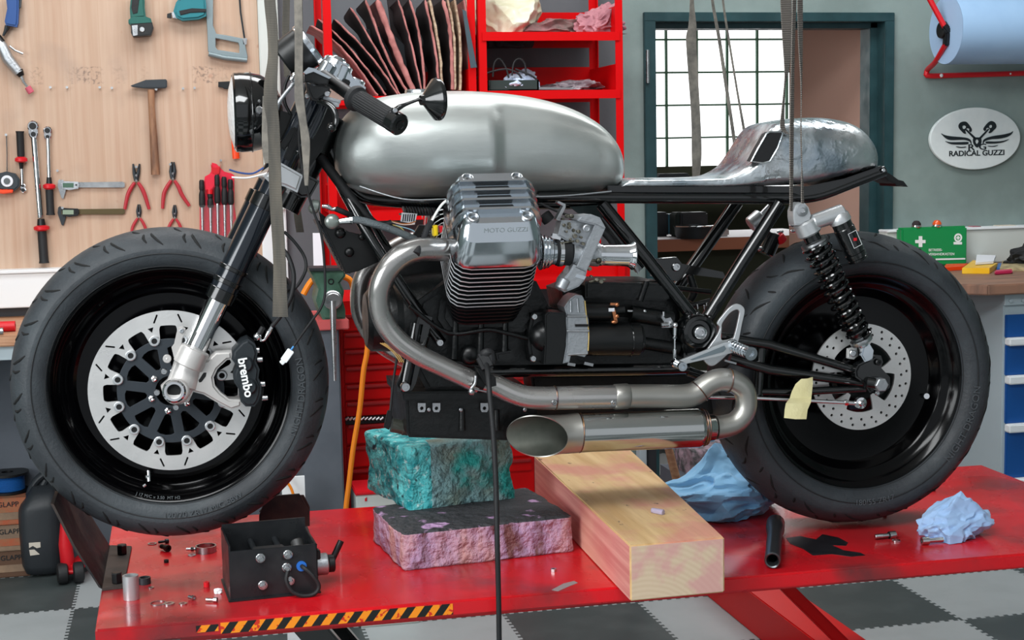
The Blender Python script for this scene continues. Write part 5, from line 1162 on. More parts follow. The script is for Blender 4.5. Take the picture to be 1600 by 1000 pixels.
# torque wrenches
def wrench(nm, lab, head, hr, shaft0, shaft1, sw, ring, rw, grip1, gw):
    t_ = T(nm, grip1[0], grip1[1], lab, 'wrench', 'torque wrenches on the tool wall')
    b = B(); hx, hy = head; dx, dy = shaft1[0]-shaft0[0], shaft1[1]-shaft0[1]; L_ = sqrt(dx*dx+dy*dy); dx /= L_; dy /= L_
    c = W(hx, hy, WP-.02); e = W(hx+dx*hr*1.5, hy+dy*hr*1.5, WP-.02); b.cyl(c+V((0, .014, 0)), c, hr*pxm(c), n=24, bev=.003); b.cyl(e+V((0, .014, 0)), e, hr*.8*pxm(c), n=24, bev=.003)
    b.bar(c+V((0, .007, 0)), e+V((0, .007, 0)), .013, hr*1.6*pxm(c), .002); b.build('ratchet_head', 'chrome', t_)
    b = B(); b.cyl(c, c+V((0, -.005, 0)), hr*.62*pxm(c), n=20, bev=.001); b.cyl(e, e+V((0, -.003, 0)), hr*.45*pxm(c), n=16, bev=.001); b.build('ratchet_cap', 'black_plastic', t_)
    b = B(); tt(b, [shaft0, shaft1], sw, .016, 16, 1, flat=1); b.build('shaft', 'chrome', t_)
    rx, ry = ring
    b = B(); tt(b, [(rx-dx*14, ry-dy*14), (rx-dx*6, ry-dy*6), (rx, ry)], [sw*1.1, sw*1.35, gw], .018, 16, 1); b.build('scale_sleeve', 'black_plastic', t_)
    b = B(); tt(b, [(rx-dx*4, ry-dy*4), (rx-dx*2, ry-dy*2), (rx+dx*2.5, ry+dy*2.5), (rx+dx*5, ry+dy*5)], [gw, rw, rw, gw], .02, 18, 1); b.build('locking_ring', 'red_plastic', t_)
    b = B(); tt(b, [(rx+dx*4, ry+dy*4), (rx+dx*8, ry+dy*8), (grip1[0]-dx*4, grip1[1]-dy*4), grip1], [gw*.9, gw, gw, gw*1.15], .02, 16, 1); b.build('wrench_grip', 'black_rubber', t_)
wrench('torque_wrench', 'longest torque wrench with red ring and black grip', (51, 197), 8.5, (53, 215), (63, 340), 9.5, (65, 356), 24, (69, 411), 14)
wrench('torque_wrench', 'medium torque wrench right of the longest one', (74, 204), 6.5, (75, 216), (77, 280), 6.5, (77, 291), 19, (79, 336), 12)
wrench('torque_wrench', 'short torque wrench hung upside down left of the longest one', (36, 297), 4.5, (35, 290), (34, 262), 5, (33, 250), 19, (31, 205), 11.5)
# tape measure
t_ = T('tape_measure', 12, 300, 'grey and red tape measure with a round pale dial at the left edge', 'tape measure')
tp('case', [(-6, 272), (10, 268), (24, 271), (31, 280), (31, 291), (22, 299), (6, 301), (-6, 299)], 'dark_steel', t_, .004, .035, .005)
tp('band', [(-6, 294), (6, 295), (22, 295), (20, 301), (6, 303), (-6, 301)], 'orange_plastic', t_, .002, .038, .003)
c = W(11, 283, WP-.036); B().cyl(c+V((0, .002, 0)), c+V((0, -.002, 0)), .020, n=30, bev=.001).build('dial', 'white_paper', t_, label='pale round dial')
B().cyl(c+V((0, -.002, 0)), c+V((0, -.004, 0)), .011, n=24).build('dial_centre', 'lettering_grey', t_)
b = B(); tt(b, [(10, 210), (11, 240), (11, 268)], 1.6, .01, 6, 1); b.build('wire_hook', 'steel', t_)
# air tools at top left
t_ = T('air_drill', 20, 45, 'blue air tool hanging in the top left corner', 'air tool')
tp('handle', [(10, -6), (30, -6), (30, 15), (29, 36), (27, 43), (10, 40), (8, 34), (12, 14)], 'blue_tool', t_, .004, .045, .006)
tp('trigger', [(30, -3), (34, 0), (33, 12), (29, 14)], 'dark_steel', t_, .015, .03, .001)
b = B(); tt(b, [(12, 41), (9, 48), (5, 56)], [9, 6, 3.5], .02, 10, 1); b.build('air_nipple', 'dark_steel', t_)
t_ = T('die_grinder', 46, 142, 'grey straight air grinder with a small pink grinding stone', 'air tool')
b = B(); tt(b, [(-4, 62), (3, 72), (12, 92), (30, 114)], [15, 17, 18, 15], .02, 18, 1); b.build('grinder_body', 'cast_alu', t_)
b = B(); tt(b, [(-6, 58), (2, 68)], 15, .02, 14, 1); tt(b, [(29, 111), (34, 119)], [15, 9], .02, 14, 1); b.build('collar', 'black_plastic', t_)
b = B(); tt(b, [(15, 72), (24, 79), (36, 84)], [4, 3, 4], .03, 8, 1); b.build('throttle_lever', 'steel', t_)
b = B(); tt(b, [(33, 118), (37, 128), (44, 137)], [6, 5, 3.5], .02, 10, 1); b.build('spindle', 'steel', t_)
b = B(); tt(b, [(43, 136), (49, 145)], 10, .02, 14, 1); b.build('grinding_stone', mat('stone_pink', (196, 92, 110), .9), t_, label='small pink grinding stone')
# cordless drill handle + battery
t_ = T('cordless_drill', 222, 55, 'green cordless drill handle with silver-fronted battery hanging at the top', 'drill')
tp('handle', [(205, -6), (226, -6), (226, 10), (228, 28), (204, 30), (203, 14)], 'green_tool', t_, .006, .05, .006)
tp('grip_pad', [(207, -4), (218, -4), (215, 20), (208, 22), (205, 12)], 'black_rubber', t_, .05, .053, .002)
tp('battery_base', [(201, 32), (208, 27), (228, 27), (236, 30), (238, 38), (205, 40), (201, 37)], 'green_tool', t_, .004, .06, .004)
tp('battery', [(205, 38), (238, 36), (240, 44), (236, 56), (208, 58), (205, 52)], 'black_plastic', t_, .004, .06, .003)
tp('battery_label', [(206, 40), (215, 39), (215, 55), (208, 56)], 'steel', t_, .06, .062, 0)
c = W(222, 46, WP-.06); B().cyl(c, c+V((0, -.003, 0)), .009, n=16, bev=.001).build('latch', 'steel', t_)
t_ = T('impact_driver', 300, 33, 'teal impact driver lying sideways at the top edge', 'impact driver')
tp('body', [(275, 5), (283, -6), (320, -6), (322, 8), (322, 26), (310, 31), (285, 33), (275, 28), (271, 18)], 'teal_tool', t_, .004, .06, .008)
tp('nose', [(268, 20), (277, 16), (277, 30), (270, 28)], 'cast_alu', t_, .015, .045, .003)
tp('bit_holder', [(261, 22), (268, 20), (268, 29), (261, 28)], 'black_plastic', t_, .02, .04, .002)
tp('rubber_band', [(280, 17), (300, 13), (322, 14), (322, 19), (298, 20), (282, 24)], 'black_rubber', t_, .055, .064, .002)
tp('handle', [(277, -8), (300, -8), (298, 4), (280, 6)], 'dark_steel', t_, .01, .055, .004)
# hacksaw
t_ = T('hacksaw', 350, 95, 'grey metal hacksaw hanging with its handle down', 'hacksaw')
fr = [(320, -8), (333, -8), (333, 40), (338, 53), (352, 55), (378, 60), (380, 62), (383, 70), (387, 88), (386, 96), (372, 95), (330, 86), (325, 80), (324, 50)]
hl_ = [(337, 60), (372, 67), (374, 72), (374, 83), (340, 78), (337, 74)]
plate('saw_frame', [[(p.x, p.z) for p in w_(fr, .015)], [(p.x, p.z) for p in w_(hl_, .015)]], WP-.022, .015, mat('saw_grey', (128, 142, 146), .4, .4), t_, bev=.002)
b = B(); tt(b, [(374, -6), (376, 20), (382, 60)], 3.2, .014, 6, 1); b.build('saw_blade', 'dark_steel', t_)
tp('blade_clamp', [(378, 60), (386, 60), (385, 70), (380, 70)], 'steel', t_, .006, .022, .001)
b = B(); tt(b, [(326, 84), (350, 90), (386, 94)], 8, .02, 12, 1); b.build('saw_grip', 'saw_grey', t_)
# screwdriver pouch
mat('pouch_red', (222, 34, 62), .4); mat('clear_pocket', (235, 235, 235), .1, trans=.9, alpha=.35)
t_ = T('tool_pouch', 340, 365, 'red tool pouch with clear pocket hanging beside the fork', 'pouch')
tp('pouch_back', [(331, 254), (338, 256), (344, 262), (350, 268), (362, 271), (366, 274), (366, 320), (372, 366), (366, 378), (312, 378), (312, 322), (320, 300), (322, 280), (330, 268)], 'pouch_red', t_, .001, .005, .001)
tp('pouch_flap', [(320, 276), (331, 270), (340, 272), (336, 292), (326, 302), (320, 296), (319, 284)], 'pouch_red', t_, .006, .016, .004)
tp('pouch_hanger', [(329, 256), (333, 262), (343, 261), (345, 256), (342, 272), (332, 272)], 'red_plastic', t_, .006, .014, .002)
tp('clear_pocket', [(312, 321), (366, 320), (368, 376), (312, 376)], 'clear_pocket', t_, .028, .030, 0)
for i, (x, y0, y1, bt, lab) in enumerate(((315, 281, 324, 378, 'leftmost black screwdriver in the red pouch'), (328, 300, 325, 378, 'short-handled screwdriver with a red top in the pouch'), (339, 273, 318, 378, 'tallest black screwdriver in the middle of the pouch'), (350, 276, 320, 378, 'black screwdriver second from the right in the pouch'), (360, 280, 320, 378, 'rightmost black screwdriver in the red pouch'))):
    s_ = T('screwdriver', x, bt, lab, 'screwdriver', 'screwdrivers in the red pouch')
    b = B(); tt(b, [(x, y0), (x, y0+3), (x+.3, lerp(y0, y1, .3)), (x+.3, lerp(y0, y1, .4)), (x+.5, lerp(y0, y1, .55)), (x+.8, y1-4), (x+1, y1)], [5, 8, 8.5, 6.5, 9.5, 10, 6], .018, 14, 3); b.build('screwdriver_handle', 'black_rubber', s_)
    if i == 1: b = B(); tt(b, [(328, 296), (328, 303)], 10, .018, 12, 1); b.build('handle_top', 'red_plastic', s_)
    b = B(); tt(b, [(x+1, y1), (x+2, bt)], [5, 4], .018, 10, 1); b.build('blade', 'steel', s_)
# orange tool behind the headlight
t_ = T('cutter_knife', 370, 252, 'orange-handled tool with black head half hidden by the headlight', 'knife')
b = B(); tt(b, [(361, 140), (364, 190), (369, 248)], [8, 9, 11], .015, 12, 1, flat=.6); b.build('tool_handle', 'orange_plastic', t_)
tp('tool_head', [(341, 128), (362, 127), (372, 130), (372, 140), (350, 139), (348, 137), (341, 136)], 'black_plastic', t_, .006, .02, .002)

# ================================================================ red racks
RY0, RY1 = 2.06, 2.40
def rack(nm, lab, xl, xr, shelves, ztop=2.9, zbot=.0):
    t_ = thing(nm, ((xl+xr)/2, (RY0+RY1)/2, 0), lab, 'shelf rack', 'red metal shelf racks')
    for x, sg in ((xl, 1), (xr, -1)):
        for y, sy in ((RY0, 1), (RY1, -1)):
            b = B(); b.bb(x-.013, x+.013, y-.0015, y+.0015, zbot, ztop); b.bb(x-sg*.013-.0015, x-sg*.013+.0015, min(y, y+sy*.03), max(y, y+sy*.03), zbot, ztop)
            b.build('upright', 'rack_red', t_)
    for z in shelves:
        b = B(); b.bb(xl+.0, xr-.0, RY0+.002, RY1-.002, z-.004, z); b.bb(xl-.002, xr+.002, RY0-.006, RY0-.003, z-.03, z); b.bb(xl-.01, xr+.01, RY1-.003, RY1, z-.03, z+.10); b.bb(xr-.012, xr-.008, RY0, RY1, z, z+.09); b.bb(xl+.008, xl+.012, RY0, RY1, z, z+.09)
        b.build('shelf', 'rack_red', t_)
    return t_
x2l, x2r = W(754.5, 80, RY0).x, W(967, 80, RY0).x; x1l, x1r = W(512.5, 60, RY0).x, W(737, 80, RY0).x
s2 = [W(860, 50, RY0).z, W(860, 141, RY0).z]; s1 = [W(600, 150, RY0).z, W(600, 331, RY0).z]
s2.append(W(900, 436, RY0).z); s1.append(s1[-1]-.55)
rk1 = rack('shelf_rack', 'red metal shelf rack full of leather sheets behind the tank', x1l, x1r, s1)
rk2 = rack('shelf_rack', 'red metal shelf rack beside the doorway holding cloths and a box', x2l, x2r, s2)
# things on the racks
def shelf_p(x, y, Y): return W(x, y, Y)
mat('leather_edge', (186, 122, 118), .9, col2=(150, 92, 88), ns=20); mat('leather_dark', (46, 38, 40), .8, col2=(30, 26, 28), ns=10); mat('leather_tan', (188, 168, 142), .9, col2=(150, 120, 100), ns=30, st=(1, 1, 3))
mat('leather_pink', (170, 108, 108), .85, col2=(130, 84, 84), ns=9)
sheets = [ # edge curve points (top->bottom), edge width px, front/face material
 ([(486, 40), (520, 62), (555, 100), (590, 150)], 3, 'leather_pink', 26), ([(498, 30), (540, 68), (575, 110), (603, 149)], 3, 'leather_dark', 20),
 ([(523, 30), (560, 66), (595, 108), (622, 149)], 3, 'leather_dark', 22), ([(548, 12), (572, 50), (600, 100), (625, 149)], 3, 'leather_dark', 16),
 ([(571, 0), (586, 40), (608, 95), (638, 146)], 4, 'leather_dark', 26), ([(590, 0), (604, 40), (624, 92), (646, 141)], 10, 'leather_pink', 12),
 ([(622, 0), (632, 30), (645, 80), (659, 141)], 3, 'leather_dark', 18), ([(640, 0), (652, 40), (660, 90), (664, 141)], 4, 'leather_dark', 10),
 ([(664, 0), (674, 45), (682, 90), (686, 140)], 4, 'leather_dark', 14), ([(672, 0), (680, 40), (688, 90), (691, 140)], 4, 'leather_tan', 6),
 ([(692, 0), (702, 40), (706, 90), (707, 140)], 6, 'leather_dark', 12), ([(700, 0), (708, 45), (711, 90), (711, 140)], 4, 'leather_tan', 6), ([(711, 0), (718, 45), (720, 95), (719, 141)], 4, 'leather_tan', 7), ([(726, 0), (733, 45), (735, 95), (736, 141)], 4, 'leather_edge', 8)]
rnd = random.Random(5)
for i, (pts, ew, fm, dk) in enumerate(sheets):
    yf_ = RY0+.012; P = cr([W(x, y, yf_) for x, y in pts], 6); n = len(P); pm = pxm(P[0])
    nm_ = 'leather_sheet'
    words = ['first', 'second', 'third', 'fourth', 'fifth', 'sixth', 'seventh', 'eighth', 'ninth', 'tenth', 'eleventh', 'twelfth', 'thirteenth', 'last'][i]
    t_ = thing(nm_, (P[-1].x, RY0+.15, P[-1].z), 'leather sheet standing on edge, %s from the left in the rack' % words, 'leather sheet', 'leather sheets standing in the rack')
    z0 = s1[0]+.001
    # face: thin sheet going back
    rows = []
    for j, p in enumerate(P):
        z = max(p.z, z0); w0 = .004
        wav = .008*sin(j*.9+i)
        rows.append([V((p.x-w0, yf_+.004, z)), V((p.x+w0, yf_+.004, z)), V((p.x+w0+.012+wav, RY1-.03, z)), V((p.x-w0+.012+wav, RY1-.03, z))])
    b = B(); b.rings(rows); b.build('sheet_face', fm, t_, smooth=40)
    b = B(); rr = [ew/2*pm*(.8+.4*rnd.random())*(.35 if j == 0 else 1) for j in range(n)]
    b.tube([V((p.x+.0015*rnd.uniform(-1, 1), yf_, max(p.z, z0+.003))) for p in P], rr, 8); b.build('sheet_edge', 'leather_edge' if fm != 'leather_tan' else 'leather_tan', t_, smooth=60)
# dark backing sheets between the edges
for x0, x1, lab in ((604, 640, 'wide dark hide hanging behind the middle sheets'), (664, 735, 'broad dark hide filling the rack behind the right sheets')):
    P0 = [W(x0, -10, 2.32), W(x1, -10, 2.32), W(x1, 141, 2.32), W(x0+20, 141, 2.32)]
    B().prism(P0, 2.32, 2.335).build('leather_hide', 'leather_dark', label=lab, cat='leather hide')
B().prism([W(x, y, RY0-.004) for x, y in ((721, 15), (727, 18), (744, 106), (734, 107))], RY0-.02, RY0-.016, .001).build('plastic_strip', mat('strip_grey', (62, 78, 86), .5), label='dark grey plastic strip hanging in front of the right sheets', cat='strip')
B().prism([W(x, y, 2.25) for x, y in ((572, 46), (600, 40), (632, 70), (640, 141), (588, 141))], 2.25, 2.254, .002).build('rubber_sheet', 'dark_steel', label='dark grey rubber sheet between the leather sheets', cat='rubber sheet')
# crumpled cloth helper
def crumple(nm, c, rx, ry, rz, m, lab, cat, seed=1, n=6, amp=.28, par=None, flat=.02, peak=0):
    """crumpled cloth or paper: faceted lump with sharp folds running over it"""
    n = min(n+1, 6) if n > 3 else n
    rg = random.Random(seed); pl = []
    for i in range(17):
        v = V((rg.gauss(0, 1), rg.gauss(0, 1), rg.gauss(0, .8))).normalized(); pl.append((v, rg.uniform(.62, .98)))
    bm = bmesh.new(); bmesh.ops.create_icosphere(bm, subdivisions=n, radius=1); o = V((seed*3.7, seed*1.3, 0))
    fold = []
    for i in range(9):
        fold.append((V((rg.gauss(0, 1), rg.gauss(0, 1), rg.gauss(0, 1))).normalized(), rg.uniform(-.6, .6), rg.uniform(.12, .26), rg.uniform(.5, 1)))
    for v in bm.verts:
        p = v.co.normalized(); r = 1.35
        for nn, d in pl:
            k = nn.dot(p)
            if k > .05: r = min(r, d/k)
        w_n = NZ.noise(p*2+o)*.35
        f = 0
        for nn, off, wd, st in fold:
            t = (nn.dot(p)-off+w_n)/wd
            if abs(t) < 1: f += st*(1-abs(t))
        r *= 1-amp*.18+amp*.62*min(f, 1.4)+amp*.10*(1-2*abs(NZ.noise(p*3.5+o)))
        q_ = p*r; z = q_.z*rz
        if peak: 
            h = max(0, 1-sqrt(q_.x**2+q_.y**2)); z *= .55+peak*h
        v.co = V((q_.x*rx, q_.y*ry, max(z, -rz*.3+flat*NZ.noise(p*5+o)*rz)))
    mn = min(v.co.z for v in bm.verts)
    for v in bm.verts: v.co = v.co-V((0, 0, mn))+V(c)
    b = B(); b.merge(bm); return b.build(nm, m, par, smooth=24, label=lab, cat=cat)
p = W(780, 50, 2.2); crumple('plastic_bag', (p.x+.03, 2.22, s2[0]), .13, .10, .11, mat('bag_cream', (196, 192, 164), .35, col2=(208, 206, 186), ns=10), 'cream plastic bag on the upper shelf of the right rack', 'bag', 2, amp=.18)
p = W(925, 40, 2.15); crumple('work_cloth', (p.x+.03, 2.17, s2[0]), .10, .08, .075, mat('cloth_pink', (176, 120, 128), .9, col2=(150, 98, 108), ns=14), 'dusty pink cloth hanging over the end of the upper shelf', 'cloth', 6, amp=.4)
p = W(870, 45, 2.2); crumple('work_cloth', (p.x, 2.22, s2[0]), .13, .08, .045, mat('cloth_mauve', (140, 96, 98), .9, col2=(106, 88, 84), ns=18), 'grey mauve cloth in the middle of the upper shelf', 'cloth', 9, amp=.4)
z = s2[1]; a, c_ = W(762, 141, RY0+.05), W(840, 141, RY0+.05)
tb = thing('cardboard_box', ((a.x+c_.x)/2, 2.2, z), 'dark green box full of papers and cables on the lower shelf', 'box')
mat('box_green', (34, 48, 46), .7); hbx = (a-W(762, 124, RY0+.05)).z; hbx = abs(hbx)
b = B(); x0, x1 = a.x, c_.x; b.bb(x0, x1, RY0+.03, RY0+.036, z, z+hbx); b.bb(x0, x1, 2.33, 2.336, z, z+hbx); b.bb(x0, x0+.006, RY0+.03, 2.336, z, z+hbx); b.bb(x1-.006, x1, RY0+.03, 2.336, z, z+hbx); b.bb(x0, x1, RY0+.03, 2.336, z, z+.006); b.build('box_body', 'box_green', tb)
a = W(805, 115, 2.15); crumple('paper_bundle', (a.x+.01, 2.16, z+hbx-.03), .075, .07, .05, mat('paper_blue', (196, 208, 226), .8, col2=(160, 172, 196), ns=14), 'crumpled pale blue paper sticking out of the dark box', 'paper', 4, amp=.3)
for i, pts in enumerate((((742, 140), (745, 122), (765, 113), (790, 108), (808, 114), (815, 122)), ((770, 120), (772, 100), (780, 92), (790, 105), (795, 122)), ((800, 118), (803, 98), (812, 92), (820, 100), (822, 118)), ((805, 108), (830, 118), (842, 128)))):
    B().tube(cr([W(x, y, 2.1) for x, y in pts], 5), .0035, 8).build('cable', 'black_rubber', label=['cable looping out over the left post of the right rack', 'dark cable arching above the left of the green box', 'dark cable arching above the middle of the green box', 'cable lying across the pale blue paper'][i], cat='cable', group='cables at the green box')
a = W(790, 70, 2.2); crumple('rubber_mat', (a.x, 2.24, z+.16), .12, .05, .08, 'leather_dark', 'black rubber roll stuffed under the upper shelf', 'rubber roll', 12, amp=.2)
a = W(870, 138, 2.15); crumple('plastic_film', (W(905, 138, 2.15).x, 2.17, z), .11, .08, .028, mat('film_grey', (150, 140, 146), .3, col2=(110, 90, 96), ns=30), 'crumpled grey film with small parts on the lower shelf', 'film', 15, amp=.5)
B().prism([W(x, y, 2.1) for x, y in ((840, 136), (900, 137), (900, 140), (840, 140))], 2.1, 2.2).build('flat_tray', 'steel', label='flat blue-grey tray between the box and the film', cat='tray')
# red bins on lower rack shelf behind the carburettor
B().prism([W(x, y, RY0+.02) for x, y in ((905, 410), (985, 412), (985, 436), (905, 436))], RY0+.02, RY0+.2, .004).build('storage_bin', 'chest_red', label='red storage bin behind the velocity stack', cat='bin')
# ================================================================ tool chest, vise, hose
CY = 1.5
def c_(x, y, Y=CY): return W(x, y, Y)
xl, xr = c_(533, 600).x, c_(836, 700).x; ztop = c_(580, 470).z
ch = thing('tool_chest', ((xl+xr)/2, CY+.2, 0), 'wide red tool chest with many shallow drawers behind the engine', 'tool chest')
b = B(); b.bb(xl, xr, CY+.01, CY+.42, .08, ztop, bev=.004); b.build('chest_body', 'chest_red', ch)
ys = [488, 517, 544, 570, 598, 625, 650]
for i in range(len(ys)-1):
    z1, z0 = c_(580, ys[i]+2).z, c_(580, ys[i+1]-1).z
    d = B().bb(xl+.012, xr-.012, CY, CY+.012, z0, z1, bev=.002).build('drawer', 'chest_red', ch)
    B().bb(xl+.016, xr-.016, CY-.012, CY, z1-.010, z1, bev=.002).build('drawer_lip', mat('lip_dark', (150, 30, 32), .4, .2) if 'lip_dark' not in MATS else 'lip_dark', d)
for ya, yb3 in ((662, 692), (696, 728), (732, 752)):
    z1, z0 = c_(580, ya).z, c_(580, yb3).z
    d = B().bb(xl+.012, xr-.012, CY, CY+.012, z0, z1, bev=.002).build('drawer', 'chest_red', ch); B().bb(xl+.016, xr-.016, CY-.012, CY, z1-.010, z1, bev=.002).build('drawer_lip', 'lip_dark', d)
b = B(); b.bb(xl+.01, xr-.01, CY-.004, CY+.012, c_(580, 661).z, c_(580, 650).z); tr_ = b.build('open_tray', 'black_plastic', ch)
b = B()
for k in range(10): b.cyl(c_(540+k*6, 656, CY-.008), c_(545+k*6, 652, CY-.008), .004, n=8)
b.build('socket_row', 'steel', ch)
B().bb(xl, xr, CY, CY+.4, .0, .08).build('chest_plinth', 'black_plastic', ch)
# crate at the bottom
a, e = W(556, 768, 1.3), W(600, 786, 1.3)
t_ = thing('parts_case', ((a.x+e.x)/2, 1.4, 0), 'light grey case with a red lid standing below the tool chest', 'case')
B().bb(a.x, e.x+.1, 1.3, 1.45, 0, a.z-.012, bev=.004).build('case_body', 'duct_grey', t_); B().bb(a.x-.003, e.x+.103, 1.295, 1.455, a.z-.012, a.z, bev=.003).build('case_lid', 'red_plastic', t_)
B().prism([W(x, y, 1.299) for x, y in ((570, 779), (573, 777), (573, 783), (570, 783))], 1.297, 1.2995).build('case_mark', 'red_plastic', t_)
# dark pedestal left of chest and vise
VY = 1.3
a, e = W(468, 600, VY), W(533, 600, VY)
pd = thing('vise_pedestal', ((a.x+e.x)/2, VY+.15, 0), 'dark grey bench pedestal standing under the green vise', 'pedestal')
B().bb(a.x, e.x, VY+.01, VY+.3, 0, W(500, 516, VY).z, bev=.004).build('pedestal_body', 'bench_grey', pd)
B().bb(W(495, 510, VY).x, W(545, 510, VY).x, VY-.01, VY+.28, W(500, 516, VY).z, W(500, 500, VY).z, bev=.003).build('pedestal_pad', mat('pad_red', (190, 84, 84), .7), pd, label='faded red wooden pad')
def v_p(pts, d=0): return [W(x, y, VY+d) for x, y in pts]
vs = thing('bench_vise', (W(515, 500, VY).x, VY+.1, W(515, 500, VY).z), 'green bench vise with long steel handle behind the front wheel', 'vise')
mat('vise_green', (70, 104, 88), .5, .2, col2=(48, 80, 64), ns=12)
b = B(); b.prism(v_p([(483, 421), (541, 420), (540, 432), (532, 442), (538, 455), (536, 470), (540, 485), (540, 499), (505, 500), (500, 488), (494, 470), (498, 452), (490, 434)]), VY, VY+.16, .006); b.build('vise_body', 'vise_green', vs)
b = B(); b.prism(v_p([(482, 419), (542, 418), (541, 423), (484, 424)], -.005), VY-.012, VY+.1, .002); b.build('vise_jaw', 'dark_steel', vs)
c = W(520, 469, VY-.02); b = B(); b.cyl(c+V((0, .03, 0)), c, 15*pxm(c), n=30, bev=.003); b.cyl(c, c+V((0, -.015, 0)), 12*pxm(c), n=30, bev=.002); b.build('screw_head', 'steel', vs)
B().tube([W(520, 470, VY-.03), W(521, 520, VY-.035), W(522, 560, VY-.04), W(523, 595, VY-.045)], [.010, .0085, .006, .0045], 14).build('vise_handle', 'steel', vs)
c = W(517, 440, VY); B().lathe([(.009, .002), (.009, -.002), (.006, -.002), (.005, .004), (0, .004)], c, (0, 1, 0), 20).build('vise_bolt', 'black_plastic', vs)
# orange hose + hook rod
P = [W(x, y, 1.05) for x, y in ((575, 420), (577, 470), (574, 545), (568, 580), (562, 640), (552, 700), (546, 750), (540, 800), (536, 860))]
B().tube(cr(P, 5), .0075, 10).build('air_hose', 'cord_orange', label='orange air hose hanging down in front of the tool chest', cat='hose')
P = [W(x, y, 1.5) for x, y in ((474, 460), (480, 449), (488, 438), (500, 430), (520, 428), (545, 436), (552, 450))]
B().tube(cr(P, 5), .0095, 10).build('air_hose', 'cord_orange', label='orange hose loop behind the green vise', cat='hose')
# scale sheet on the rack, white sheet
B().prism([W(x, y, RY0-.03) for x, y in ((488.5, 364), (503, 364), (505, 421), (490, 421))], RY0-.034, RY0-.03).build('paper_scale', 'white_paper', label='white paper scale hanging above the vise', cat='paper')
b = B(); b.bb(W(440, 750, 1.2).x, W(476, 750, 1.2).x, 1.2, 1.21, .0, W(460, 745, 1.2).z); b.build('white_board', 'white_plastic', label='white board standing on the floor behind the front tyre', cat='board')
P = [W(x, y, 1.17) for x, y in ((440, 745), (452, 758), (458, 772), (462, 790))]; B().tube(cr(P, 4), .004, 8).build('air_hose', 'cord_orange', label='thin orange hose in front of the white board', cat='hose')
# ================================================================ left floor items
def fz(x, y): return WZ(x, y, 0)
# jerrycan
jb = fz(68, 903); pmj = pxm(jb)*.98
jw, jh = 68*pmj, 0
jtop = W(80, 748, jb.y).z
j_ = thing('jerrycan', (jb.x, jb.y+.08, 0), 'black plastic jerrycan with torn label remains on the floor', 'jerrycan')
def jx(px): return W(px, 820, jb.y).x
def jz(py): return W(60, py, jb.y).z
secs = [(905, 45, 84), (898, 33, 92), (885, 28, 95), (840, 26, 97), (808, 26, 97), (798, 27, 97), (790, 31, 96), (776, 42, 93), (765, 50, 88)]
rows = []
for y, a, e in secs:
    z = max(0, jz(y)); xa, xe_ = jx(a), jx(e); hw = (xe_-xa)/2; cx = (xa+xe_)/2; dp = min(.11, hw*1.6)
    row = []
    for k in range(32): t = 2*pi*k/32; row.append(V((cx+hw*math.copysign(abs(cos(t))**.5, cos(t)), jb.y+.10+dp*math.copysign(abs(sin(t))**.5, sin(t)), z)))
    rows.append(row)
B().rings(rows).build('can_body', mat('can_black', (42, 46, 50), .45, bump=.1, bs=60), j_, smooth=50)
b = B(); b.tube(cr([V((jx(x), jb.y+.08, jz(y))) for x, y in ((44, 782), (52, 765), (62, 754), (76, 746), (84, 750), (90, 762), (93, 778))], 5), [.014]*31, 12, flat=1.4); b.tube(cr([V((jx(x), jb.y+.08, jz(y))) for x, y in ((60, 780), (66, 768), (72, 758))], 3), .012, 10); b.build('can_handle', 'can_black', j_)
b = B()
for pl in ([(44, 846), (62, 846), (62, 854), (56, 855), (50, 851), (44, 854)], [(44, 857), (52, 857), (60, 865), (45, 866)]): b.prism([V((jx(x), 0, jz(y))) for x, y in pl], jb.y-.012, jb.y-.0095)
b.build('label_scrap', mat('label_cream', (206, 198, 184), .8), j_)
# boxes with reel
by_ = min(2.3, jb.y+.25)
mat('card_orange', (176, 88, 60), .85, col2=(150, 110, 80), ns=12); mat('card_tan', (160, 132, 106), .85, col2=(130, 108, 90), ns=8); mat('card_brown', (96, 70, 54), .85)
zt = W(20, 778, by_-.12).z; zz = [0, zt*.33, zt*.66, zt]
# (three cartons stacked)
for i, (mm, lab) in enumerate((('card_brown', 'bottom brown carton of the stack left of the jerrycan'), ('card_tan', 'middle tan carton with orange band in the stack left of the jerrycan'), ('card_orange', 'top carton with faded lettering under the blue cable reel'))):
    t_ = thing('cardboard_box', (W(0, 850, by_).x-.1, by_+.05, zz[i]), lab, 'box', 'cartons stacked under the reel')
    xa, xe_ = W(-60, 850, by_-.12).x, W(46, 850, by_-.12).x
    B().bb(xa, xe_, by_-.12, by_+.10, zz[i]+.001, zz[i+1]-.001, bev=.003).build('box_body', mm, t_)
    B().bb(xa+.001, xe_-.001, by_-.122, by_-.12, zz[i]+.02, zz[i]+.045).build('print_band', 'card_orange' if i == 1 else 'card_tan', t_)
    text('box_lettering', 'GLAPP', (W(16, 850, by_-.12).x, by_-.1222, zz[i+1]-.022), .024, 'lettering_black', t_)
rc_ = V((W(12, 760, by_-.02).x, by_-.01, zt)); rt = W(12, 738, by_-.02).z; Rr_ = abs(W(46, 740, by_-.02).x-W(12, 740, by_-.02).x)
t_ = thing('cable_reel', rc_, 'blue wire wound on a black reel on top of the cartons', 'reel')
for z in (zt, rt-.008): B().lathe([(.02, 0), (Rr_, 0), (Rr_, .008), (.02, .008)], (rc_.x, rc_.y, z), (0, 0, 1), 44, close=True).build('reel_flange', 'black_plastic', t_)
b = B(); 
pr_ = [(.03, .008)]
nn = 14
for k in range(nn): z = .008+(rt-zt-.018)*k/nn; pr_ += [(Rr_*.76, z), (Rr_*.79, z+(rt-zt-.018)/nn*.5)]
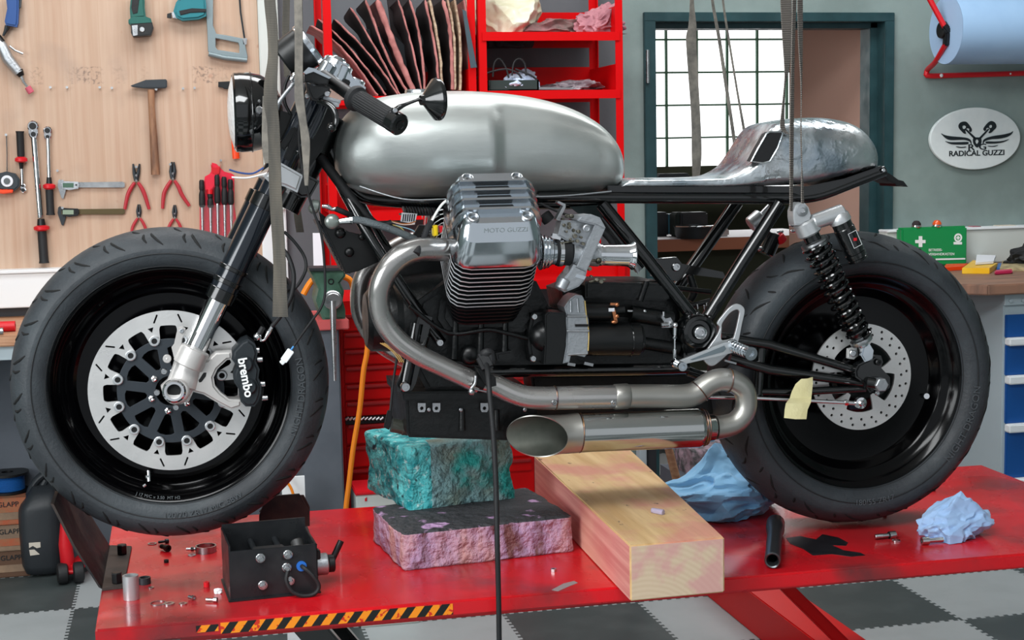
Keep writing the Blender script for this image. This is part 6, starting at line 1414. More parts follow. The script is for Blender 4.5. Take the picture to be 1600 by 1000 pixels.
pr_ += [(.03, rt-zt-.01)]; b.lathe(pr_, rc_, (0, 0, 1), 40); b.build('wire_winding', mat('wire_wound_blue', (28, 92, 160), .5), t_, label='blue wound wire')
# black tyre-like coil behind
b = B(); c = V((W(52, 760, by_+.0).x, by_+.09, W(52, 790, by_).z-.02)); b.tube([c+V((cos(a)*.10, sin(a)*.03, sin(a)*.10)) for a in (2*pi*k/40 for k in range(40))], .022, 12, closed=True); b.build('rubber_hose_coil', 'black_rubber', label='black rubber ring leaning behind the jerrycan', cat='rubber ring')
# trolley jack with black wheels and red arm
jk = fz(108, 912); Yk = jk.y
t_ = thing('floor_jack', (jk.x, Yk, 0), 'red tubular floor jack with black wheels behind the wheel chock', 'floor jack')
def kx(x, y, d=0): return W(x, y, Yk+d)
b = B(); b.tube([kx(101, 815, .02), kx(102, 850, .02), kx(106, 880, .02), kx(110, 897, .02)], [.014, .022, .024, .010], 16); b.build('jack_arm', 'red_plastic', t_)
for x in (98, 123):
    c = kx(x, 900); b = B(); b.lathe([(.0, -.018), (.026, -.018), (.034, -.014), (.036, 0), (.034, .014), (.026, .018), (0, .018)], V((c.x, Yk, .037)), (1, .15, 0), 30); b.build('caster_wheel', 'black_rubber', t_)
B().cyl(V((kx(98, 900).x, Yk, .04)), V((kx(125, 900).x, Yk, .04)), .008, n=12).build('axle', 'red_plastic', t_)
B().bar(V((kx(112, 900).x, Yk, .05)), V((kx(150, 880, .1).x, Yk+.2, .06)), .05, .03, .004).build('jack_body', 'red_plastic', t_)
# ================================================================ on the lift
def g(x, y, z=TT): return WZ(x, y, z)
# wheel chock: base plate and bent cheek plates
mat('chock_steel', (44, 44, 46), .5, .6, col2=(70, 62, 58), ns=12, rv=.1); mat('chock_base', (78, 70, 66), .6, .4, col2=(52, 48, 46), ns=9)
ck_ = thing('wheel_chock', (-.14, .15, TT), 'dark steel wheel chock plate bolted to the front end of the lift', 'wheel chock')
pA, pB, pC, pD = g(158, 924), g(192, 920), g(206, 857), g(166, 856)
slab([(-.158, pA.y+.0), (pB.x+.002, pB.y), (pC.x, pC.y), (-.158, pD.y)], TT, TT+.006, .001).build('chock_base_plate', 'chock_base', ck_)
b = B(); y0_, y1_ = pA.y+.002, pD.y
mN, mF = W(117, 853, y0_+.01), W(140, 802, y1_-.05); x0_ = -.158; tipN = W(84, 788, y0_+.02); tipF = W(94, 760, y0_+.12)
b.rings([[V((x0_, y0_, TT+.004)), V((x0_, y1_, TT+.004)), V((x0_-.006, y1_, TT+.008)), V((x0_-.006, y0_, TT+.008))],
         [mN, mF, mF+V((-.006, 0, .002)), mN+V((-.006, 0, .002))],
         [V((tipN.x, y0_+.02, tipN.z)), V((tipF.x, y0_+.12, tipF.z)), V((tipF.x-.006, y0_+.12, tipF.z+.002)), V((tipN.x-.006, y0_+.02, tipN.z+.002))]]); b.build('chock_wing', 'chock_steel', ck_)
for x, y in ((191, 860), (183, 905)):
    c = g(x, y+6, TT+.006); B().cyl(c, c+V((0, 0, .022)), .011, n=6, bev=.002).build('chock_bolt', 'black_plastic', ck_)
ckb = thing('wheel_chock', (.2, .3, TT), 'black folded steel wheel support behind the front tyre', 'wheel chock')
P_ = [W(x, y, .22) for x, y in ((405, 806), (416, 776), (468, 772), (484, 800), (484, 822), (405, 826))]
b = B(); b.prism(P_, .22, .228, .001); b.prism([W(x, y, .42) for x, y in ((405, 800), (425, 775), (475, 774), (484, 792), (484, 800))], .42, .428, .001); b.bb(W(405, 810, .3).x, W(484, 810, .3).x, .22, .43, TT, TT+.005); b.build('support_plate', 'chock_steel', ckb)
# steel sleeve
def ring_thing(nm, lab, cat, x, y, r0, r1, h, m, grp=None, n=36):
    c = g(x, y); return B().lathe([(r0, 0), (r0, h), (r1, h), (r1, 0)], c+V((0, 0, .0003)), (0, 0, 1), n, close=True).build(nm, m, label=lab, cat=cat, group=grp)
hs = abs(W(205, 899, -.15).z-W(205, 937, -.15).z)
ring_thing('steel_sleeve', 'upright bare aluminium sleeve at the front corner of the lift', 'sleeve', 205.5, 936, 12.3*pxm(g(205, 936)), 9*pxm(g(205, 936)), hs, 'satin_silver')
ring_thing('bearing_ring', 'black bearing ring behind the aluminium sleeve', 'ring', 226, 912, .0125, .009, .013, 'dark_steel')
c = g(322, 862); B().lathe([(.023, 0), (.023, .014), (.020, .014), (.020, 0)], c, (0, 0, 1), 36, close=True).cyl(c+V((-.023, 0, .008)), c+V((-.042, .004, .008)), .003, n=10).cyl(c+V((-.026, 0, .008)), c+V((-.032, .001, .008)), .0055, n=6).build('pipe_clamp', 'steel', label='steel pipe clamp ring with screw left of the black box', cat='clamp')
def lay_screw(x, y, l, r, ang, lab, m='bolt_steel', grp='loose screws on the lift', hr=1.7, hl=.45):
    c = g(x, y)+V((0, 0, r*hr)); d = V((cos(ang), sin(ang), 0)); t_ = thing('socket_screw', g(x, y), lab, 'screw', grp)
    b = B(); b.cyl(c-d*l/2, c+d*l/2, r, n=12, bev=.0005); 
    for k in range(5): b.cyl(c-d*(l/2-k*l*.11-.001), c-d*(l/2-k*l*.11-.0018), r*1.12, n=12)
    b.build('thread', m, t_)
    B().lathe([(r*hr, 0), (r*hr, l*hl), (r*.9, l*hl), (r*.9, l*hl*.5), (0, l*hl*.5)], c+d*l/2, d, 16).build('screw_head', m, t_)
lay_screw(253, 850, .016, .003, .3, 'dark screw lying behind the big ring near the front tyre', 'dark_steel')
lay_screw(256, 860, .020, .0045, -1.0, 'black headed screw standing out on the dirty patch', 'black_plastic')
lay_screw(298, 937, .012, .003, -.9, 'small bright screw nearest to the washers')
lay_screw(328, 941, .016, .003, -.4, 'small bright screw just left of the black box')
lay_screw(1378, 843, .034, .0048, .05, 'longer bright screw lying right of the oil stain')
lay_screw(1462, 850, .034, .0052, pi-.05, 'bright screw with its socket facing left below the small cloth')
lay_screw(1452, 768, .018, .0035, .25, 'small bright screw behind the small cloth')
lay_screw(1432, 769, .014, .0035, .25, 'small bright screw half under the rear tyre')
ring_thing('spring_washer', 'open spring washer at the left of the loose washers', 'washer', 247, 943, .015, .0135, .0015, 'steel', 'loose washers on the lift')
ring_thing('washer', 'larger washer next to the open spring washer', 'washer', 264, 944, .0105, .005, .002, 'bolt_steel', 'loose washers on the lift')
ring_thing('washer', 'small washer right of the larger one', 'washer', 286, 944, .008, .004, .0018, 'bolt_steel', 'loose washers on the lift')
ring_thing('washer', 'thin washer near the front tyre', 'washer', 238, 850, .010, .006, .0015, 'steel', 'loose washers on the lift')
ring_thing('washer', 'worn grey washer in front of the pipe clamp', 'washer', 300, 868, .009, .004, .0015, 'cast_alu', 'loose washers on the lift')
ring_thing('lock_washer', 'twisted bright lock washer beside the long screw', 'washer', 1400, 846, .009, .006, .003, 'bolt_steel', 'loose washers on the lift')
ring_thing('washer', 'small dark washer behind the aluminium sleeve and ring', 'washer', 236, 919, .006, .003, .0018, 'steel', 'loose washers on the lift')
ring_thing('nut', 'single bright nut in front of the pink foam', 'nut', 865, 893, .0068, .0035, .006, 'bolt_steel', None, 6)
ring_thing('rubber_grommet', 'small black rubber piece under the rear tyre', 'grommet', 1382, 806, .005, .002, .010, 'black_rubber')
ring_thing('rubber_grommet', 'small black lump on the dirty patch left of the box', 'grommet', 260, 879, .005, .002, .006, 'black_rubber')
ring_thing('dust_cap', 'small red plastic cap left of the black box', 'cap', 323, 917, .006, .0035, .010, 'red_plastic')
c = g(341, 927); crumple('white_clip', c, .009, .007, .009, 'white_plastic', 'small white plastic clip beside the black box', 'clip', 3, n=3, amp=.4)
# black box with pump inside
mat('pump_box', (30, 32, 35), .35, .2, rv=.12, col2=(40, 42, 44), ns=14)
A0 = g(362, 940); A1 = g(498, 926); hB = abs(W(362, 862, A0.y).z-TT)
a_f = (A1-A0); a_f.z = 0; wB = a_f.length; a_f.normalize(); a_d = V((-a_f.y, a_f.x, 0)); dB = .155
def bp(u, v, z): return A0+a_f*u+a_d*v+V((0, 0, z))
t_ = thing('pump_box', bp(wB/2, dB/2, 0), 'open black metal box with a motor and four bright bolts on the lift', 'metal box')
Rb = M((a_f, a_d, V((0, 0, 1)))).transposed()
def bbox_(b, u0, u1, v0, v1, z0, z1, bev=0): return b.box(bp((u0+u1)/2, (v0+v1)/2, (z0+z1)/2), (abs(u1-u0), abs(v1-v0), abs(z1-z0)), Rb, bev)
b = B(); bbox_(b, 0, wB, 0, .004, .002, hB, .001); b.build('front_plate', 'pump_box', t_)
b = B(); bbox_(b, -.002, .002, 0, dB, .002, hB+.012, .001); bbox_(b, -.006, wB+.004, -.006, dB, .0, .004, .001); b.build('side_plate', 'pump_box', t_)
b = B(); bbox_(b, 0, wB, dB-.004, dB, .002, hB+.018, .001); b.build('back_plate', 'pump_box', t_)
b = B(); bbox_(b, wB-.004, wB, 0, dB, .002, hB, .001); b.build('end_plate', 'pump_box', t_)
b = B(); b.cyl(bp(wB*.30, dB*.45, .045), bp(wB*.68, dB*.45, .045), .040, n=32, bev=.004)
b.cyl(bp(wB*.88, dB*.3, .03), bp(wB*.84, dB*.6, .085), .013, n=16, bev=.002); b.build('motor', mat('motor_grey', (70, 70, 70), .5, .5), t_)
for u in (.33, .62):
    b = B(); b.cyl(bp(wB*u, .0, hB*.78), bp(wB*u, dB, hB*.78), .006, n=12); b.build('motor_strap', 'dark_steel', t_)
for u, z in ((.345, .82), (.66, .84), (.36, .27), (.67, .30), (.64, .58)):
    b = B(); c = bp(wB*u, 0, hB*z); b.cyl(c, c-a_d*.004, .0095, n=20, bev=.001); b.cyl(c-a_d*.004, c-a_d*.011, .0065, n=6, bev=.001); b.cyl(c-a_d*.011, c-a_d*.016, .0035, n=10); b.build('box_bolt', 'bolt_steel', t_)
b = B(); c = bp(wB*.81, 0, hB*.58); b.lathe([(.004, -.004), (.010, -.004), (.010, 0)], c, a_d, 18, True); b.build('blue_grommet', mat('grommet_blue', (40, 110, 200), .4), t_)
P = [bp(wB*u, v, hB*z) for u, v, z in ((.81, 0, .58), (.83, -.012, .57), (.92, -.02, .42), (.985, -.022, .2), (.93, -.024, .06), (.8, -.024, .04), (.68, -.022, .14), (.62, -.018, .35), (.64, -.012, .52), (.64, -.006, .57))]
B().tube(cr(P, 6), .0042, 10).build('box_cable', 'black_rubber', t_)
b = B(); b.cyl(bp(wB, dB*.35, .042), bp(wB+.028, dB*.35, .042), .022, n=24, bev=.002); b.build('end_cap', 'cast_alu', t_)
b = B(); b.cyl(bp(wB+.028, dB*.35, .042), bp(wB+.042, dB*.35, .042), .018, n=20, bev=.002); b.cyl(bp(wB+.036, dB*.35, .045), bp(wB+.058, dB*.38, .085), .0065, n=14, bev=.001); b.bar(bp(wB+.0, dB*.3, .065), bp(wB+.012, dB*.3, .065), .02, .02, .002); b.build('hose_spout', 'black_plastic', t_)
# foam blocks
def block(nm, m, lab, corners, z0, z1, namp, seed, cat, sub=26, up=0, rough=2.5, tz=0):
    """rough foam block: corners = 4 ground points (x,y) ccw, displaced surface"""
    c = [V((x, y, 0)) for x, y in corners]; bm = bmesh.new(); bmesh.ops.create_cube(bm, size=2)
    bmesh.ops.subdivide_edges(bm, edges=bm.edges[:], cuts=sub, use_grid_fill=True)
    cen = sum(c, V((0, 0, 0)))/4; o = V((seed, seed*2, 0))
    for v in bm.verts:
        u, w2, t = (v.co.x+1)/2, (v.co.y+1)/2, (v.co.z+1)/2
        # soften corners
        p = v.co.copy(); r = .07
        nrm = V((max(0, abs(p.x)-1+r)*math.copysign(1, p.x), max(0, abs(p.y)-1+r)*math.copysign(1, p.y), max(0, abs(p.z)-1+r)*math.copysign(1, p.z)))
        k = max(abs(nrm.x), abs(nrm.y), abs(nrm.z)); l = nrm.length
        if l > 1e-6 and k > 0: p = p-nrm*(1-k/l)
        u, w2, t = (p.x+1)/2, (p.y+1)/2, (p.z+1)/2
        g_ = c[0]*(1-u)*(1-w2)+c[1]*u*(1-w2)+c[2]*u*w2+c[3]*(1-u)*w2
        pos = g_+V((0, 0, lerp(z0, z1+tz*u, t)))
        d = (pos-cen-V((0, 0, (z0+z1)/2))).normalized(); d.z *= .35
        n_ = NZ.noise(pos*14+o)+.6*NZ.noise(pos*34+o)+.35*NZ.noise(pos*80+o)
        pos += d*n_*namp
        if t < .02: pos.z = z0
        v.co = pos
    return B().merge(bm).build(nm, m, label=lab, cat=cat, smooth=60)
F0, F1, F2, F3 = g(630, 893), g(897, 862), g(790, 765), g(583, 845)
hpk = abs(W(625, 835, F0.y).z-TT); F2 = F1+(F3-F0)*1.15
ZP = TT+hpk
block('foam_block', 'foam_pink', 'pinkish grey foam block with blackened top lying on the lift', [(F0.x, F0.y), (F1.x, F1.y), (F2.x, F2.y), (F3.x, F3.y)], TT, ZP, .006, 3, 'foam block')
G = [WZ(x, y, ZP) for x, y in ((640, 798), (806, 778))]; G0, G1 = G; G3 = WZ(572, 762, ZP); dd = G3-G0; G2 = G1+dd
ZT = W(640, 702, G0.y).z
block('foam_block', 'foam_teal', 'torn turquoise foam block wedged under the engine', [(G0.x, G0.y), (G1.x, G1.y), (G2.x, G2.y), (G3.x, G3.y)], ZP-.002, ZT, .010, 9, 'foam block', tz=.012)
# wooden beam
Ya = g(985, 940).y; Xa = g(985, 940).x; Xb = g(1140, 932).x; hW = abs(W(985, 852, Ya).z-TT)
X0b, X1b = WZ(835, 712, TT+hW), WZ(985, 702, TT+hW)
bt_ = thing('wooden_beam', ((Xa+Xb)/2, .1, TT), 'thick sawn wooden beam lying across the lift under the exhaust', 'wooden beam')
def beam_slab(pts, z0, z1): return slab(pts, z0, z1, .0025)
bpts = [(Xa, Ya), (Xb, Ya+.004), (X1b.x, X1b.y), (X0b.x, X0b.y)]
beam_slab(bpts, TT+.0005, TT+hW).build('beam_body', 'beam_wood', bt_)
nx = V((bpts[0][1]-bpts[3][1], bpts[3][0]-bpts[0][0], 0)).normalized()
b = B(); b.rings([[V((bpts[0][0], bpts[0][1]+.003, TT+.003))+nx*o for o in (.0006, .0)]+[V((bpts[0][0], bpts[0][1]+.003, TT+hW-.003))+nx*o for o in (.0, .0006)], [V((bpts[3][0], bpts[3][1]-.003, TT+.003))+nx*o for o in (.0006, .0)]+[V((bpts[3][0], bpts[3][1]-.003, TT+hW-.003))+nx*o for o in (.0, .0006)]]); b.build('beam_side', 'beam_side', bt_, label='pink stained left side of the beam')
slab([(Xa+.003, Ya-.0006), (Xb-.003, Ya+.0034), (Xb-.003, Ya+.006), (Xa+.003, Ya+.002)], TT+.003, TT+hW-.003).build('beam_end', 'beam_end', bt_, label='pale end grain with growth rings')
c = WZ(1030, 803, TT+hW); b = B(); b.cyl(c+V((-.012, .012, .006)), c+V((.006, -.010, .005)), .0055, .0065, 12, .001); b.build('plastic_tube', mat('clear_violet', (200, 190, 215), .15, trans=.4), label='small clear plastic cap lying on the wooden beam', cat='tube')
# socket / pipe piece
c0, c1 = g(1209, 868, TT+.019), g(1207, 815, TT+.02); 
p0, p1 = g(1207, 876, TT+.018), WZ(1212, 817, TT+.02)
ax = (p1-p0).normalized(); l = (p1-p0).length
B().lathe([(.009, .02), (.0125, .002), (.015, 0), (.0165, .002), (.0165, l*.65), (.0185, l*.75), (.0205, l*.8), (.0205, l-.004), (.018, l), (0, l)], p0, ax, 32).build('socket_tool', mat('gun_steel', (120, 126, 130), .28, .9), label='long steel socket lying in front of the big blue cloth', cat='socket')
# cloths
p = g(1142, 815); crumple('blue_cloth', (p.x+.015, p.y+.08, TT), .118, .10, .135, 'cloth_blue', 'big crumpled blue shop cloth between the beam and the rear tyre', 'cloth', 22, n=6, amp=.34, peak=.6)
p = g(1500, 845); crumple('blue_cloth', (p.x+.008, p.y+.045, TT), .080, .062, .066, 'cloth_pale_blue', 'small crumpled pale blue cloth at the right end of the lift', 'cloth', 35, n=6, amp=.3)
# black cable hanging in front
P = [q(*a) for a in ((757, 560, -.22), (762, 580, -.27), (765, 615, -.30), (771, 680, -.32), (775, 760, -.34), (777, 850, -.36), (779, 930, -.36), (780, 1010, -.36), (781, 1100, -.36))]
zf = []
B().tube(cr(P, 6), .0052, 12).build('ground_cable', 'black_rubber', label='black cable hanging from the exhaust clamp in front of the lift', cat='cable')
b = B(); b.bar(q(752, 552, -.23), q(765, 578, -.24), .03, .028, .006); b.tube(cr([q(752, 558, -.22), q(758, 552, -.24), q(766, 552, -.24), q(768, 568, -.24)], 4), .009, 10); b.build('welding_clamp', 'black_rubber', bike)
# ================================================================ straps
def H(x, y, d): return q(x, y, d)
def strap(nm, pts, lab, m, d, tilt=.0, th=.0022):
    """pts: (xl, xr, y[, dy])"""
    ce, wd = [], []
    if pts[0][2] < -100: f_ = pts[0]; g_ = pts[1]; pts = [f_, (lerp(f_[0], g_[0], .8), lerp(f_[1], g_[1], .8), -100), (lerp(f_[0], g_[0], .92), lerp(f_[1], g_[1], .92), -45)]+pts[1:]
    for it in pts:
        xl_, xr_, y = it[:3]; dd_ = it[3] if len(it) > 3 else d
        a, e = q(xl_, y, dd_), q(xr_, y, dd_); ce.append((a+e)/2); wd.append((e-a)/2+V((0, tilt, 0)))
    return ribbon(nm, ce, wd, m, th, 5, label=lab, cat='strap')
up_ = lambda a, e, y0: (a, e, -700)
strap('lifting_strap', [(411, 429, -500), (413, 430, 0), (418, 434, 50), (419, 434, 90), (413, 433, 130), (413, 434, 165), (419, 437, 205), (421, 440, 300), (427, 446, 400), (427, 448, 450), (426, 450, 495)], 'wide grey lifting strap hanging in front of the fork down to the tyre', 'webbing', -.24, -.004)
strap('lifting_strap', [(411, 419, 150), (410, 418, 190), (410, 420, 230), (414, 424, 255)], 'lighter folded strap edge behind the wide front strap', 'webbing_light', -.225, -.004)
strap('lifting_strap', [(459, 471, -500), (460, 472, 0), (461, 473, 60), (461, 473, 120), (461, 475, 155), (468, 479, 190), (471, 484, 220), (474, 483, 255), (477, 481, 290)], 'ribbed narrow lifting strap hanging over the handlebar', 'webbing_light', -.255, -.004)
strap('lifting_strap', [(459, 468, 312), (459, 471, 335), (463, 475, 363)], 'short strap end hanging behind the steering head', 'webbing', .25, .0)
strap('lifting_strap', [(442, 453, -300), (442, 453, 0), (441, 452, 60), (444, 453, 120)], 'dusty strap hanging between the two front straps', 'webbing', .2, .0)
strap('lifting_strap', [(1074, 1086, -400), (1078, 1084, 0), (1076, 1088, 40), (1072, 1088, 60), (1075, 1090, 110), (1080, 1094, 180), (1081, 1096, 240), (1082, 1093, 277)], 'grey lifting strap hanging left of the two thin slings in the doorway', 'webbing_light', .16, .0)
strap('sling', [(1080, 1084, -200), (1111, 1115, 0), (1121, 1126, 60), (1133, 1138, 140), (1142, 1147, 200), (1150, 1156, 262)], 'left of the two thin slanting slings in the doorway', 'webbing_light', .14)
strap('sling', [(1100, 1103, -200), (1128, 1131, 0), (1137, 1140, 60), (1150, 1153, 140), (1160, 1164, 200), (1168, 1172, 248)], 'right of the two thin slanting slings in the doorway', 'webbing_light', .13)
strap('lifting_strap', [(1216, 1234, -500), (1219, 1237, 0), (1222, 1237, 60), (1225, 1234, 105), (1225, 1228, 130), (1221, 1226, 170), (1219, 1227, 200), (1230, 1234, 209)], 'dark twisted strap ending on the tail hump', 'webbing_ribbed', -.12, .002)
strap('lifting_strap', [(1238, 1246, -500), (1237, 1245, 0), (1235, 1242, 100), (1233, 1241, 200), (1233, 1240, 280), (1233, 1239, 330)], 'ribbed narrow strap down to the shock absorber head', 'webbing_ribbed', -.19, .004)
strap('lifting_strap', [(1245, 1256, -500), (1245, 1255, 0), (1246, 1255, 60), (1250, 1254, 130), (1250.5, 1252.5, 200), (1251.5, 1253.5, 250), (1251, 1256, 290), (1251, 1257, 318)], 'rightmost ribbed strap tied to the shock absorber bolt', 'webbing_ribbed', -.185, .004)
# ================================================================ right wall
# paper roll on red tubular bracket
RYp = WY-.24
def rp(x, y, d=0): return W(x, y, RYp+d)
cR = rp(1492, 47); rR = 53*pxm(cR)
t_ = thing('paper_roll', (cR.x+.4, RYp, cR.z-rR), 'big roll of light blue paper held by the red wall bracket', 'paper roll')
mat('paper_roll_blue', (148, 180, 212), .85, col2=(138, 170, 204), ns=3); mat('paper_roll_end', (162, 192, 224), .9, bump=.2, bs=80, st=(1, 6, 6))
e0 = rp(1478, 48); b = B(); b.lathe([(.012, .0), (rR*.99, 0), (rR, .004), (rR, .62), (.012, .62)], (e0.x, RYp, cR.z), (1, 0, 0), 72); b.build('roll_body', 'paper_roll_blue', t_, smooth=30)
B().lathe([(.02, -.001), (rR*.985, -.001)], (e0.x, RYp, cR.z), (1, 0, 0), 64).build('roll_end', 'paper_roll_end', t_)
t_ = thing('roll_holder', (e0.x, WY-.1, rp(1480, 118).z), 'red tubular wall bracket carrying the blue paper roll', 'bracket')
b = B(); xb = e0.x-.03
k0 = W(1452, -5, RYp+.08); 
P1_ = [W(1449, -8, RYp), W(1476, 42, RYp-.02)]
b.tube([P1_[0], P1_[1]], .0105, 14); b.tube(cr([W(1478, 68, RYp-.02), W(1462, 96, RYp+.08), W(1450, 108, WY-.03), W(1448, 114, WY-.02), W(1452, 118.5, WY-.02), W(1500, 117.5, WY-.02), W(1650, 113, WY-.02)], 4), .0105, 14); b.build('holder_tube', 'red_plastic', t_)
b = B(); b.bar(W(1474, 40, RYp-.02), W(1483, 52, RYp-.02), .03, .026, .005); b.bar(W(1480, 50, RYp-.02), W(1478, 72, RYp-.02), .026, .022, .005)
c = V((e0.x-.008, RYp, cR.z)); b.lathe([(0, -.016), (.03, -.016), (.034, -.004), (.034, 0), (0, 0)], c, (1, 0, 0), 30); b.build('holder_hub', 'black_plastic', t_)
for x in (1471, 1579): c = W(x, 118-(x-1471)*.025, WY-.032); B().sph(c, .0075 if x < 1500 else .004, (1, .6, 1), 14).build('holder_screw', 'white_plastic', t_)
# oval sign
sc0 = W(1524.5, 216.5, WY-.02); sx_, sz_ = 70*pxm(sc0)*1.0, 48*pxm(sc0)
sx_ = (W(1595, 216, WY-.02).x-W(1454, 216, WY-.02).x)/2; sz_ = (W(1524, 168, WY-.02).z-W(1524, 265, WY-.02).z)/2
sg = thing('oval_sign', (sc0.x, WY-.01, sc0.z-sz_), 'white oval sign with winged piston emblem on the grey wall', 'sign')
tilt = radians(1.0)
ov = [(sc0.x+sx_*cos(a)+.0, sc0.z+sz_*sin(a)) for a in (2*pi*k/80 for k in range(80))]
plate('sign_panel', [ov], WY-.02, .018, mat('sign_white', (222, 230, 230), .5, col2=(204, 214, 216), ns=5), sg, bev=.003)
def s_(x, y):  # sign artwork pixel (crop px 1417x1000 of region 1430..1600 x 150..270)
    return W(1430+x*.12, 150+y*.12, WY-.021)
def art(pts, smo=4):
    P = cr([s_(x, y) for x, y in pts], smo, True) if smo else [s_(x, y) for x, y in pts]
    return B().prism(P, WY-.0225, WY-.0195)
for pl in ([(338, 488), (375, 505), (450, 522), (600, 535), (680, 548), (725, 580), (730, 640), (715, 600), (690, 585), (640, 572), (560, 572), (450, 572), (390, 545)],
           [(1272, 458), (1240, 478), (1150, 500), (1020, 520), (930, 545), (885, 580), (880, 640), (895, 600), (925, 580), (1000, 562), (1100, 555), (1190, 535), (1250, 500)],
           [(390, 588), (450, 600), (560, 600), (680, 598), (692, 615), (670, 630), (560, 632), (460, 625)], [(1220, 562), (1150, 582), (1050, 592), (930, 592), (918, 608), (935, 620), (1050, 618), (1150, 600)],
           [(530, 656), (600, 662), (662, 658), (650, 670), (600, 675), (555, 670)], [(1078, 640), (1010, 650), (945, 648), (960, 658), (1010, 662), (1050, 655)]):
    art(pl).build('emblem_wing', 'lettering_black', sg)
def sloop(pts, smo=3): return [(p.x, p.z) for p in (cr([s_(x, y) for x, y in pts], smo, True))]
# pistons with con rods
plate('emblem_piston', [sloop([(565, 380), (590, 345), (640, 332), (680, 350), (735, 430), (722, 470), (700, 452), (705, 430), (675, 420), (650, 450), (660, 490), (630, 485), (600, 455), (570, 420)]), sloop([(612, 392), (640, 382), (662, 400), (650, 425), (622, 428)], 2)], WY-.0225, .003, 'lettering_black', sg)
plate('emblem_piston', [sloop([(1055, 385), (1035, 345), (990, 325), (945, 350), (890, 420), (900, 455), (920, 445), (925, 420), (950, 415), (975, 440), (955, 480), (985, 478), (1020, 445), (1050, 415)]), sloop([(960, 390), (980, 375), (1000, 385), (995, 412), (968, 415)], 2)], WY-.0225, .003, 'lettering_black', sg)
for pl in ([(650, 440), (668, 432), (785, 540), (765, 560)], [(965, 430), (950, 425), (835, 540), (852, 560)]): art(pl, 0).build('emblem_rod', 'lettering_black', sg)
plate('emblem_hub', [sloop([(758, 545), (800, 538), (850, 545), (862, 590), (850, 632), (805, 672), (765, 632), (752, 590)]), sloop([(802, 562), (826, 590), (802, 628), (780, 590)], 2)], WY-.0225, .003, 'lettering_black', sg)
ur = s_(1060, 735)-s_(545, 748)
text('sign_lettering', 'RADICAL GUZZI', s_(803, 746), .030, 'lettering_black', sg, right=ur, th=.002, sx=1.12, bold=.0005); 
text('sign_lettering', 'R', s_(728, 672), .034, 'lettering_black', sg, right=ur, th=.002, sx=1.5, bold=.0004); text('sign_lettering', 'G', s_(880, 664), .034, 'lettering_black', sg, right=ur, th=.002, sx=1.4, bold=.0004)
# first aid box
kA, kB = W(1409, 356, WY-.12), W(1511, 414, WY-.12); zk = zr+.0005
k0, k1 = W(1409, 400, WY-.13), W(1511, 400, WY-.13); kt = W(1460, 355.5, WY-.13).z
fk = thing('first_aid_kit', ((k0.x+k1.x)/2, WY-.09, zk), 'green first aid box with white cross leaning on the right workbench', 'first aid kit')
mat('kit_green', (22, 140, 76), .35)
B().bb(k0.x, k1.x, WY-.13, WY-.08, zk, kt, bev=.006).build('kit_case', 'kit_green', fk)
B().bb(k0.x-.002, k1.x+.002, WY-.105, WY-.1, zk, kt+.002, bev=.001).build('kit_rim', 'kit_green', fk)
def kp_(x, y): return W(x, y, WY-.1305)
plate('kit_cross', [[(p.x, p.z) for p in (kp_(*t) for t in ((1435.5, 369), (1441, 369), (1441, 375), (1446, 375), (1446, 380), (1441, 380), (1441, 386), (1435.5, 386), (1435.5, 380), (1430, 380), (1430, 375), (1435.5, 375)))]], WY-.1315, .002, 'lettering_white', fk)
c = kp_(1497, 371.5); plate('kit_badge', [circ((c.x, c.z), 6.8*pxm(c), 28), circ((c.x, c.z), 4.2*pxm(c), 24)], WY-.1315, .002, 'lettering_white', fk)
plate('badge_cross', [[(c.x+a*pxm(c), c.z+e*pxm(c)) for a, e in ((-1, 3), (1, 3), (1, 1), (3, 1), (3, -1), (1, -1), (1, -3), (-1, -3), (-1, -1), (-3, -1), (-3, 1), (-1, 1))]], WY-.1315, .002, 'lettering_white', fk)
B().prism([kp_(*t) for t in ((1490, 378), (1503, 378), (1503, 382), (1490, 382))], WY-.1315, WY-.13).build('badge_base', 'lettering_white', fk)
text('kit_lettering', 'BETRIEBS-', kp_(1451, 391), .0145, 'lettering_white', fk, align='LEFT', right=kp_(1500, 390)-kp_(1451, 391), sx=.95); 
text('kit_lettering', 'VERBANDKASTEN', kp_(1451, 397.5), .0145, 'lettering_white', fk, align='LEFT', right=kp_(1500, 397)-kp_(1451, 397.5), sx=.95)
B().prism([kp_(*t) for t in ((1462, 404), (1508, 403), (1508, 405.5), (1462, 406.5))], WY-.1315, WY-.13).build('kit_stripe', 'lettering_white', fk)
# orange lamps on top of the box
mat('lamp_orange', (226, 88, 30), .2, coat=.5)
for x, y, m_, lab in ((1432, 348, 'leather_dark', 'dark round indicator lamp on top of the first aid box'), (1464, 346, 'lamp_orange', 'orange and chrome indicator lamp on top of the first aid box')):
    c = W(x, y+1, WY-.11); t_ = thing('indicator_lamp', (c.x, c.y, kt), lab, 'lamp', 'indicator lamps on the first aid box')
    B().lathe([(0, 0), (.018, 0), (.02, .004), (.018, .010), (.0, .010)], (c.x, c.y, kt+.0003), (0, 0, 1), 24).build('lamp_base', 'chrome', t_); B().lathe([(.018, .010), (.017, .018), (.010, .027), (0, .029)], (c.x, c.y, kt), (0, 0, 1), 24).build('lamp_lens', m_, t_)
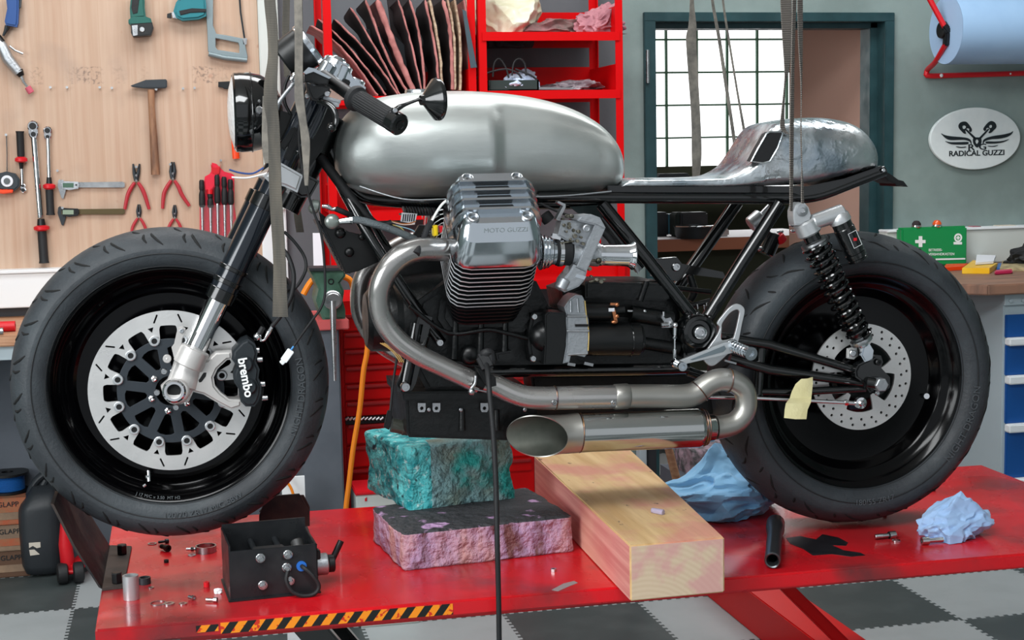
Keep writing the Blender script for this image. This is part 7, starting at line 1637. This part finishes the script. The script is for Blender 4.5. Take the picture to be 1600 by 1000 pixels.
# bench clutter
def bt(x, y): return WZ(x, y, zr)
def bslab(nm, pts, h_, m_, lab, cat, bev=.001): return slab([bt(x, y)[:2] for x, y in pts][::-1], zr+.0004, zr+h_, bev).build(nm, m_, label=lab, cat=cat)
bslab('tape_packet', [(1503, 428), (1546, 428), (1558, 420), (1520, 415)], .022, mat('packet_yellow', (240, 184, 20), .35, col2=(244, 200, 60), ns=10), 'shiny yellow packet on the right workbench', 'packet')
bslab('orange_strip', [(1474, 424), (1505, 422), (1512, 417), (1478, 418)], .014, 'orange_plastic', 'orange strip on the workbench below the first aid box', 'strip')
slab([bt(x, y)[:2] for x, y in [(1524, 424), (1552, 422), (1556, 412), (1526, 411)]][::-1], zr+.024, zr+.034, .001).build('envelope', 'white_paper', label='white paper lying on the yellow packet', cat='paper')
bslab('marker_pen', [(1554, 430), (1582, 428), (1582, 425), (1554, 427)], .012, mat('pen_magenta', (200, 40, 90), .4), 'magenta pen on the right workbench', 'pen', .004)
bslab('paper_bag', [(1562, 424), (1604, 424), (1604, 413), (1566, 412)], .012, mat('bag_brown', (186, 168, 128), .8, col2=(120, 110, 84), ns=30), 'brown patterned paper at the right edge of the workbench', 'paper')
bslab('blue_label', [(1557, 422), (1570, 422), (1570, 414), (1560, 414)], .008, mat('lbl_blue', (50, 110, 180), .5), 'small blue card beside the yellow packet', 'card')
p = bt(1598, 413); crumple('black_cloth', (p.x+.02, p.y-.09, zr), .13, .06, .07, 'black_rubber', 'black cloth at the right edge of the workbench', 'cloth', 17, amp=.25)
z_ = z1 if False else W(1580, 356, WY-.05).z
for x0, x1, m_, lab in ((1558, 1584, 'label_cream', 'cream paper strip on top of the right trunking'), (1518, 1530, 'cloth_pink', 'small pinkish rag on top of the right trunking')):
    B().bb(W(x0, 356, WY-.05).x, W(x1, 356, WY-.05).x, WY-.065, WY-.02, z_+.003, z_+.012, bev=.001).build('paper_strip', m_, label=lab, cat='paper strip')
# ================================================================ far room and behind the doorway
FY = 3.75
zt_ = W(1100, 372, FY).z
def fp(x, y, Y=FY): return W(x, y, Y)
t_ = thing('workbench', (fp(1110, 380).x+.4, FY+.3, 0), 'wooden bench with pale top in the room beyond the doorway', 'workbench')
xa = W(1016, 372, FY+.7).x
B().bb(xa-.5, fp(1300, 380).x, FY, FY+.62, zt_-.06, zt_-.002, bev=.003).build('bench_edge_board', 'bench_edge', t_); B().bb(xa-.5, fp(1300, 380).x, FY+.004, FY+.62, zt_-.002, zt_, bev=.0).build('worktop', 'white_paper', t_)
B().bb(xa-.4, fp(1300, 380).x, FY+.1, FY+.6, 0, zt_-.06).build('bench_body', 'dark_olive', t_)
c = WZ(1086, 372, zt_); r = 33*pxm(c)
t_ = thing('pan', (c.x, c.y, zt_), 'dark round pan with bright rim on the far bench', 'pan'); B().lathe([(0, 0), (r*.85, 0), (r*.95, .02), (r*.97, .05), (r, .055), (r, .06), (r*.92, .06), (r*.88, .02), (0, .015)], c, (0, 0, 1), 36).build('pan_body', 'dark_steel', t_); B().lathe([(r*1.02, .058), (r*1.02, .062), (r*.93, .063), (r*.93, .058)], c, (0, 0, 1), 36, close=True).build('pan_rim', 'chrome', t_)
c = WZ(1035, 366, zt_); B().bb(c.x-.10, c.x+.10, c.y, c.y+.12, zt_, zt_+.10, bev=.004).build('tool_box', mat('box_teal', (12, 74, 92), .5), label='small teal box on the far bench left of the pan', cat='box')
for x, y, w2, h_, m_, lab in ((1040, 322, .12, .05, 'dark_steel', 'dark grey machine part beyond the doorway at the left'), (1085, 330, .10, .08, 'box_green', 'dark green container above the pan'), (1100, 345, .14, .04, 'dark_steel', 'dark flat tin behind the pan'), (1140, 378, .10, .04, 'steel', 'stack of bright plates right of the pan')):
    c = WZ(x, 372, zt_); zz_ = W(x, y, c.y).z; B().box((c.x, c.y+.18, zt_+.06 if m_ != 'steel' else zt_+.02), (w2, .1, .12 if m_ != 'steel' else .04), None, .008).build('machine_part' if 'part' in lab else 'container', m_, label=lab, cat='workshop clutter')
sh_ = B().bb(fp(1010, 300, FYW-.5).x, fp(1300, 300, FYW-.5).x, FYW-.45, FYW-.1, fp(1100, 300, FYW-.4).z, fp(1100, 296, FYW-.4).z); sh_.build('wall_shelf', mat('shelf_dark', (60, 66, 60), .7), label='dark shelf under the glass block window', cat='shelf')
for x, w2, h_ in ((1050, .2, .10), (1110, .12, .07), (1150, .16, .05)):
    c = fp(x, 297, FYW-.3); B().box((c.x, c.y, fp(1100, 296, FYW-.4).z+h_/2), (w2, .1, h_), None, .01).build('shelf_item', 'dark_steel' if x != 1110 else 'steel', label={1050: 'left dark tool', 1110: 'middle pale tool', 1150: 'right dark tool'}[x]+' on the far shelf under the glass blocks', cat='tool')
# behind the beam: post, stick, foam scrap, grey cabinet
B().bb(W(1014, 730, 1.35).x, W(1026, 730, 1.35).x, 1.35, 1.38, 0, .9, bev=.002).build('steel_post', 'dark_steel', label='dark steel post standing behind the wooden beam', cat='post')
B().bb(W(1000, 730, 1.36).x, W(1011, 730, 1.36).x, 1.36, 1.40, 0, .9, bev=.002).build('steel_post', 'cabinet_grey', label='grey steel post left of the dark post behind the beam', cat='post')
p0, p1 = WZ(1062, 790, .3), None
B().cyl(W(1042, 690, .95), W(1070, 800, .95), .0115, .0125, 14).build('wooden_stick', 'bench_wood', label='wooden broom stick leaning behind the beam', cat='stick')
zs_ = W(1110, 745, 1.75).z
B().bb(W(1075, 760, 1.7).x, W(1180, 760, 1.7).x, 1.7, 2.0, 0, zs_).build('grey_crate', 'bench_grey', label='dark grey crate under the foam scrap behind the lift', cat='crate')
block('foam_scrap', 'foam_scrap', 'grey pink foam scrap on the crate behind the big blue cloth', [(W(1082, 720, 1.75).x, 1.75), (W(1160, 720, 1.75).x, 1.75), (W(1160, 720, 1.75).x, 1.95), (W(1082, 720, 1.75).x, 1.95)], zs_, W(1110, 702, 1.75).z, .008, 14, 'foam scrap', 14)
